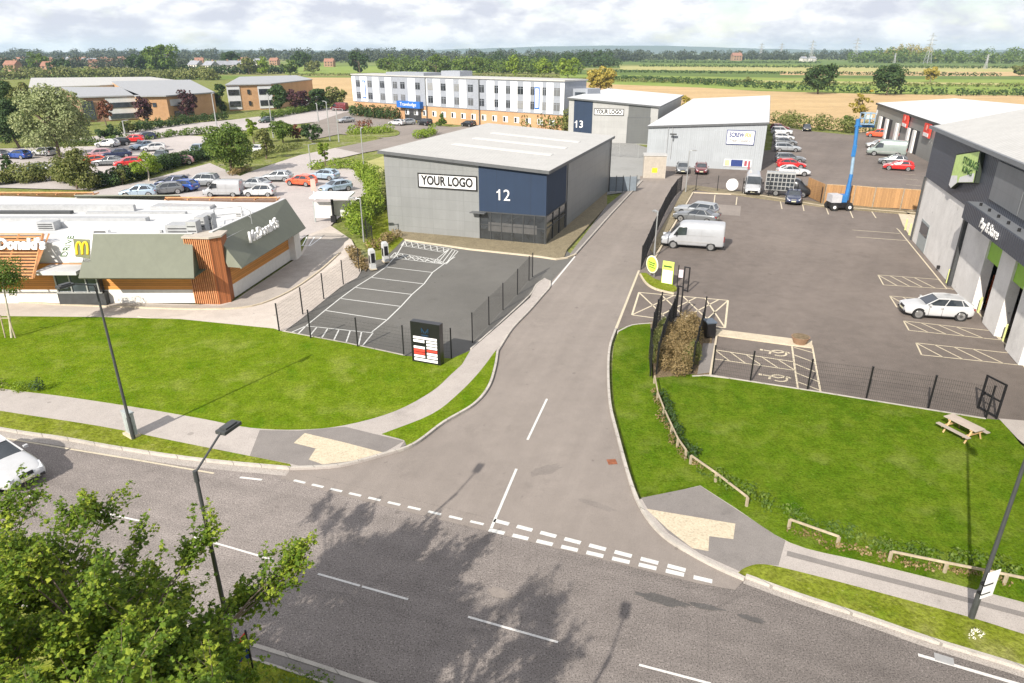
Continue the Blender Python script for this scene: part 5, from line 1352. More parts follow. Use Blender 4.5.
# charging points
M['galvwhite'] = plain('off_white_housing', (.46,.47,.47), .5)
for (bx, by, ty), lb in (((372.5,271,249),'left white charging point with dark screen at the parking court'),((385.5,263.5,242),'right white charging point with dark screen at the parking court')):
    b = G(bx, by); h_ = ht(bx, by, ty); t = thing('charging_point', lb, 'charger', (b.x, b.y+.2, .1), radians(-62), 'white vehicle charging points'); t.scale = (.78, .78, .92)
    mb = MB(); mb.b2(-.42,.42,-.33,.33,0,.1); mb.build('base', M['paving'], t)
    mb = MB(); mb.b2(-.36,.36,-.28,.28,.1,h_-.1); mb.b2(-.30,.30,-.22,.22,h_-.1,h_); bd = mb.build('housing', M['galvwhite'], t)
    mb = MB(); mb.b2(.362,.375,-.2,.2,h_*.35,h_*.82); mb.b2(-.25,.25,-.295,-.282,h_*.3,h_*.7); mb.build('screen', M['black'], bd)
    mb = MB(); mb.tube([Vector((.38,.1,h_*.6)),Vector((.5,.15,h_*.3)),Vector((.42,.2,h_*.5))], .025, 6); mb.build('cable', M['dark'], t)
# picnic table
a = G(960,437); t = thing('picnic_table', 'weathered timber picnic table standing on the right lawn', 'picnic table', (a.x, a.y, .11), radians(-68)); t.scale = (.88,.88,.88)
mb = MB()
for k in range(6): mb.b2(-.9,.9,-.36+k*.122,-.36+k*.122+.112,.72,.76)
M['grey_timber'] = wood_mat('grey_tabletop_timber', (.40,.34,.29), False, .3, .1)
mb.build('tabletop', M['grey_timber'], t)
for s_ in (-1, 1):
    mb = MB()
    for k in range(2): mb.b2(-.9,.9,s_*.72-.125+k*.13,s_*.72-.125+k*.13+.12,.42,.46)
    mb.build('bench', M['grey_timber'], t)
for x in (-.6,.6):
    mb = MB(); mb.box((x,0,.39), (.05,1.55,.10)); mb.box((x,0,.68), (.05,.7,.08))
    for s_ in (-1, 1): mb.tube([Vector((x+.05,s_*.62,0)),Vector((x+.05,s_*.26,.70))], .05, 4)
    mb.build('leg_frame', plain('honey_timber', (.50,.33,.16), .8), t)
mb = MB(); mb.cyl((.0,.25,.74),(.0,.25,.75),.02); 
# planter, bin
a = G(799.5,344); t = thing('planter', 'brown bowl planter at the end of the pale paved strip', 'planter', (a.x, a.y, .08))
mb = MB(); mb.cyl((0,0,0),(0,0,.42),.38,.55,16); mb.build('bowl', plain('brown_bowl', (.26,.16,.10), .8), t); mb = MB(); mb.cyl((0,0,.40),(0,0,.435),.50,.50,16); mb.build('soil', M['soil'], t)
a = G(708,338); t = thing('litter_bin', 'dark wheeled bin beside the planted bed', 'bin', (a.x, a.y, .1), .2)
mb = MB(); mb.prism([(-.28,-.32),(.28,-.32),(.28,.32),(-.28,.32)], .06, 1.0); mb.build('bin_body', M['black'], t); mb = MB(); mb.box((0,0,1.04),(.64,.72,.08), rx=.05); mb.build('lid', plain('grey_blue_lid', (.08,.10,.13), .5), t)
mb = MB(); mb.cyl((-.3,.3,.1),(-.2,.3,.1),.1); mb.cyl((.2,.3,.1),(.3,.3,.1),.1); mb.build('wheel', M['dark'], t)
# menu shelter in the restaurant car park
b = G(334,222); t = thing('menu_shelter', 'white order canopy with menu boards in the restaurant lane', 'canopy', (b.x, b.y, 0), radians(0)); hC = ht(334,222,196)
kx = (b.y*CP+6)/FOC
mb = MB(); mb.slab([(-19*kx,-1.2,hC+.1),(19*kx,-1.2,hC+.05),(19*kx,2.2,hC+.05),(-19*kx,2.2,hC+.1)], .16); mb.build('canopy', M['whitepl'], t)
mb = MB(); mb.cyl((0,0,0),(0,0,hC),.14,.14,8); mb.b2(-.25,.25,-.25,.25,0,.7); mb.build('column', M['dark'], t)
for x_, y_ in ((-9.5*kx,0),(7*kx,.8)):
    mb = MB(); mb.b2(x_-.9,x_+.9,y_-.08,y_+.08,.45,2.1); w_ = mb.build('menu_board', plain('pale_menu_board', (.55,.55,.54), .4), t); mb = MB(); mb.b2(x_-1.0,x_-.9,y_-.1,y_+.1,0,2.15); mb.b2(x_+.9,x_+1.0,y_-.1,y_+.1,0,2.15); mb.build('frame', M['greypaint'], w_)
b = G(315,200); t = thing('banner_post', 'slim red and white banner post in the restaurant car park', 'sign', (b.x, b.y, 0)); h_ = ht(315,200,179)
mb = MB(); mb.cyl((0,0,0),(0,0,h_),.08); mb.build('post', M['whitepl'], t); mb = MB(); mb.b2(-.3,.3,-.12,-.09,h_*.45,h_); mb.build('banner', plain('pale_red_banner', (.75,.35,.30), .5), t)
# drains
def drain(px, py, lb, m, w=.5, l=.45, z=.02, rz=0):
    p = G(px, py); mb = MB(); mb.b2(-l/2,l/2,-w/2,w/2,0,.006)
    for k in range(5): mb.b2(-l/2+.04+k*.08, -l/2+.07+k*.08, -w/2+.04, w/2-.04, .006, .012)
    o = mb.build('drain_grate', m, loc=(p.x, p.y, z), rz=rz); tag(o, lb, 'drain')
drain(612,462,'rusty square drain grate by the kerb of the access road', M['rust'], .4,.4, .01, .1)
drain(944,659.5,'dark drain grate in the main road gutter at the right', M['greytext'], .30,.5, .013, -.45)

# ------------------------------------------------------------------ vehicles
def carpaint(name, col, metal=.3, rough=.28):
    n = N(name); f = n.noise(n.pos(False), 1.5, 3)
    n.base(n.ramp(f, [(.3, sc(col, .92)), (.7, sc(col, 1.05))])); n.b.inputs['Roughness'].default_value = rough
    n.b.inputs['Metallic'].default_value = metal; n.b.inputs['Coat Weight'].default_value = .7; n.b.inputs['Coat Roughness'].default_value = .04
    return n.m
CP_ = {k: carpaint(k + '_car_paint', c, m) for k, c, m in (('white',(.47,.475,.485),0),('silver',(.38,.40,.42),.5),('grey',(.17,.18,.19),.4),('vanwhite',(.36,.37,.39),.15),('black',(.012,.013,.016),.2),
      ('blue',(.02,.07,.30),.3),('darkblue',(.015,.025,.07),.3),('lightblue',(.36,.46,.56),.4),('red',(.55,.02,.02),.1),('orangered',(.75,.10,.04),.0),('maroon',(.14,.02,.025),.3),
      ('pink',(.42,.24,.27),.2),('sage',(.28,.33,.31),.3),('darkgreen',(.04,.08,.06),.3),('brown',(.16,.09,.05),.1))}
M['tyre'] = plain('tyre_rubber', (.02,.02,.02), .9); M['alloy'] = plain('alloy_rim', (.45,.46,.47), .3, .8)
M['carglass'] = glass_mat('car_glass', (.03,.037,.045), .05); M['lampglass'] = glass_mat('headlight_glass', (.50,.52,.55), .1); M['taillight'] = glass_mat('taillight_red', (.22,.008,.008), .15)
M['plate'] = plain('number_plate', (.62,.60,.42), .5); M['arch'] = plain('wheel_arch_black', (.008,.008,.008), .9)

def loft(mb, st):
    """st: (x, zbottom, zshoulder, ztop, halfwidth, halfwidth_top)"""
    rings = []
    for x, zb, zs, zt, w, wt in st:
        h = [(w*.86, zb), (w*.98, zb+.10), (w, (zb+zs)/2), (w*.985, zs), (wt, zt-(zt-zs)*.10), (wt*.5, zt)]
        rings.append([(x, y, z) for y, z in h] + [(x, 0, zt+.012)] + [(x, -y, z) for y, z in h[::-1]])
    n = len(rings[0]); vs = [p for r in rings for p in r]; fs = []
    for i in range(len(rings)-1):
        for k in range(n-1):
            a = i*n+k; fs.append((a, a+n, a+n+1, a+1))
        fs.append((i*n+n-1, (i+1)*n+n-1, (i+1)*n, i*n))
    fs.append(tuple(range(n))); fs.append(tuple(range(len(rings)*n-1, (len(rings)-1)*n-1, -1)))
    return mb.add(vs, fs)
def subsurf(o, lv=1):
    m = o.modifiers.new('smooth', 'SUBSURF'); m.levels = lv; m.render_levels = lv
    for p in o.data.polygons: p.use_smooth = True
    return o
SPEC = dict(
  hatch=dict(L=4.25,W=1.80,H=1.43,r=.345,wb=2.58,front=.80,hood=.97,xc=.90,xt=.18,xr=-1.38,xrb=-1.88,zs=.94,rear=1.02),
  small=dict(L=3.75,W=1.68,H=1.48,r=.30,wb=2.40,front=.86,hood=.98,xc=.80,xt=.20,xr=-1.35,xrb=-1.75,zs=.90,rear=1.0),
  saloon=dict(L=4.65,W=1.82,H=1.42,r=.33,wb=2.78,front=.80,hood=.98,xc=.78,xt=.05,xr=-1.05,xrb=-1.72,zs=.92,rear=1.04),
  suv=dict(L=4.5,W=1.86,H=1.68,r=.36,wb=2.65,front=1.0,hood=1.14,xc=.85,xt=.25,xr=-1.9,xrb=-2.15,zs=1.06,rear=1.10),
  estate=dict(L=4.65,W=1.80,H=1.48,r=.32,wb=2.7,front=.84,hood=1.0,xc=.80,xt=.10,xr=-1.95,xrb=-2.2,zs=.93,rear=1.0))
def wheels(t, wb, W, r, n=12):
    for sx in (-1, 1):
        for sy in (-1, 1):
            y = sy*(W/2-.10)
            mb = MB(); mb.cyl((0,-.11*sy,0),(0,.115*sy,0),r,r*.985,18); w_ = mb.build('wheel', M['tyre'], t, loc=(sx*wb/2, y, r))
            mb = MB(); mb.cyl((0,.10*sy,0),(0,.122*sy,0),r*.30,r*.26,10)
            for k in range(5):
                a = 2*pi*k/5; mb.box((cos(a)*r*.40,.112*sy,sin(a)*r*.40), (r*.62,.02,r*.20), ry=-a)
            mb.cyl((0,.108*sy,0),(0,.117*sy,0),r*.74,r*.70,18); mb.build('rim', M['alloy'], w_)
def arches(t, wb, W, r, k=1.16):
    for sx in (-1, 1):
        for sy in (-1, 1): mb = MB(); mb.cyl((0, 0, 0), (0, sy*.288, 0), r*k, r*k, 18); mb.build('wheel_arch', M['arch'], t, loc=(sx*wb/2, sy*(W/2-.30), r*1.03))
def car_proto(kind):
    s = SPEC[kind]; L, W, H, r = s['L'], s['W'], s['H'], s['r']; hw = W/2; f = L/2; b = -L/2
    t = thing('parked_car', None, 'car')
    zs = s['zs']; rz_ = s['rear']; xc, xrb = s['xc'], s['xrb']
    mb = MB()
    loft(mb, [(b,.42,.70,.78,hw*.80,hw*.70),(b+.06,.30,.82,rz_-.10,hw*.90,hw*.80),(b+.28,.22,zs,rz_-.01,hw*.97,hw*.85),
              (xrb+.10 if xrb+.10 > b+.4 else b+.45,.20,zs,rz_,hw,hw*.86),(-.9,.18,zs,zs+.06,hw,hw*.87),(0,.18,zs-.01,zs+.05,hw,hw*.87),(xc-.25,.18,zs-.02,s['hood']+.0,hw,hw*.85),
              (xc+.12,.18,zs-.04,s['hood'],hw*.995,hw*.80),(f-.62,.20,zs-.12,s['hood']-.08,hw*.97,hw*.74),(f-.22,.24,s['front']-.10,s['front'],hw*.90,hw*.66),(f-.05,.28,.60,.70,hw*.80,hw*.60),(f,.36,.52,.58,hw*.70,hw*.55)])
    body = subsurf(mb.build('body', CP_['white'], t), 2); body.material_slots[0].link = 'OBJECT'; body.material_slots[0].material = CP_['white']
    # greenhouse
    zl = zs + .0; xt, xr = s['xt'], s['xr']; tw = hw*.70; bw = hw*.885
    P = dict(fb=(xc+.02, bw*.93, s['hood']-.02), ft=(xt, tw*.93, H-.045), rt=(xr, tw*.93, H-.07), rb=(xrb, bw*.90, rz_-.02), mb_=(-.2, bw, zl), mt=(-.5, tw, H-.02), mt2=((xt+xr)/2-.2, tw, H-.01))
    mb = MB(); V = []
    for sy in (1, -1):
        for k in ('fb','mb_','rb','ft','mt','rt'): x, y, z = P[k]; V.append((x, y*sy, z))
    mb.add(V, [(0,3,4,1),(1,4,5,2),(6,7,10,9),(7,8,11,10),(0,6,9,3),(2,5,11,8),(3,9,10,4),(4,10,11,5)])
    gl = mb.build('windows', M['carglass'], t)
    mb = MB()
    roof = [(xt+.05, tw*.90, H-.045), (-.05-.3, tw*.985, H-.005), (xr*.55-.1, tw*.985, H), (xr-.06, tw*.92, H-.05)]
    V = []
    for sy in (1, 0, -1):
        for x, y, z in roof: V.append((x, y*sy, z + (.022 if sy == 0 else 0)))
    m_ = 4; mb.add(V, [(k, k+1, k+1+m_, k+m_) for k in range(3)] + [(k+m_, k+1+m_, k+1+2*m_, k+2*m_) for k in range(3)])
    lo = [(x, y, z-.05) for x, y, z in V]; mb.add(lo, [(k+m_, k+1+m_, k+1, k) for k in range(3)] + [(k+2*m_, k+1+2*m_, k+1+m_, k+m_) for k in range(3)])
    for sy in (1, -1):
        v3 = lambda k, dy=.012: Vector((P[k][0], (P[k][1]+dy)*sy, P[k][2]))
        mb.tube([v3('fb'), v3('ft')], [.045,.035], 5); mb.tube([v3('rb'), v3('rt')], [.17,.10] if kind in ('hatch','small') else [.10,.07], 5)
        mb.tube([v3('mb_'), v3('mt')], .028, 4); mb.tube([v3('ft'), v3('mt'), v3('rt')], .045, 5)
        q = v3('rb').lerp(v3('mb_'), .30); mb.tube([q, v3('rt').lerp(v3('mt'), .2)], .03, 4)
    rf = mb.build('roof', CP_['white'], t); rf.material_slots[0].link = 'OBJECT'; rf.material_slots[0].material = CP_['white']
    arches(t, s['wb'], W, r); wheels(t, s['wb'], W, r)
    for sy in (1, -1):
        mb = MB(); mb.box((f-.30, sy*hw*.66, s['front']-.115), (.50,.26,.15), rz=-sy*.30, ry=.22); mb.build('headlight', M['lampglass'], t)
        mb = MB(); mb.box((b+.12, sy*hw*.74, rz_-.22), (.14,.26,.15), rz=sy*.35); mb.build('taillight', M['taillight'], t)
        mb = MB(); mb.box((xc-.18, sy*(hw+.07), zs+.09), (.12,.17,.11)); mr = mb.build('mirror', CP_['white'], t); mr.material_slots[0].link = 'OBJECT'; mr.material_slots[0].material = CP_['white']
    mb = MB(); mb.box((f-.01,0,.36),(.08,hw*.80,.12)); mb.box((f-.045,hw*.60,.42),(.12,hw*.26,.10), rz=-.35); mb.box((f-.045,-hw*.60,.42),(.12,hw*.26,.10), rz=.35)
    if kind == 'saloon': mb.box((f-.10,.15,.66),(.14,.24,.15), ry=-.35); mb.box((f-.10,-.15,.66),(.14,.24,.15), ry=-.35)
    else: mb.box((f-.07,0,.62),(.12,hw*.75,.15), ry=-.3)
    mb.build('grille', M['black'], t)
    mb = MB(); mb.box((f+.022,0,.50),(.02,.50,.10)); mb.box((b-.005,0,.62),(.02,.50,.10)); mb.build('number_plate', M['plate'], t)
    mb = MB()
    for sy in (1,-1):
        mb.box((-.1, sy*(hw-.01), .55), (.012,.03,.62)); mb.box((.72, sy*(hw-.012), .55), (.012,.03,.6))
        mb.box((-.05,sy*(hw+.004),.80),(.16,.02,.025))
        mb.box((0, sy*(hw-.03), .24),(s['wb']-.8,.06,.06))
    mb.build('door_seams', M['arch'], t)
    return t
def paint(o, p):
    for c in KIDS(o):
        if c.type == 'MESH' and c.material_slots and c.material_slots[0].link == 'OBJECT': c.material_slots[0].material = p
def van_proto(kind='panel'):
    L, W, H, r = 5.5, 2.0, 2.45, .35; hw = W/2; f, b = L/2, -L/2
    t = thing('parked_van', None, 'van')
    mb = MB(); st = [(b,.40,1.2,H-.06,hw*.96,hw*.82),(b+.05,.32,1.3,H-.02,hw*.99,hw*.86),(b+.5,.3,1.3,H,hw,hw*.87),(0,.3,1.3,H,hw,hw*.87),(.85,.3,1.25,H-.02,hw,hw*.86),(1.15,.3,1.2,H-.12,hw,hw*.82),
        (1.95,.3,1.05,1.32,hw*.99,hw*.78),(2.15,.3,1.0,1.20,hw*.97,hw*.76),(f-.14,.32,.85,.98,hw*.92,hw*.72),(f-.03,.34,.66,.74,hw*.86,hw*.66),(f,.38,.56,.62,hw*.80,hw*.6)]
    loft(mb, st); bd = subsurf(mb.build('body', CP_['white'], t), 2); bd.material_slots[0].link = 'OBJECT'; bd.material_slots[0].material = CP_['white']
    mb = MB()
    mb.add([(1.26,-hw*.74,H-.26),(1.26,hw*.74,H-.26),(1.99,hw*.80,1.38),(1.99,-hw*.80,1.38)], [(0,3,2,1)]); mb.build('windscreen', M['carglass'], t)
    for sy in (1,-1):
        mb = MB(); y = sy*(hw+.006); y2 = sy*(hw*.925+.01)
        mb.add([(.55,y,1.32),(1.72,y,1.24),(1.25,y2,1.98),(.55,y2,2.02),(.55,y-.03*sy,1.32),(1.72,y-.03*sy,1.24),(1.25,y2-.05*sy,1.98),(.55,y2-.05*sy,2.02)], [(0,1,2,3) if sy < 0 else (3,2,1,0),(0,4,5,1),(1,5,6,2),(2,6,7,3),(3,7,4,0)]); mb.build('side_window', M['carglass'], t)
        mb = MB(); mb.box((f-.20, sy*hw*.74, .92),(.30,.26,.20), rz=-sy*.3); mb.build('headlight', M['lampglass'], t)
        mb = MB(); mb.box((b+.02, sy*hw*.90, 1.1),(.06,.12,.5)); mb.build('taillight', M['taillight'], t)
        mb = MB(); mb.box((1.45, sy*(hw+.13), 1.45),(.12,.2,.32)); mb.build('mirror', M['dark'], t)
    mb = MB(); mb.box((f+.0,0,.60),(.08,hw*1.2,.22)); mb.box((f-.02,0,.40),(.12,hw*1.6,.16)); mb.box((b-.0,0,.42),(.12,hw*1.8,.18)); mb.build('bumper', M['black'], t)
    mb = MB()
    for sy in (1,-1):
        mb = MB(); mb.box((-.1, sy*(hw+.004), .72),(3.0,.03,.10)); mb.box((.45, sy*(hw-.002), 1.1),(.015,.02,1.5)); mb.box((-.75, sy*(hw-.002), 1.1),(.015,.02,1.5)); mb.box((-.7, sy*(hw-.0), 1.32),(2.6,.012,.02)); mb.build('side_trim', M['greytext'], t)
    mb = MB(); mb.box((f+.03,0,.52),(.02,.50,.10)); mb.build('number_plate', M['plate'], t)
    arches(t, 3.3, W, r); wheels(t, 3.3, W, r)
    return t
protos = {}
def car(kind, colour, rear, front, label, group=None, scale=1.0, name=None, z=.0, cat=None):
    first = kind not in protos
    if first: protos[kind] = van_proto() if kind == 'van' else car_proto(kind)
    base = protos[kind]; a, b = G(*rear), G(*front); c = (a+b)/2; az = atan2(b.y-a.y, b.x-a.x)
    if first: o = base
    else: o = copy_tree(base)
    o.location = (c.x, c.y, z); o.rotation_euler[2] = az; o.scale = (scale,)*3; o['label'] = label
    if group: o['group'] = group
    elif 'group' in o: del o['group']
    if cat: o['category'] = cat
    paint(o, CP_[colour]); return o
gy = 'vehicles parked in the yard'
car('hatch','white',(966,317.5),(902,313.5),'white hatchback parked in the marked bay before the storage building', scale=1.0)
car('saloon','white',(-27,461),(28,487),'white saloon driving in from the left edge of the main road')
car('van','vanwhite',(721,249),(663,245),'silver white panel van by the tall fence, nearest of its row', gy)
car('van','vanwhite',(752,183),(752,203),'white panel van facing the camera at the back fence', gy, 1.0)
car('saloon','grey',(717,224),(675,219),'dark grey saloon parked directly behind the silver white van', gy)
car('estate','silver',(715,217.5),(677,213),'silver grey estate car second behind the silver white van', gy)
car('saloon','darkblue',(793,197),(793,207.5),'dark navy car facing the camera beside the glazing truck', gy)
car('hatch','grey',(682,170),(682.5,175),'dark grey car in front of the pale shed, left of the pair', gy)
car('hatch','maroon',(700.5,170.5),(701,175.5),'maroon car in front of the pale shed, right of the pair', gy)
rowg = 'cars parked in the row beside the pale shed'
for k, (y, c, kd, x0, lb) in enumerate(((175,'white','saloon',778,'white car, nearest of the row beside the pale shed'),(168,'red','hatch',777,'red and white car, second nearest of the row beside the shed'),(162,'grey','estate',777,'dark grey estate, third nearest of the row beside the shed'),
        (151,'silver','estate',776,'silver car in the middle of the row beside the shed'),(145,'grey','hatch',775,'grey car just beyond the silver one beside the shed'),(140,'white','hatch',774,'white car beyond the grey one beside the pale shed'),(134.5,'white','suv',773,'white car second furthest of the row beside the shed'),(130,'maroon','hatch',772,'dark red car at the far end of the row beside the shed'))):
    s_ = 1.0; x = x0 - (175-y)*.02; car(kd, c, (x+1,y), (x+1+27*(y-75)/100,y+.6), lb, rowg, s_)
car('hatch','black',(806,129.5),(807,132),'small black car alone at the far hedge of the yard')
fr_ = 'vehicles before the far trade units'
car('suv','orangered',(889,138),(867,136.5),'orange red car furthest along the trade units', fr_)
car('hatch','white',(888,148),(868,147.5),'white and red car beyond the grey green van', fr_)
car('van','sage',(906,157),(866,154.5),'long grey green van before the trade units', fr_, 1.1)
car('hatch','grey',(905,165),(880,163.5),'dark grey car half hidden behind the red one', fr_)
car('hatch','red',(914,171),(882,169),'bright red hatchback nearest of the trade unit row', fr_)
# restaurant car park
fg = 'vehicles in the restaurant car park'
car('hatch','orangered',(312,186),(292,184.5),'orange red hatchback in the middle of the restaurant car park', fg)
car('hatch','lightblue',(337,180),(313,178.5),'light blue car behind the orange red hatchback', fg)
car('hatch','silver',(289,181),(266,181),'silver car left of the orange red hatchback', fg)
car('saloon','silver',(265,189),(243,188),'silver saloon behind the brown and white van', fg)
car('hatch','lightblue',(346,190),(326,193),'pale car nearest the order canopy', fg)
car('small','white',(272,196),(249,196),'white car partly hidden by the restaurant roof corner', fg)
car('van','vanwhite',(243,196),(206,196),'white and brown van behind the restaurant roof', fg, .85)
car('suv','silver',(216,186),(189,186),'silver pickup like car behind the white and brown van', fg)
car('hatch','blue',(194,191),(172,190),'bright blue car behind the restaurant roof', fg)
car('hatch','grey',(177,193),(155,195),'grey car left of the bright blue one', fg)
car('hatch','lightblue',(152,196),(127,197),'pale blue car at the left end of the restaurant row', fg)
car('hatch','darkblue',(183,186.5),(163,187),'dark blue car tucked behind the bright blue one', fg)
# large car park at the upper left
bg = 'cars in the large car park at the upper left'
for (c, kd, r_, f__, lb) in (('white','hatch',(54,156),(36,155),'white car left of the silver willow foot'),('blue','hatch',(30,159),(10,158),'blue car at the left of the large car park'),('grey','hatch',(8,159),(-12,158),'grey car cut by the left edge of the large car park'),
    ('darkgreen','saloon',(47,173),(23,173),'dark car in the near row of the large car park'),('white','hatch',(66,174),(49,173),'white car beside the small tree of the large car park'),
    ('white','hatch',(115,147),(101,147),'white car at the left of the far row, beside a dark one'),('black','hatch',(125,145),(112,146),'black car between the white and the red car'),('red','hatch',(142,142),(124,142.5),'dark red car in the far row of the large car park'),
    ('darkblue','hatch',(152,139),(138,140),'dark blue car at the right end of the far row'),('lightblue','saloon',(150,148),(136,150),'blue grey car behind the white one in the middle row'),('white','hatch',(164,150.5),(144,151.5),'white car in the middle of the large car park'),
    ('pink','hatch',(107,157),(91,158),'pink tinted car in the front row'),('darkblue','saloon',(126,157),(109,158),'dark blue car behind the grey saloon in the front row'),('grey','saloon',(121,165),(97,165.5),'blue grey saloon in the front row of the large car park'),
    ('orangered','hatch',(97,164.5),(87,165.5),'orange car at the left of the front row'),('red','hatch',(136,166),(122,167),'red car right of the grey saloon in the front row'),('darkgreen','hatch',(165,157.5),(158,161),'dark green car facing the camera near the hedge'),
    ('lightblue','hatch',(203,150),(192,155),'pale blue car alone at the right of the large car park'),('pink','hatch',(187,164),(173,165),'dusty car behind the hedge of the large car park'),('white','hatch',(262,153),(246,153),'white car seen between the trees right of the large car park')):
    car(kd, c, r_, f__, lb, bg)
hg = 'vehicles around the hotel'
for (c, kd, r_, f__, lb) in (('white','hatch',(402,125.5),(392,125),'pale car at the left of the hotel car park trio'),('silver','hatch',(412,124.5),(402,125),'silver car in the middle of the hotel car park trio'),('black','suv',(431,126),(419,124.5),'black car at the right of the hotel car park trio'),
    ('silver','saloon',(352,122),(340,123),'silver car driving left of the planted island'),('maroon','van',(348,111),(331,110.5),'maroon van parked left of the hotel'),('black','hatch',(473,127),(464,126),'black car seen above the roof of unit 12'),('darkgreen','hatch',(271,122),(262,123),'dark car on the service road')):
    car(kd, c, r_, f__, lb, hg)
# grey lorry left of the hotel
def lorry(label, rear, front, boxm, cabm, L=7.5):
    a, b = G(*rear), G(*front); c = (a+b)/2; t = thing('lorry', label, 'lorry', (c.x, c.y, 0), atan2(b.y-a.y, b.x-a.x))
    mb = MB(); mb.b2(-L/2, L/2-2.1, -1.2, 1.2, 1.0, 3.7); mb.build('cargo_box', boxm, t)
    mb = MB(); mb.prism([(L/2-1.9,-1.15),(L/2,-1.1),(L/2,1.1),(L/2-1.9,1.15)], .5, [2.8,2.1,2.1,2.8]); cb = mb.build('cab', cabm, t)
    mb = MB(); mb.b2(L/2-.3,L/2+.02,-1.0,1.0,1.45,2.2); mb.build('windscreen', M['carglass'], cb)
    wheels(t, L*.6, 2.4, .48); return t
lorry('white lorry parked before the dark trees left of the hotel', (320,109), (304,110), M['whitepl'], CP_['white'])
# glazing truck with a rack of panes
a, b = G(766,194), G(812,197); c = (a+b)/2; t = thing('glazing_truck', 'black flatbed truck with a tall white gridded pane rack', 'truck', (c.x, c.y, 0), atan2(b.y-a.y, b.x-a.x)); L = (b-a).length
mb = MB(); loft(mb, [(L/2-2.6,.5,1.2,2.15,.95,.75),(L/2-2.1,.4,1.2,2.2,.98,.78),(L/2-1.5,.35,1.15,2.05,1.0,.78),(L/2-.85,.35,1.05,1.25,1.0,.8),(L/2-.2,.35,.85,1.0,.92,.72),(L/2,.4,.6,.68,.82,.6)])
cb = subsurf(mb.build('cab', CP_['black'], t), 1)
mb = MB(); mb.add([(L/2-1.52,-.72,2.0),(L/2-1.52,.72,2.0),(L/2-.88,.78,1.3),(L/2-.88,-.78,1.3)], [(0,3,2,1)]); mb.build('windscreen', M['carglass'], cb)
mb = MB(); mb.b2(-L/2, L/2-2.4, -.98, .98, .62, .85); mb.build('flatbed', M['dark'], t)
mb = MB(); x0, x1 = -L/2-.2, L/2-2.3
for k in range(8): x = x0+(x1-x0)*k/7; mb.box((x,-1.08,1.75),(.09,.08,2.1))
for k in range(5): mb.box(((x0+x1)/2,-1.09,.75+k*.5),(x1-x0+.1,.08,.09))
mb.box(((x0+x1)/2,-.5,2.85),(x1-x0,1.1,.08)); 
for k in range(8): x = x0+(x1-x0)*k/7; mb.box((x,1.0,1.75),(.09,.08,2.1))
mb.build('pane_rack', M['galv'], t)
mb = MB(); mb.b2(x0+.05,x1-.05,-1.02,-.96,.9,2.7); mb.build('glass_panes', M['carglass'], t)
arches(t, L*.58, 1.96, .36); wheels(t, L*.58, 1.96, .36)
# blue boom lift
b = G(838,209.5); t = thing('boom_lift', 'blue articulated boom lift with raised basket in front of the timber fence', 'boom lift', (b.x, b.y, 0), radians(0))
yz = lambda px, py: (lambda s_: Vector(((px-512)/FOC*0 + 0, 0, 0)))(0)
def up(px, py, dy=0):
    """point above the lift's plane seen at this pixel"""
    d = ray(px, py); k = (b.y + dy) / d.y; return Vector((d.x*k - b.x, dy, CAM_H + d.z*k))
M['liftblue'] = plain('lift_blue_paint', (.035,.17,.42), .4, .1); M['liftpale'] = plain('lift_pale_blue', (.26,.38,.50), .4, .1)
mb = MB(); mb.b2(-1.15,1.15,-.75,.75,.35,.85); mb.build('chassis', M['dark'], t)
for sx in (-.85,.85):
    for sy in (-.75,.75): mb = MB(); mb.cyl((sx,sy-.17,.42),(sx,sy+.17,.42),.42,.42,16); w_ = mb.build('wheel', M['tyre'], t); mb = MB(); mb.cyl((sx,sy-.18,.42),(sx,sy+.18,.42),.18,.18,10); mb.build('rim', M['whitepl'], w_)
mb = MB(); mb.b2(-1.2,-.1,-.7,.7,.9,1.75); mb.build('counterweight', plain('pale_grey_cover', (.42,.42,.44), .5), t); mb = MB(); mb.b2(0,.6,-.5,.5,.9,1.7); mb.build('turret', M['liftblue'], t)
k1, k2, k3, k4, k5 = up(846,200), up(849,185), up(851,176), up(854.5,149), up(858,119)
mb = MB(); mb.tube([k1, k2], .26, 6); mb.tube([k2, k3+Vector((0,0,.2))], .20, 6); mb.build('lower_boom', M['liftblue'], t)
mb = MB(); mb.tube([k3, k4], .17, 6); mb.build('telescopic_boom', M['liftpale'], t)
mb = MB(); mb.tube([k4+Vector((0,0,-.8)), k4+Vector((0,0,.4))], .24, 6); mb.tube([k4, k5], .19, 6); mb.build('upper_boom', M['liftblue'], t)
k6, k7 = up(855,126), up(874,126.5)
mb = MB(); mb.tube([k6, k7], .14, 6); mb.tube([up(858,119), up(858,126)], .22, 6); mb.build('jib', M['liftblue'], t)
ba, bb = up(861,124), up(874,113); 
mb = MB()
x0, x1, z0, z1 = ba.x, bb.x, ba.z, bb.z
for x in (x0, (x0+x1)/2, x1):
    for y in (-.5,.5): mb.box((x,y,(z0+z1)/2),(.07,.07,z1-z0))
for z in (z0,(z0+z1)/2,z1):
    mb.box(((x0+x1)/2,-.5,z),(x1-x0,.07,.07)); mb.box(((x0+x1)/2,.5,z),(x1-x0,.07,.07)); mb.box((x0,0,z),(.07,1,.07)); mb.box((x1,0,z),(.07,1,.07))
mb.box(((x0+x1)/2,0,z0),(x1-x0,1,.08)); bk = mb.build('basket', M['liftpale'], t)
mb = MB(); mb.b2(x0+.3,x1-.3,-.4,.3,z0+.5,z1-.2); mb.build('control_box', plain('pale_grey_green_cover', (.50,.56,.50), .6), bk)

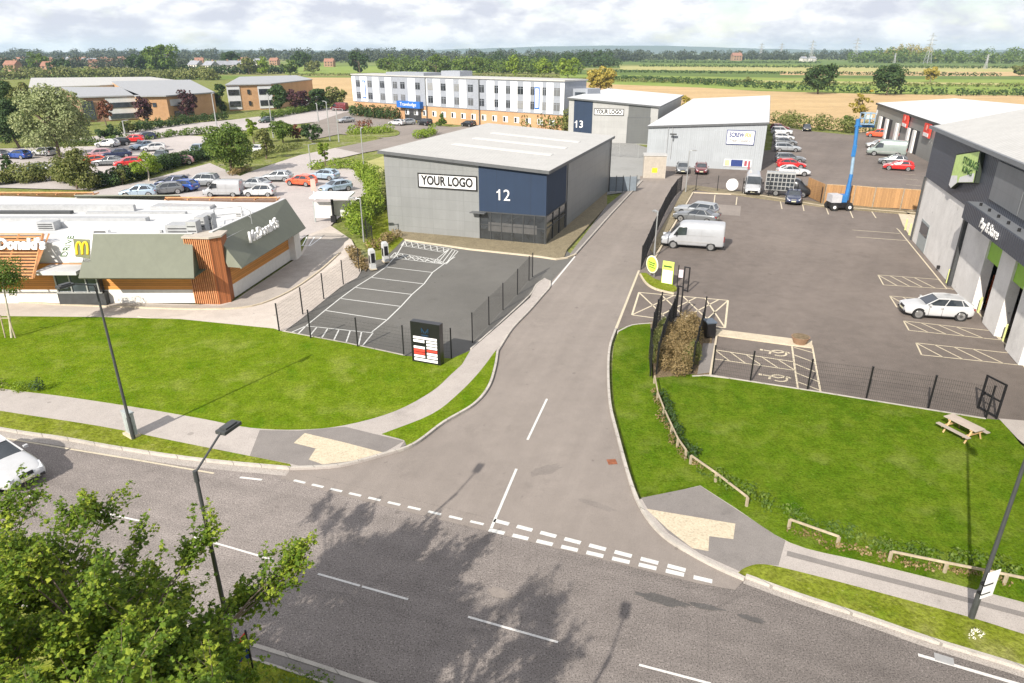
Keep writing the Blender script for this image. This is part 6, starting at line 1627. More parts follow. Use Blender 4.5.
# ------------------------------------------------------------------ vegetation
rnd = random.Random(11)
LM = dict(
 green=leaf_mat('mid_green_leaves', (.040,.080,.014), (.085,.14,.022), (.17,.22,.045)),
 wood=leaf_mat('far_wood_leaves', (.028,.040,.026), (.045,.060,.036), (.075,.09,.05), .05),
 dark=leaf_mat('dark_green_leaves', (.018,.04,.012), (.032,.065,.017), (.06,.10,.028), .12),
 lime=leaf_mat('lime_green_leaves', (.10,.17,.015), (.18,.26,.025), (.28,.34,.05), .3),
 willow=leaf_mat('silver_willow_leaves', (.13,.165,.07), (.23,.265,.12), (.36,.38,.19), .2),
 olive=leaf_mat('olive_leaves', (.075,.095,.025), (.14,.155,.045), (.22,.22,.075), .2),
 yellow=leaf_mat('yellow_autumn_leaves', (.17,.14,.025), (.30,.24,.04), (.42,.34,.08), .2),
 purple=leaf_mat('copper_purple_leaves', (.028,.012,.018), (.055,.02,.028), (.10,.035,.04), .1),
 copper=leaf_mat('reddish_brown_leaves', (.09,.03,.02), (.16,.055,.035), (.22,.10,.05), .1),
 rust=leaf_mat('rusty_shrub_leaves', (.13,.10,.04), (.21,.145,.065), (.30,.23,.12), .15),
 fore=leaf_mat('bright_maple_leaves', (.036,.084,.008), (.120,.195,.015), (.38,.43,.045), .36, 1.3, .45))
def leafquad(vs, fs, p, n, s, rr, shape=4):
    u = n.cross(Vector((rr.uniform(-1,1), rr.uniform(-1,1), rr.uniform(-1,1))))
    if u.length < 1e-3: u = Vector((1,0,0))
    u.normalize(); w = n.cross(u); o = len(vs)
    if shape == 4:
        vs += [p-u*s*.5, p+w*s*.36+n*s*.08, p+u*s*.5, p-w*s*.36+n*s*.08]; fs.append((o,o+1,o+2,o+3))
    else:
        vs += [p-u*s*.5, p-u*s*.1+w*s*.45+n*s*.12, p+u*s*.15+w*s*.2, p+u*s*.55, p+u*s*.15-w*s*.2, p-u*s*.1-w*s*.45+n*s*.12]; fs.append((o,o+1,o+2,o+3,o+4,o+5))
def crown(name, R, n_cl, n_lf, ls, mat, seed=0, cz=0.0, clump=(.22,.40), squash_low=.6, parent=None, shape=4, spike=False, mesh_only=False, inner=.35):
    rr = random.Random(seed); vs, fs = [], []
    for c in range(n_cl):
        while True:
            d = Vector((rr.gauss(0,1), rr.gauss(0,1), rr.gauss(0,1)))
            if d.length > .1: break
        d.normalize(); rad = rr.uniform(inner, 1.0)**.6 * rr.uniform(.72, .92)
        if d.z < 0: d.z *= squash_low
        q = Vector((d.x*R[0]*rad, d.y*R[1]*rad, d.z*R[2]*rad))
        if spike: k = max(.12, 1 - (q.z + R[2])/(2*R[2])*.85); q.x *= k*1.3; q.y *= k*1.3
        cr = rr.uniform(*clump) * min(R[0], R[2]) * (rr.uniform(.7,1.2))
        st = (rr.uniform(.8,1.25), rr.uniform(.8,1.25), rr.uniform(.6,.95))
        for l in range(int(n_lf * rr.uniform(.6, 1.3))):
            e = Vector((rr.gauss(0,1), rr.gauss(0,1), rr.gauss(0,1))).normalized()
            if e.z < -.3 and rr.random() < .5: e.z = -e.z
            k = cr * rr.uniform(.55, 1.08)**.5
            p = q + Vector((e.x*k*st[0], e.y*k*st[1], e.z*k*st[2]))
            nn = (e + Vector((rr.gauss(0,.6), rr.gauss(0,.6), rr.gauss(.25,.6)))).normalized()
            leafquad(vs, fs, p + Vector((0,0,cz)), nn, ls*rr.uniform(.65,1.25), rr, shape)
    me = bpy.data.meshes.new(name); me.from_pydata([tuple(v) for v in vs], [], fs); me.materials.append(mat)
    if mesh_only: return me
    o = bpy.data.objects.new(name, me); COL.objects.link(o)
    if parent: put(o, parent)
    return o
def limbs(t, h, R, cz, r0, seed, m, n=7):
    rr = random.Random(seed); mb = MB(); top = Vector((rr.uniform(-.1,.1)*R[0], 0, cz+R[2]*.3)); bend = Vector((rr.uniform(-.08,.08)*h, rr.uniform(-.05,.05)*h, max(.4, cz-R[2]*.55)))
    mb.tube([Vector((0,0,-.2)), bend*.5+Vector((0,0,0)), bend, top], [r0, r0*.85, r0*.7, r0*.25], 8)
    for k in range(n):
        a = 2*pi*k/n + rr.uniform(-.4,.4); s_ = bend.lerp(top, rr.uniform(0,.6)); e = Vector((cos(a)*R[0]*.7, sin(a)*R[1]*.7, cz + R[2]*rr.uniform(-.2,.6)))
        mb.tube([s_, s_.lerp(e, .5)+Vector((0,0,.05*h)), e], [r0*.4, r0*.25, r0*.08], 5)
    return mb.build('trunk', m, t)
def tree(label, base, top_px, w_px, leaf, ls=None, seed=1, group=None, n_cl=None, n_lf=60, name='tree', low=.25, bark=None, spike=False, clump=(.22,.40), dens=1.0, cat='tree'):
    b = G(*base); h = ht(base[0], base[1], top_px); low = low*.5; dep = b.y*CP + CAM_H*SP; w = w_px*dep/FOC
    t = thing(name, label, cat, (b.x, b.y, -.05), 0, group)
    R = (w/2, w/2*.9, h*(1-low)/2); cz = h*(1+low)/2; R = (R[0]*.98, R[1], R[2])
    ls = ls or max(.16, dep/FOC*2.3)
    n_cl = n_cl or 34
    area = 4*pi*((R[0]*R[2])); n_lf = int(min(230, max(30, dens * 5.2*area/(ls*ls*n_cl))))
    crown('crown', R, n_cl, n_lf, ls, LM[leaf], seed, cz, parent=t, spike=spike, clump=clump, squash_low=.98)
    limbs(t, h, R, cz, max(.08, h*.028), seed, bark or M['bark']); return t
tree('large silver leaved willow at the edge of the upper left car park', (60,157), 84, 80, 'willow', seed=3, n_cl=80, low=.05)
tree('tall dark tree at the left edge behind the silver willow', (8,142), 72, 44, 'dark', seed=4, n_cl=40, low=.05)
tree('dense dark green tree at the left edge, lower and nearer than the tall one', (20,148), 92, 46, 'dark', seed=94, n_cl=44, low=.0)
tree('tall dark tree clump top at the extreme left', (-6,135), 74, 40, 'dark', seed=95, n_cl=36, low=.0)
tree('small green tree left of the yellow green one at the hedge', (122,184), 168, 14, 'olive', seed=96, n_cl=14, low=.0)
tree('green tree between the two car parks behind the bushy tree', (212,158), 136, 20, 'green', seed=97, n_cl=20, low=.0)
tree('olive tree at the foot of the copper trees', (128,133), 119, 16, 'olive', seed=98, n_cl=16, low=.0)
tree('pale olive tree rising left of the silver willow', (27,130), 68, 22, 'olive', seed=5, n_cl=24, low=.1)
tree('dark low tree under the silver willow right side', (110,140), 122, 30, 'dark', seed=6, n_cl=20, low=.0)
tree('reddish brown tree before the glazed office front', (107,126), 98, 18, 'copper', seed=7, n_cl=22)
tree('copper tree with spreading lower branches beside the orange brick office', (147,124), 97, 23, 'purple', seed=8, n_cl=26, low=.1)
tree('dark purple tree in front of the broad office roof', (188,119), 87, 24, 'purple', seed=9, n_cl=30, low=.1)
tree('dark green conical tree between the two brick offices', (222,113), 81, 18, 'dark', seed=10, n_cl=26, low=.05)
tree('big bushy tree at the right of the large car park', (231,173), 118, 50, 'green', seed=12, n_cl=70, low=.05)
tree('small olive tree before the near row of parked cars', (77,189), 144, 42, 'olive', seed=13, n_cl=44, low=.18)
tree('bright yellow green tree at the hedge of the large car park', (149,181), 151, 29, 'lime', seed=14, n_cl=26, low=.25, bark=M['palebark'])
tree('small dark conifer at the left edge of the large car park', (10,178), 153, 17, 'dark', seed=15, n_cl=20, low=.05, spike=True)
tree('yellow green sapling behind the big bushy tree', (254,143), 116, 14, 'lime', seed=16, n_cl=16)
tree('grey green round tree right of the big bushy tree', (266,158), 124, 20, 'olive', seed=17, n_cl=22, low=.1)
tree('mid green tree by the car park entrance, left of a pair', (283,142), 117, 24, 'green', seed=18, n_cl=26, low=.1)
tree('dark green tree by the car park entrance, right of a pair', (312,142), 122, 22, 'dark', seed=19, n_cl=24, low=.0)
tree('reddish shrub tree between the green pair', (298,140), 124, 14, 'copper', seed=20, n_cl=16, low=.05)
tree('yellow green sapling at the right of the restaurant car park', (325,165), 138, 12, 'lime', seed=21, n_cl=16, low=.15)
for i, (x, yb, yt, w, lf, lb) in enumerate(((281,112,82,26,'dark','round dark tree right of the white fronted office'),(300,112,84,22,'purple','dark purple tree in the row left of the hotel'),(318,110,85,22,'dark','dark tree in the row left of the hotel, above the lorry'),(334,109,84,26,'olive','brown green tree beside the hotel left corner'))):
    tree(lb, (x,yb), yt, w, lf, seed=30+i, n_cl=26, low=.05)
tree('tall grey green poplar clump above the left rooftops', (163,75), 41, 42, 'green', seed=40, n_cl=54, low=.05, dens=1.2)
tree('lower tree at the left of the tall poplar clump', (140,75), 52, 26, 'dark', seed=41, n_cl=26, low=.05)
tree('round dark oak standing alone in the fields, left one', (818,93.5), 61.5, 34, 'dark', seed=42, n_cl=54, low=.1, dens=1.2)
tree('round dark oak standing alone in the fields, right one', (886,94.5), 63, 35, 'dark', seed=43, n_cl=50, low=.1, dens=1.2)
tree('golden yellow tree behind the hotel right end', (600,92), 66, 36, 'yellow', seed=44, n_cl=44, low=.0, dens=1.2)
tree('thin yellowing half bare tree behind the blue boom lift', (858,128), 86, 27, 'yellow', seed=45, n_cl=26, low=.2, clump=(.10,.2), dens=.35)
tree('pale yellow bush tree in the right hand field', (930,82), 64, 18, 'yellow', seed=46, n_cl=16, low=.0)
tree('pale bush tree at the far right field edge', (1020,76), 62, 22, 'olive', seed=47, n_cl=20, low=.0)
tree('small olive bush in the middle field', (748,84), 76, 10, 'olive', seed=48, n_cl=10, low=.0)
for i, (x, yb, yt, w, lf, lb) in enumerate(((388,74,56,26,'green','round mid green tree alone before the far wood'),(436,74,54,34,'green','broad green tree at the left of the row behind the hotel'),(468,75,55,38,'green','broad green tree second in the row behind the hotel'),
      (513,76,55.5,18,'lime','yellow green tree, left of the three behind the hotel roof'),(544,77,58,24,'lime','yellow green tree, middle of the three behind the hotel roof'),(568,78,58,26,'lime','yellow green tree, right of the three behind the hotel roof'),
      (595,66,50,34,'dark','dark tree above the golden yellow tree'),(232,70,50,22,'dark','round dark tree on the skyline above the office roofs'),(304,71,50,24,'dark','round dark tree on the skyline left of the sandy field'),(250,74,56,20,'olive','pale tree on the skyline beside a dark one, left'),
      (262,74,56,18,'lime','yellow green tree on the skyline above the brick office'),(290,74,59,22,'green','low green tree on the skyline by the sandy field'),(313,73,60,22,'olive','low olive tree on the skyline by the sandy field'),(40,72,51,22,'green','olive green tree among the skyline houses'),(60,74,57,24,'dark','dark tree among the skyline houses'),(360,73,50,24,'dark','dark tree on the skyline right of the farmhouse roof'))):
    tree(lb, (x,yb), yt, w, lf, seed=60+i, n_cl=24, low=.0)

def leafy_line(name, pts, width, height, leaf, ls, label=None, cat=None, group=None, kind=None, dens=1.0, z0=0.0, seed=5, world=False, wob=.25, step=None):
    """hedge or wood: leaf clumps along a line"""
    rr = random.Random(seed); P = pts if world else GG(pts); vs, fs = [], []
    step = step or width*.42
    for a, b in zip(P[:-1], P[1:]):
        d = b - a; L_ = d.length; n_ = max(1, int(L_/step)); q = Vector((-d.y, d.x, 0)).normalized()
        for k in range(n_):
            c = a.lerp(b, (k + rr.random())/n_) + q*rr.uniform(-.35,.35)*width; hh = height*rr.uniform(1-wob, 1+wob); R = (width*.42, width*.42, hh*.5)
            nl = int(dens * 2.2 * 4*pi*R[0]*R[2]*.6/(ls*ls)) + 6
            for l in range(nl):
                e = Vector((rr.gauss(0,1), rr.gauss(0,1), rr.gauss(0,1))).normalized(); kk = rr.uniform(.6,1.08)
                p = c + Vector((e.x*R[0]*kk, e.y*R[1]*kk, hh*.5 + z0 + e.z*R[2]*kk))
                leafquad(vs, fs, p, (e+Vector((rr.gauss(0,.5), rr.gauss(0,.5), .3+rr.gauss(0,.5)))).normalized(), ls*rr.uniform(.7,1.25), rr)
    o0 = P[0]; me = bpy.data.meshes.new(name); me.from_pydata([(v.x-o0.x, v.y-o0.y, v.z) for v in vs], [], fs); me.materials.append(LM[leaf])
    o = bpy.data.objects.new(name, me); COL.objects.link(o); o.location = (o0.x, o0.y, 0); tag(o, label, cat, group, kind); return o
HG = dict(cat='hedge')
leafy_line('hedge', [(-60,187),(0,184),(60,181),(95,189)], 2.8, 2.2, 'olive', .34, 'long olive hedge along the near side of the large car park', dens=1.8, step=.7, **HG)
leafy_line('hedge', [(96,188),(130,181),(160,170),(190,163),(214,157)], 2.4, 1.9, 'dark', .32, 'dark hedge between the two car parks at the left', dens=1.6, step=.6, seed=6, **HG)
leafy_line('hedge', [(60,146),(110,143),(150,139),(205,133)], 2.6, 1.3, 'green', .40, 'low green hedge along the service road', seed=7, **HG)
leafy_line('hedge', [(120,134),(160,128),(200,122),(228,119)], 2.6, 2.0, 'dark', .42, 'hedge before the dark red trees and orange office', seed=8, **HG)
leafy_line('hedge', [(262,120),(300,113),(330,107)], 2.2, 1.8, 'green', .42, 'hedge below the white fronted office', seed=9, **HG)
leafy_line('hedge', [(352,116),(375,118),(400,120)], 3.0, 3.0, 'dark', .5, 'dark shrubs at the foot of the hotel left wall', seed=10, **HG)
leafy_line('hedge', [(350,135),(366,134),(395,133)], 3.4, 1.8, 'lime', .40, 'yellow green shrubs on the planted island', seed=11, **HG)
leafy_line('hedge', [(358,131),(372,130)], 3.0, 2.2, 'copper', .40, 'red shrub on the planted island', seed=12, **HG)
leafy_line('hedge', [(418,139),(434,134)], 2.6, 1.6, 'lime', .40, 'yellow green shrub strip beside the hotel car park', seed=13, **HG)
leafy_line('hedge', [(318,170),(335,168),(352,168),(368,168)], 3.4, 1.4, 'lime', .32, 'yellow green planting at the end of the restaurant car park', seed=14, **HG)
leafy_line('hedge', [(366,178),(378,196),(374,212),(362,226),(352,238)], 2.4, 2.3, 'lime', .26, 'tall bright hedge beside unit 12 and the restaurant lane', seed=15, **HG)
leafy_line('hedge', [(384,184),(388,200),(386,210)], 1.5, 2.2, 'olive', .26, 'olive shrubs tight against the left wall of unit 12', seed=25, **HG)
leafy_line('shrub', [(352,250),(358,262),(362,270)], .9, .6, 'rust', .18, 'dry brown shrub strip by the restaurant lane kerb', 'shrub', seed=16)
leafy_line('shrub', [(373,252),(386,244),(400,238)], 1.4, .9, 'rust', .20, 'dry grey brown shrubs before the wall of unit 12', 'shrub', seed=17, dens=.7)
leafy_line('hedge', [(772,123),(800,128),(840,131.5),(875,133)], 5.0, 3.0, 'olive', .50, 'olive hedge between the yard and the sandy field', seed=18, **HG)
tree('rounded green shrub at the far corner of the yard', (848,130), 115, 22, 'green', seed=90, n_cl=20, low=.0, name='shrub', cat='shrub')
leafy_line('hedge', [(518,129),(545,131),(566,135)], 5.0, 4.6, 'olive', .55, 'olive shrubs between the hotel and unit 13', seed=19, **HG)
tree('olive shrub by the sandy field right of unit 13', (685,108), 95, 16, 'yellow', seed=91, n_cl=14, low=.0, name='shrub', cat='shrub')
tree('dark shrubs before the hotel wall, beside its sign', (441,126), 113, 12, 'green', seed=92, n_cl=12, low=.0, name='shrub', cat='shrub')
leafy_line('shrub', [(232,164),(255,157),(285,150),(300,147)], 2.4, 1.1, 'olive', .32, 'mixed shrubs along the curved road into the car park', 'shrub', seed=21, dens=.8)
leafy_line('shrub', [(226,176),(252,171)], 2.0, 1.0, 'rust', .3, 'dry shrubs at the foot of the big bushy tree', 'shrub', seed=22)
# planted bed of dry shrubs at the yard entrance
for i, (pts, w, h, lf, sd) in enumerate((([(672,376),(678,360),(684,345),(688,332)], 1.5, 1.35, 'rust', 31), ([(661,372),(666,356),(670,342)], .9, 1.2, 'rust', 32), ([(688,372),(691,358)], .9, 1.2, 'olive', 33), ([(655,366),(660,345),(664,330)], .7, 1.0, 'olive', 34), ([(690,340),(697,328)], .9, 1.2, 'rust', 35))):
    leafy_line('shrub', pts, w, h, lf, .085, ['tall rusty brown shrubs in the middle of the planted bed', 'narrow rusty shrub strip along the middle gate fence', 'green patch of shrub at the foot of the inner fence', 'olive shrub strip along the outer fence', 'rusty shrubs at the yard end of the planted bed'][i], 'shrub', seed=sd, dens=1.1, z0=.05)
# nettle like tufts along the knee rails and the verge plants
leafy_line('bramble_strip', [(660,398),(666,412),(676,433),(684,449),(694,461)], .7, .6, 'dark', .11, 'dark brambles inside the curving timber rail', 'shrub', kind='stuff', seed=41, dens=.55)
leafy_line('bramble_strip', [(705,470),(730,487),(760,505),(800,525),(850,541),(900,555),(960,566),(1024,577)], .9, .55, 'green', .12, 'rough green brambles behind the knee rails along the path', 'shrub', kind='stuff', seed=42, dens=.45)
leafy_line('dead_stem_strip', [(790,534),(830,548),(880,561),(930,570),(1003,583)], .5, .25, 'rust', .10, 'dry brown stems under the knee rails', 'shrub', kind='stuff', seed=43, dens=.4, z0=.05)
leafy_line('dead_stem_strip', [(655,392),(662,418),(672,440),(684,460),(700,472)], .5, .25, 'rust', .10, 'dry brown grass under the curving rail', 'shrub', kind='stuff', seed=44, dens=.4, z0=.05)
leafy_line('shrub', [(20,392),(30,392)], 1.1, .8, 'lime', .11, 'bright yellow green shrub at the left edge of the lawn', 'shrub', seed=45)
leafy_line('shrub', [(34,391),(41,392)], .8, .8, 'dark', .11, 'small dark shrub beside the bright one on the lawn edge', 'shrub', seed=46)
leafy_line('shrub', [(-40,385),(0,388),(14,389)], 1.0, .45, 'olive', .12, 'low olive ground shrub at the left lawn edge', 'shrub', seed=47, dens=.6)
p = G(973,641); tag(crown('flower_clump', (.30,.30,.2), 12, 16, .035, plain('white_petals', (.75,.72,.62), .7), 3, .15), 'small clump of white flowers under the right street lamp', 'flowers').location = (p.x, p.y, .1)
# staked sapling at the left
b = G(12,339); t = thing('tree', 'young staked tree with a drooping crown at the left edge of the lawn', 'tree', (b.x, b.y, .1)); h_ = ht(12,339,246)
d_r = ray(3,277); kk_ = b.y/d_r.y; cxx = d_r.x*kk_ - b.x; czz = CAM_H + d_r.z*kk_
co_ = crown('crown', (1.25,1.2,1.3), 46, 95, .12, LM['green'], 77, czz-.1, parent=t, squash_low=.98); co_.location = (cxx, 0, 0)
mb = MB(); mb.tube([Vector((0,0,-.1)), Vector((cxx*.3,0,1.0)), Vector((cxx,0,czz+.5))], [.08,.06,.03], 8); mb.build('trunk', M['palebark'], t)
mb = MB(); mb.cyl((.32,-.1,-.1),(.18,0,1.6),.04); mb.cyl((-.35,-.05,-.1),(-.28,0,1.5),.04); mb.box((0,0,1.3),(.6,.05,.06)); mb.build('stake', M['rail'], t)

# ---- foreground trees
def big_tree(label, c, h, R, cz, seed, n_cl=95, n_lf=330, ls=.145, leaf='fore', spikes=()):
    t = thing('tree', label, 'tree', (c[0], c[1], .05))
    rr = random.Random(seed); vs, fs = [], []
    mbt = MB(); base = Vector((0,0,-.1)); fork = Vector((.1,.1,cz-R[2]*.6))
    mbt.tube([base, fork*.5, fork], [.20,.16,.14], 10)
    ends = []
    for k in range(n_cl):
        d = Vector((rr.gauss(0,1), rr.gauss(0,1), rr.gauss(.35,1))).normalized(); rad = rr.uniform(.45,1)**.5
        ends.append(Vector((d.x*R[0]*rad, d.y*R[1]*rad, cz + d.z*R[2]*rad*(1 if d.z > 0 else .6))))
    for s_ in spikes: ends.append(Vector(s_) - Vector((c[0], c[1], 0)))
    mains = []
    for k in range(8):
        a = 2*pi*k/8; e = Vector((cos(a)*R[0]*.45, sin(a)*R[1]*.45, cz + R[2]*rr.uniform(-.1,.5))); mbt.tube([fork, fork.lerp(e,.5)+Vector((0,0,.25)), e], [.08,.055,.035], 6); mains.append(e)
    for e in ends:
        m_ = min(mains, key=lambda q: (q-e).length); mbt.tube([m_, m_.lerp(e,.55)+Vector((0,0,.12)), e], [.028,.018,.008], 5)
        ax = (e - m_).normalized(); L_ = rr.uniform(.8, 1.35)
        # shoots growing outwards and up, leaves held close around each twig
        ns_ = 8
        for tw_ in range(ns_):
            dirn = (ax*.7 + Vector((rr.gauss(0,.42), rr.gauss(0,.42), rr.gauss(.65,.35)))).normalized(); s0 = e - dirn*.4 + Vector((rr.gauss(0,.12), rr.gauss(0,.12), 0)); ll = L_*rr.uniform(.55,1.1)
            tip = s0 + dirn*ll; mbt.cyl(s0, tip, .008, .003, 4, False)
            for q in range(n_lf//ns_):
                u_ = rr.random()**.75; p = s0 + dirn*ll*u_; wd = .035 + .10*(1-u_)**.7
                p = p + Vector((rr.gauss(0,wd), rr.gauss(0,wd), rr.gauss(0,wd)*.7))
                leafquad(vs, fs, p, Vector((rr.gauss(0,.55), rr.gauss(0,.55), 1)).normalized(), ls*rr.uniform(.6,1.25)*(1-.25*u_), rr, 6)
    me = bpy.data.meshes.new('crown'); me.from_pydata([tuple(v) for v in vs], [], fs); me.materials.append(LM[leaf]); o = bpy.data.objects.new('crown', me); COL.objects.link(o); put(o, t)
    mbt.build('trunk', M['bark'], t); return t
big_tree('leafy bright green tree in the bottom left foreground, left of the lamp', (-9.6,9.9), 7.8, (3.3,2.7,2.9), 4.6, 101, 190, 400, .13, spikes=[tuple(G(x, y, z)) for x, y, z in ((92,505,6.0),(70,520,6.2),(105,515,5.6),(28,505,6.0),(8,520,6.4),(130,560,5.6))])
big_tree('lower leafy tree whose shoots pass in front of the street lamp', (-7.4,10.1), 6.4, (1.75,1.7,1.7), 4.0, 103, 96, 400, .13, spikes=[tuple(G(x, y, z)) for x, y, z in ((296,556,5.2),(286,572,5.0),(272,590,4.8),(255,606,4.6),(236,600,4.9),(205,540,5.6),(190,556,5.6))])
big_tree('leafy tree at the bottom edge, its crown mostly below the frame', (-5.6,6.6), 8.2, (2.3,2.0,2.2), 6.0, 102, 56, 330, .125)
leafy_line('undergrowth', [(205,690),(250,688),(300,690),(330,692)], 1.0, .35, 'green', .09, 'low leafy undergrowth on the near verge below the tree', 'shrub', seed=48, dens=.5)

# ---- far woods
def wood(pts, width, height, leaf, ls, seed, dens=.55, step=None): dens *= 2.2; step = step or width*.30; return leafy_line('woodland', pts, width, height, leaf, ls, 'distant belt of woodland', 'woodland', kind='stuff', seed=seed, dens=dens, wob=.35, step=step)
wood([(-500,56.2),(0,56.2),(500,56.4),(1000,56.3),(1500,56.2)], 40, 22, 'wood', 6.0, 201, .5, 40)
wood([(-200,60),(0,60),(200,60.5),(420,60.5)], 26, 19, 'wood', 3.6, 202, .55)
wood([(300,62.5),(420,62),(560,62),(640,61.5)], 22, 17, 'wood', 3.2, 203, .55)
wood([(560,60.3),(680,60.4),(800,60.0),(900,60.3)], 26, 16, 'wood', 3.6, 204, .55)
wood([(850,62.8),(920,63),(1000,63.4),(1100,64),(1300,64)], 22, 18, 'green', 3.0, 205, .55)
wood([(880,61.5),(935,61.6)], 16, 24, 'yellow', 3.0, 215, .5)
wood([(-150,70),(0,70),(60,68),(130,68),(200,69)], 14, 10, 'wood', 2.0, 206, .55)
wood([(-150,80),(0,79),(80,78),(160,78.5),(215,80)], 11, 6, 'olive', 1.5, 207, .7)
wood([(180,75),(230,74),(290,73)], 10, 6, 'dark', 1.6, 208, .6)
wood([(390,72),(440,72),(500,73),(580,74)], 14, 11, 'green', 1.9, 209, .6)
wood([(480,67),(560,67),(620,67)], 16, 14, 'dark', 2.2, 210, .6)
def hedgerow(pts, w, h, leaf, ls, seed): return leafy_line('hedgerow', pts, w, h, leaf, ls, 'distant field hedgerow', 'hedgerow', kind='stuff', seed=seed, dens=.5)
hedgerow([(600,79),(700,84),(800,90),(880,93),(960,95),(1100,96)], 6, 2.6, 'dark', 1.1, 220)
hedgerow([(560,80),(700,83),(850,85.5),(1100,87)], 4, 1.6, 'olive', 1.1, 221)
hedgerow([(600,72),(800,74),(1000,76)], 5, 2.2, 'dark', 1.3, 222)
hedgerow([(640,66.5),(760,67.3),(900,68),(1100,69)], 5, 2.8, 'dark', 1.5, 223)
hedgerow([(290,75.5),(400,75.5),(560,77.5)], 4, 1.6, 'olive', 1.1, 224)
hedgerow([(640,62.6),(720,63),(820,63)], 6, 3, 'dark', 1.8, 225)
hedgerow([(620,78),(680,80),(760,83)], 5, 1.8, 'dark', 1.1, 226)

# pylons
def pylon(label, x, yb, yt):
    b = G(x, yb); h = ht(x, yb, yt); t = thing('pylon', label, 'pylon', (b.x, b.y, 0), .3, 'electricity pylons in the fields'); mb = MB(); w = h*.09; r = max(.12, b.y*.00022)
    for sx in (-1,1):
        for sy in (-1,1): mb.tube([Vector((sx*w,sy*w,0)), Vector((sx*w*.35,sy*w*.35,h*.6)), Vector((sx*w*.12,sy*w*.12,h))], r, 4)
    n_ = 7
    for k in range(n_):
        z0, z1 = h*.85*k/n_, h*.85*(k+1)/n_; f0, f1 = w*(1-.9*z0/h), w*(1-.9*z1/h)
        for s_ in (-1,1): mb.tube([Vector((-f0,s_*f0,z0)), Vector((f1,s_*f1,z1))], r*.6, 3); mb.tube([Vector((f0,s_*f0,z0)), Vector((-f1,s_*f1,z1))], r*.6, 3)
    mb.build('lattice_tower', M['metalgrey'], t)
    mb = MB()
    for zz, ww in ((.62,.20),(.76,.24),(.90,.17)): mb.tube([Vector((-h*ww,0,h*zz)), Vector((0,0,h*zz+h*.03)), Vector((h*ww,0,h*zz))], r, 4); mb.tube([Vector((-h*ww,0,h*zz)), Vector((h*ww,0,h*zz))], r*.7, 3)
    mb.build('crossarm', M['metalgrey'], t)
for x, yb, yt, lb in ((760,60,43,'faint pylon leftmost on the skyline'),(780,60,43,'faint pylon second from the left on the skyline'),(810,62,40,'faint pylon third from the left on the skyline'),(854,62,38,'pylon above the gap between the two oaks'),(927,63.5,33,'tallest dark pylon above the right hand fields'),(985,69,54,'short pale pylon before the far right wood'),(894,63,53,'short pale pylon above the right oak')):
    pylon(lb, x, yb, yt)
# far hills
mb = MB(); vs = []; nn_ = 90; rr = random.Random(9)
for k in range(nn_+1):
    x = -7500 + 15000*k/nn_; h_ = 26 + 42*max(0, sin((x+2500)/2400))*1.0 + 14*sin(x/700) + rr.uniform(-3,3); h_ = max(14, h_); vs += [(x,7600,-2),(x,8050,h_),(x,8600,-2)]
mb.add(vs, [(3*k,3*k+3,3*k+4,3*k+1) for k in range(nn_)] + [(3*k+1,3*k+4,3*k+5,3*k+2) for k in range(nn_)])
M['hill'] = field_mat('far_hill_cover', (.045,.065,.05), (.075,.095,.07))
S('hills', mb, M['hill'])

# ------------------------------------------------------------------ air
HAZE = 1
if HAZE:
    hm = bpy.data.materials.new('haze'); hm.use_nodes = True; nt = hm.node_tree; nt.nodes.clear(); o_ = nt.nodes.new('ShaderNodeOutputMaterial'); v_ = nt.nodes.new('ShaderNodeVolumePrincipled')
    v_.inputs['Color'].default_value = (.62,.78,1.0,1); v_.inputs['Density'].default_value = .00010; v_.inputs['Anisotropy'].default_value = .2; nt.links.new(v_.outputs[0], o_.inputs['Volume'])
    mb = MB(); mb.b2(-9100, 9100, -120, 9100, -3.0, 95); o = mb.build('haze', hm); o['kind'] = 'stuff'; o['label'] = 'thin pale summer haze over the fields'; o['category'] = 'haze'
    o.display_type = 'BOUNDS'

# ------------------------------------------------------------------ sky, sun, camera
w = bpy.data.worlds.new('World'); scene.world = w; w.use_nodes = True; nt = w.node_tree
bgn = nt.nodes['Background']; sky = nt.nodes.new('ShaderNodeTexSky'); sky.sky_type = 'NISHITA'; sky.sun_disc = False
sun_dir = Vector((-sin(SUN_AZ)*cos(SUN_EL), -cos(SUN_AZ)*cos(SUN_EL), sin(SUN_EL)))   # towards the sun
sky.sun_elevation = SUN_EL; sky.sun_rotation = atan2(sun_dir.x, sun_dir.y); sky.air_density = 1.0; sky.dust_density = .5; sky.ozone_density = 1.0
tc = nt.nodes.new('ShaderNodeTexCoord'); sx = nt.nodes.new('ShaderNodeSeparateXYZ'); nt.links.new(tc.outputs['Generated'], sx.inputs[0])
def wm(op, a, b=0.0):
    m = nt.nodes.new('ShaderNodeMath'); m.operation = op
    for i, v in enumerate((a, b)):
        if isinstance(v, (int, float)): m.inputs[i].default_value = v
        else: nt.links.new(v, m.inputs[i])
    return m.outputs[0]
zz = wm('ADD', wm('MAXIMUM', sx.outputs[2], 0.0), .035)
cx = wm('DIVIDE', sx.outputs[0], zz); cy = wm('DIVIDE', sx.outputs[1], zz)
cb = nt.nodes.new('ShaderNodeCombineXYZ'); nt.links.new(cx, cb.inputs[0]); nt.links.new(cy, cb.inputs[1])
n1 = nt.nodes.new('ShaderNodeTexNoise'); n1.inputs['Scale'].default_value = 1.0; n1.inputs['Detail'].default_value = 7; n1.inputs['Roughness'].default_value = .58; n1.inputs['Distortion'].default_value = .3; mpa = nt.nodes.new('ShaderNodeMapping'); mpa.inputs['Scale'].default_value = (6,6,17); nt.links.new(tc.outputs['Generated'], mpa.inputs['Vector']); nt.links.new(mpa.outputs[0], n1.inputs['Vector'])
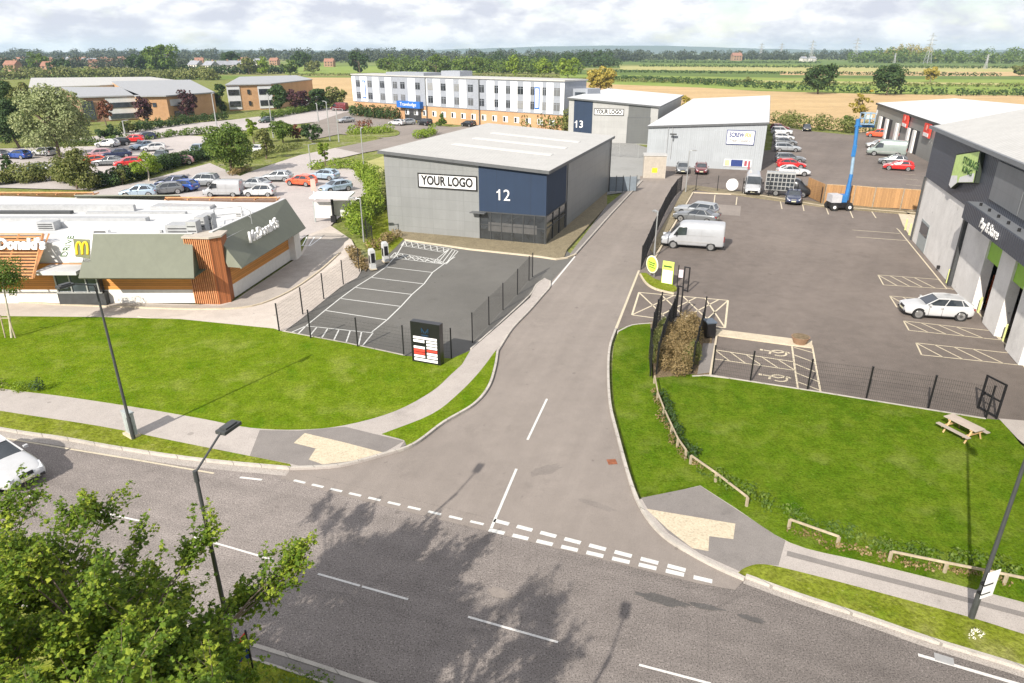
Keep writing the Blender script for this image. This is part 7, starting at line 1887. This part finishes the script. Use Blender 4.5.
n2 = nt.nodes.new('ShaderNodeTexNoise'); n2.inputs['Scale'].default_value = 1.0; n2.inputs['Detail'].default_value = 6; n2.inputs['Roughness'].default_value = .6; mpb = nt.nodes.new('ShaderNodeMapping'); mpb.inputs['Scale'].default_value = (13,13,34); nt.links.new(tc.outputs['Generated'], mpb.inputs['Vector']); nt.links.new(mpb.outputs[0], n2.inputs['Vector'])
def wr(f, st):
    r = nt.nodes.new('ShaderNodeValToRGB'); e = r.color_ramp.elements
    while len(e) < len(st): e.new(.5)
    for k, (p, c) in enumerate(st): e[k].position = p; e[k].color = (*c, 1)
    nt.links.new(f, r.inputs[0]); return r.outputs[0]
def wmix(f, a, b):
    m = nt.nodes.new('ShaderNodeMix'); m.data_type = 'RGBA'
    if isinstance(f, (int, float)): m.inputs[0].default_value = f
    else: nt.links.new(f, m.inputs[0])
    for v, i in ((a, 6), (b, 7)):
        if isinstance(v, tuple): m.inputs[i].default_value = (*v, 1)
        else: nt.links.new(v, m.inputs[i])
    return m.outputs[2]
cloudcol = wr(n2.outputs[0], [(.40, (5.4,5.55,6.3)), (.50, (6.7,6.8,7.25)), (.58, (8.2,8.2,8.3))])
cover = wr(n1.outputs[0], [(.36, (.45,)*3), (.45, (1,)*3)])
full = wmix(cover, sky.outputs[0], cloudcol)
nt.links.new(full, bgn.inputs['Color']); bgn.inputs['Strength'].default_value = .075

sl = bpy.data.lights.new('Sun', 'SUN'); sl.energy = 4.3; sl.angle = radians(.55); sl.color = (1.0,.93,.83)
so = bpy.data.objects.new('Sun', sl); COL.objects.link(so); so.rotation_euler = (-sun_dir).to_track_quat('-Z', 'Y').to_euler()
cam = bpy.data.cameras.new('Camera'); cam.sensor_width = 36; cam.lens = FOC*36/1024; cam.clip_start = .2; cam.clip_end = 20000
co = bpy.data.objects.new('Camera', cam); COL.objects.link(co); co.location = (0,0,CAM_H); co.rotation_euler = (pi/2 - PITCH, 0, 0); scene.camera = co
scene.view_settings.view_transform = 'Standard'; scene.view_settings.look = 'None'; scene.view_settings.gamma = 1; scene.view_settings.exposure = .85
scene.render.resolution_x = 1024; scene.render.resolution_y = 683
scene.cycles.volume_bounces = 1; scene.cycles.transparent_max_bounces = 8; scene.cycles.max_bounces = 6
# per-object paint finish: vehicles with unused templates are never left behind
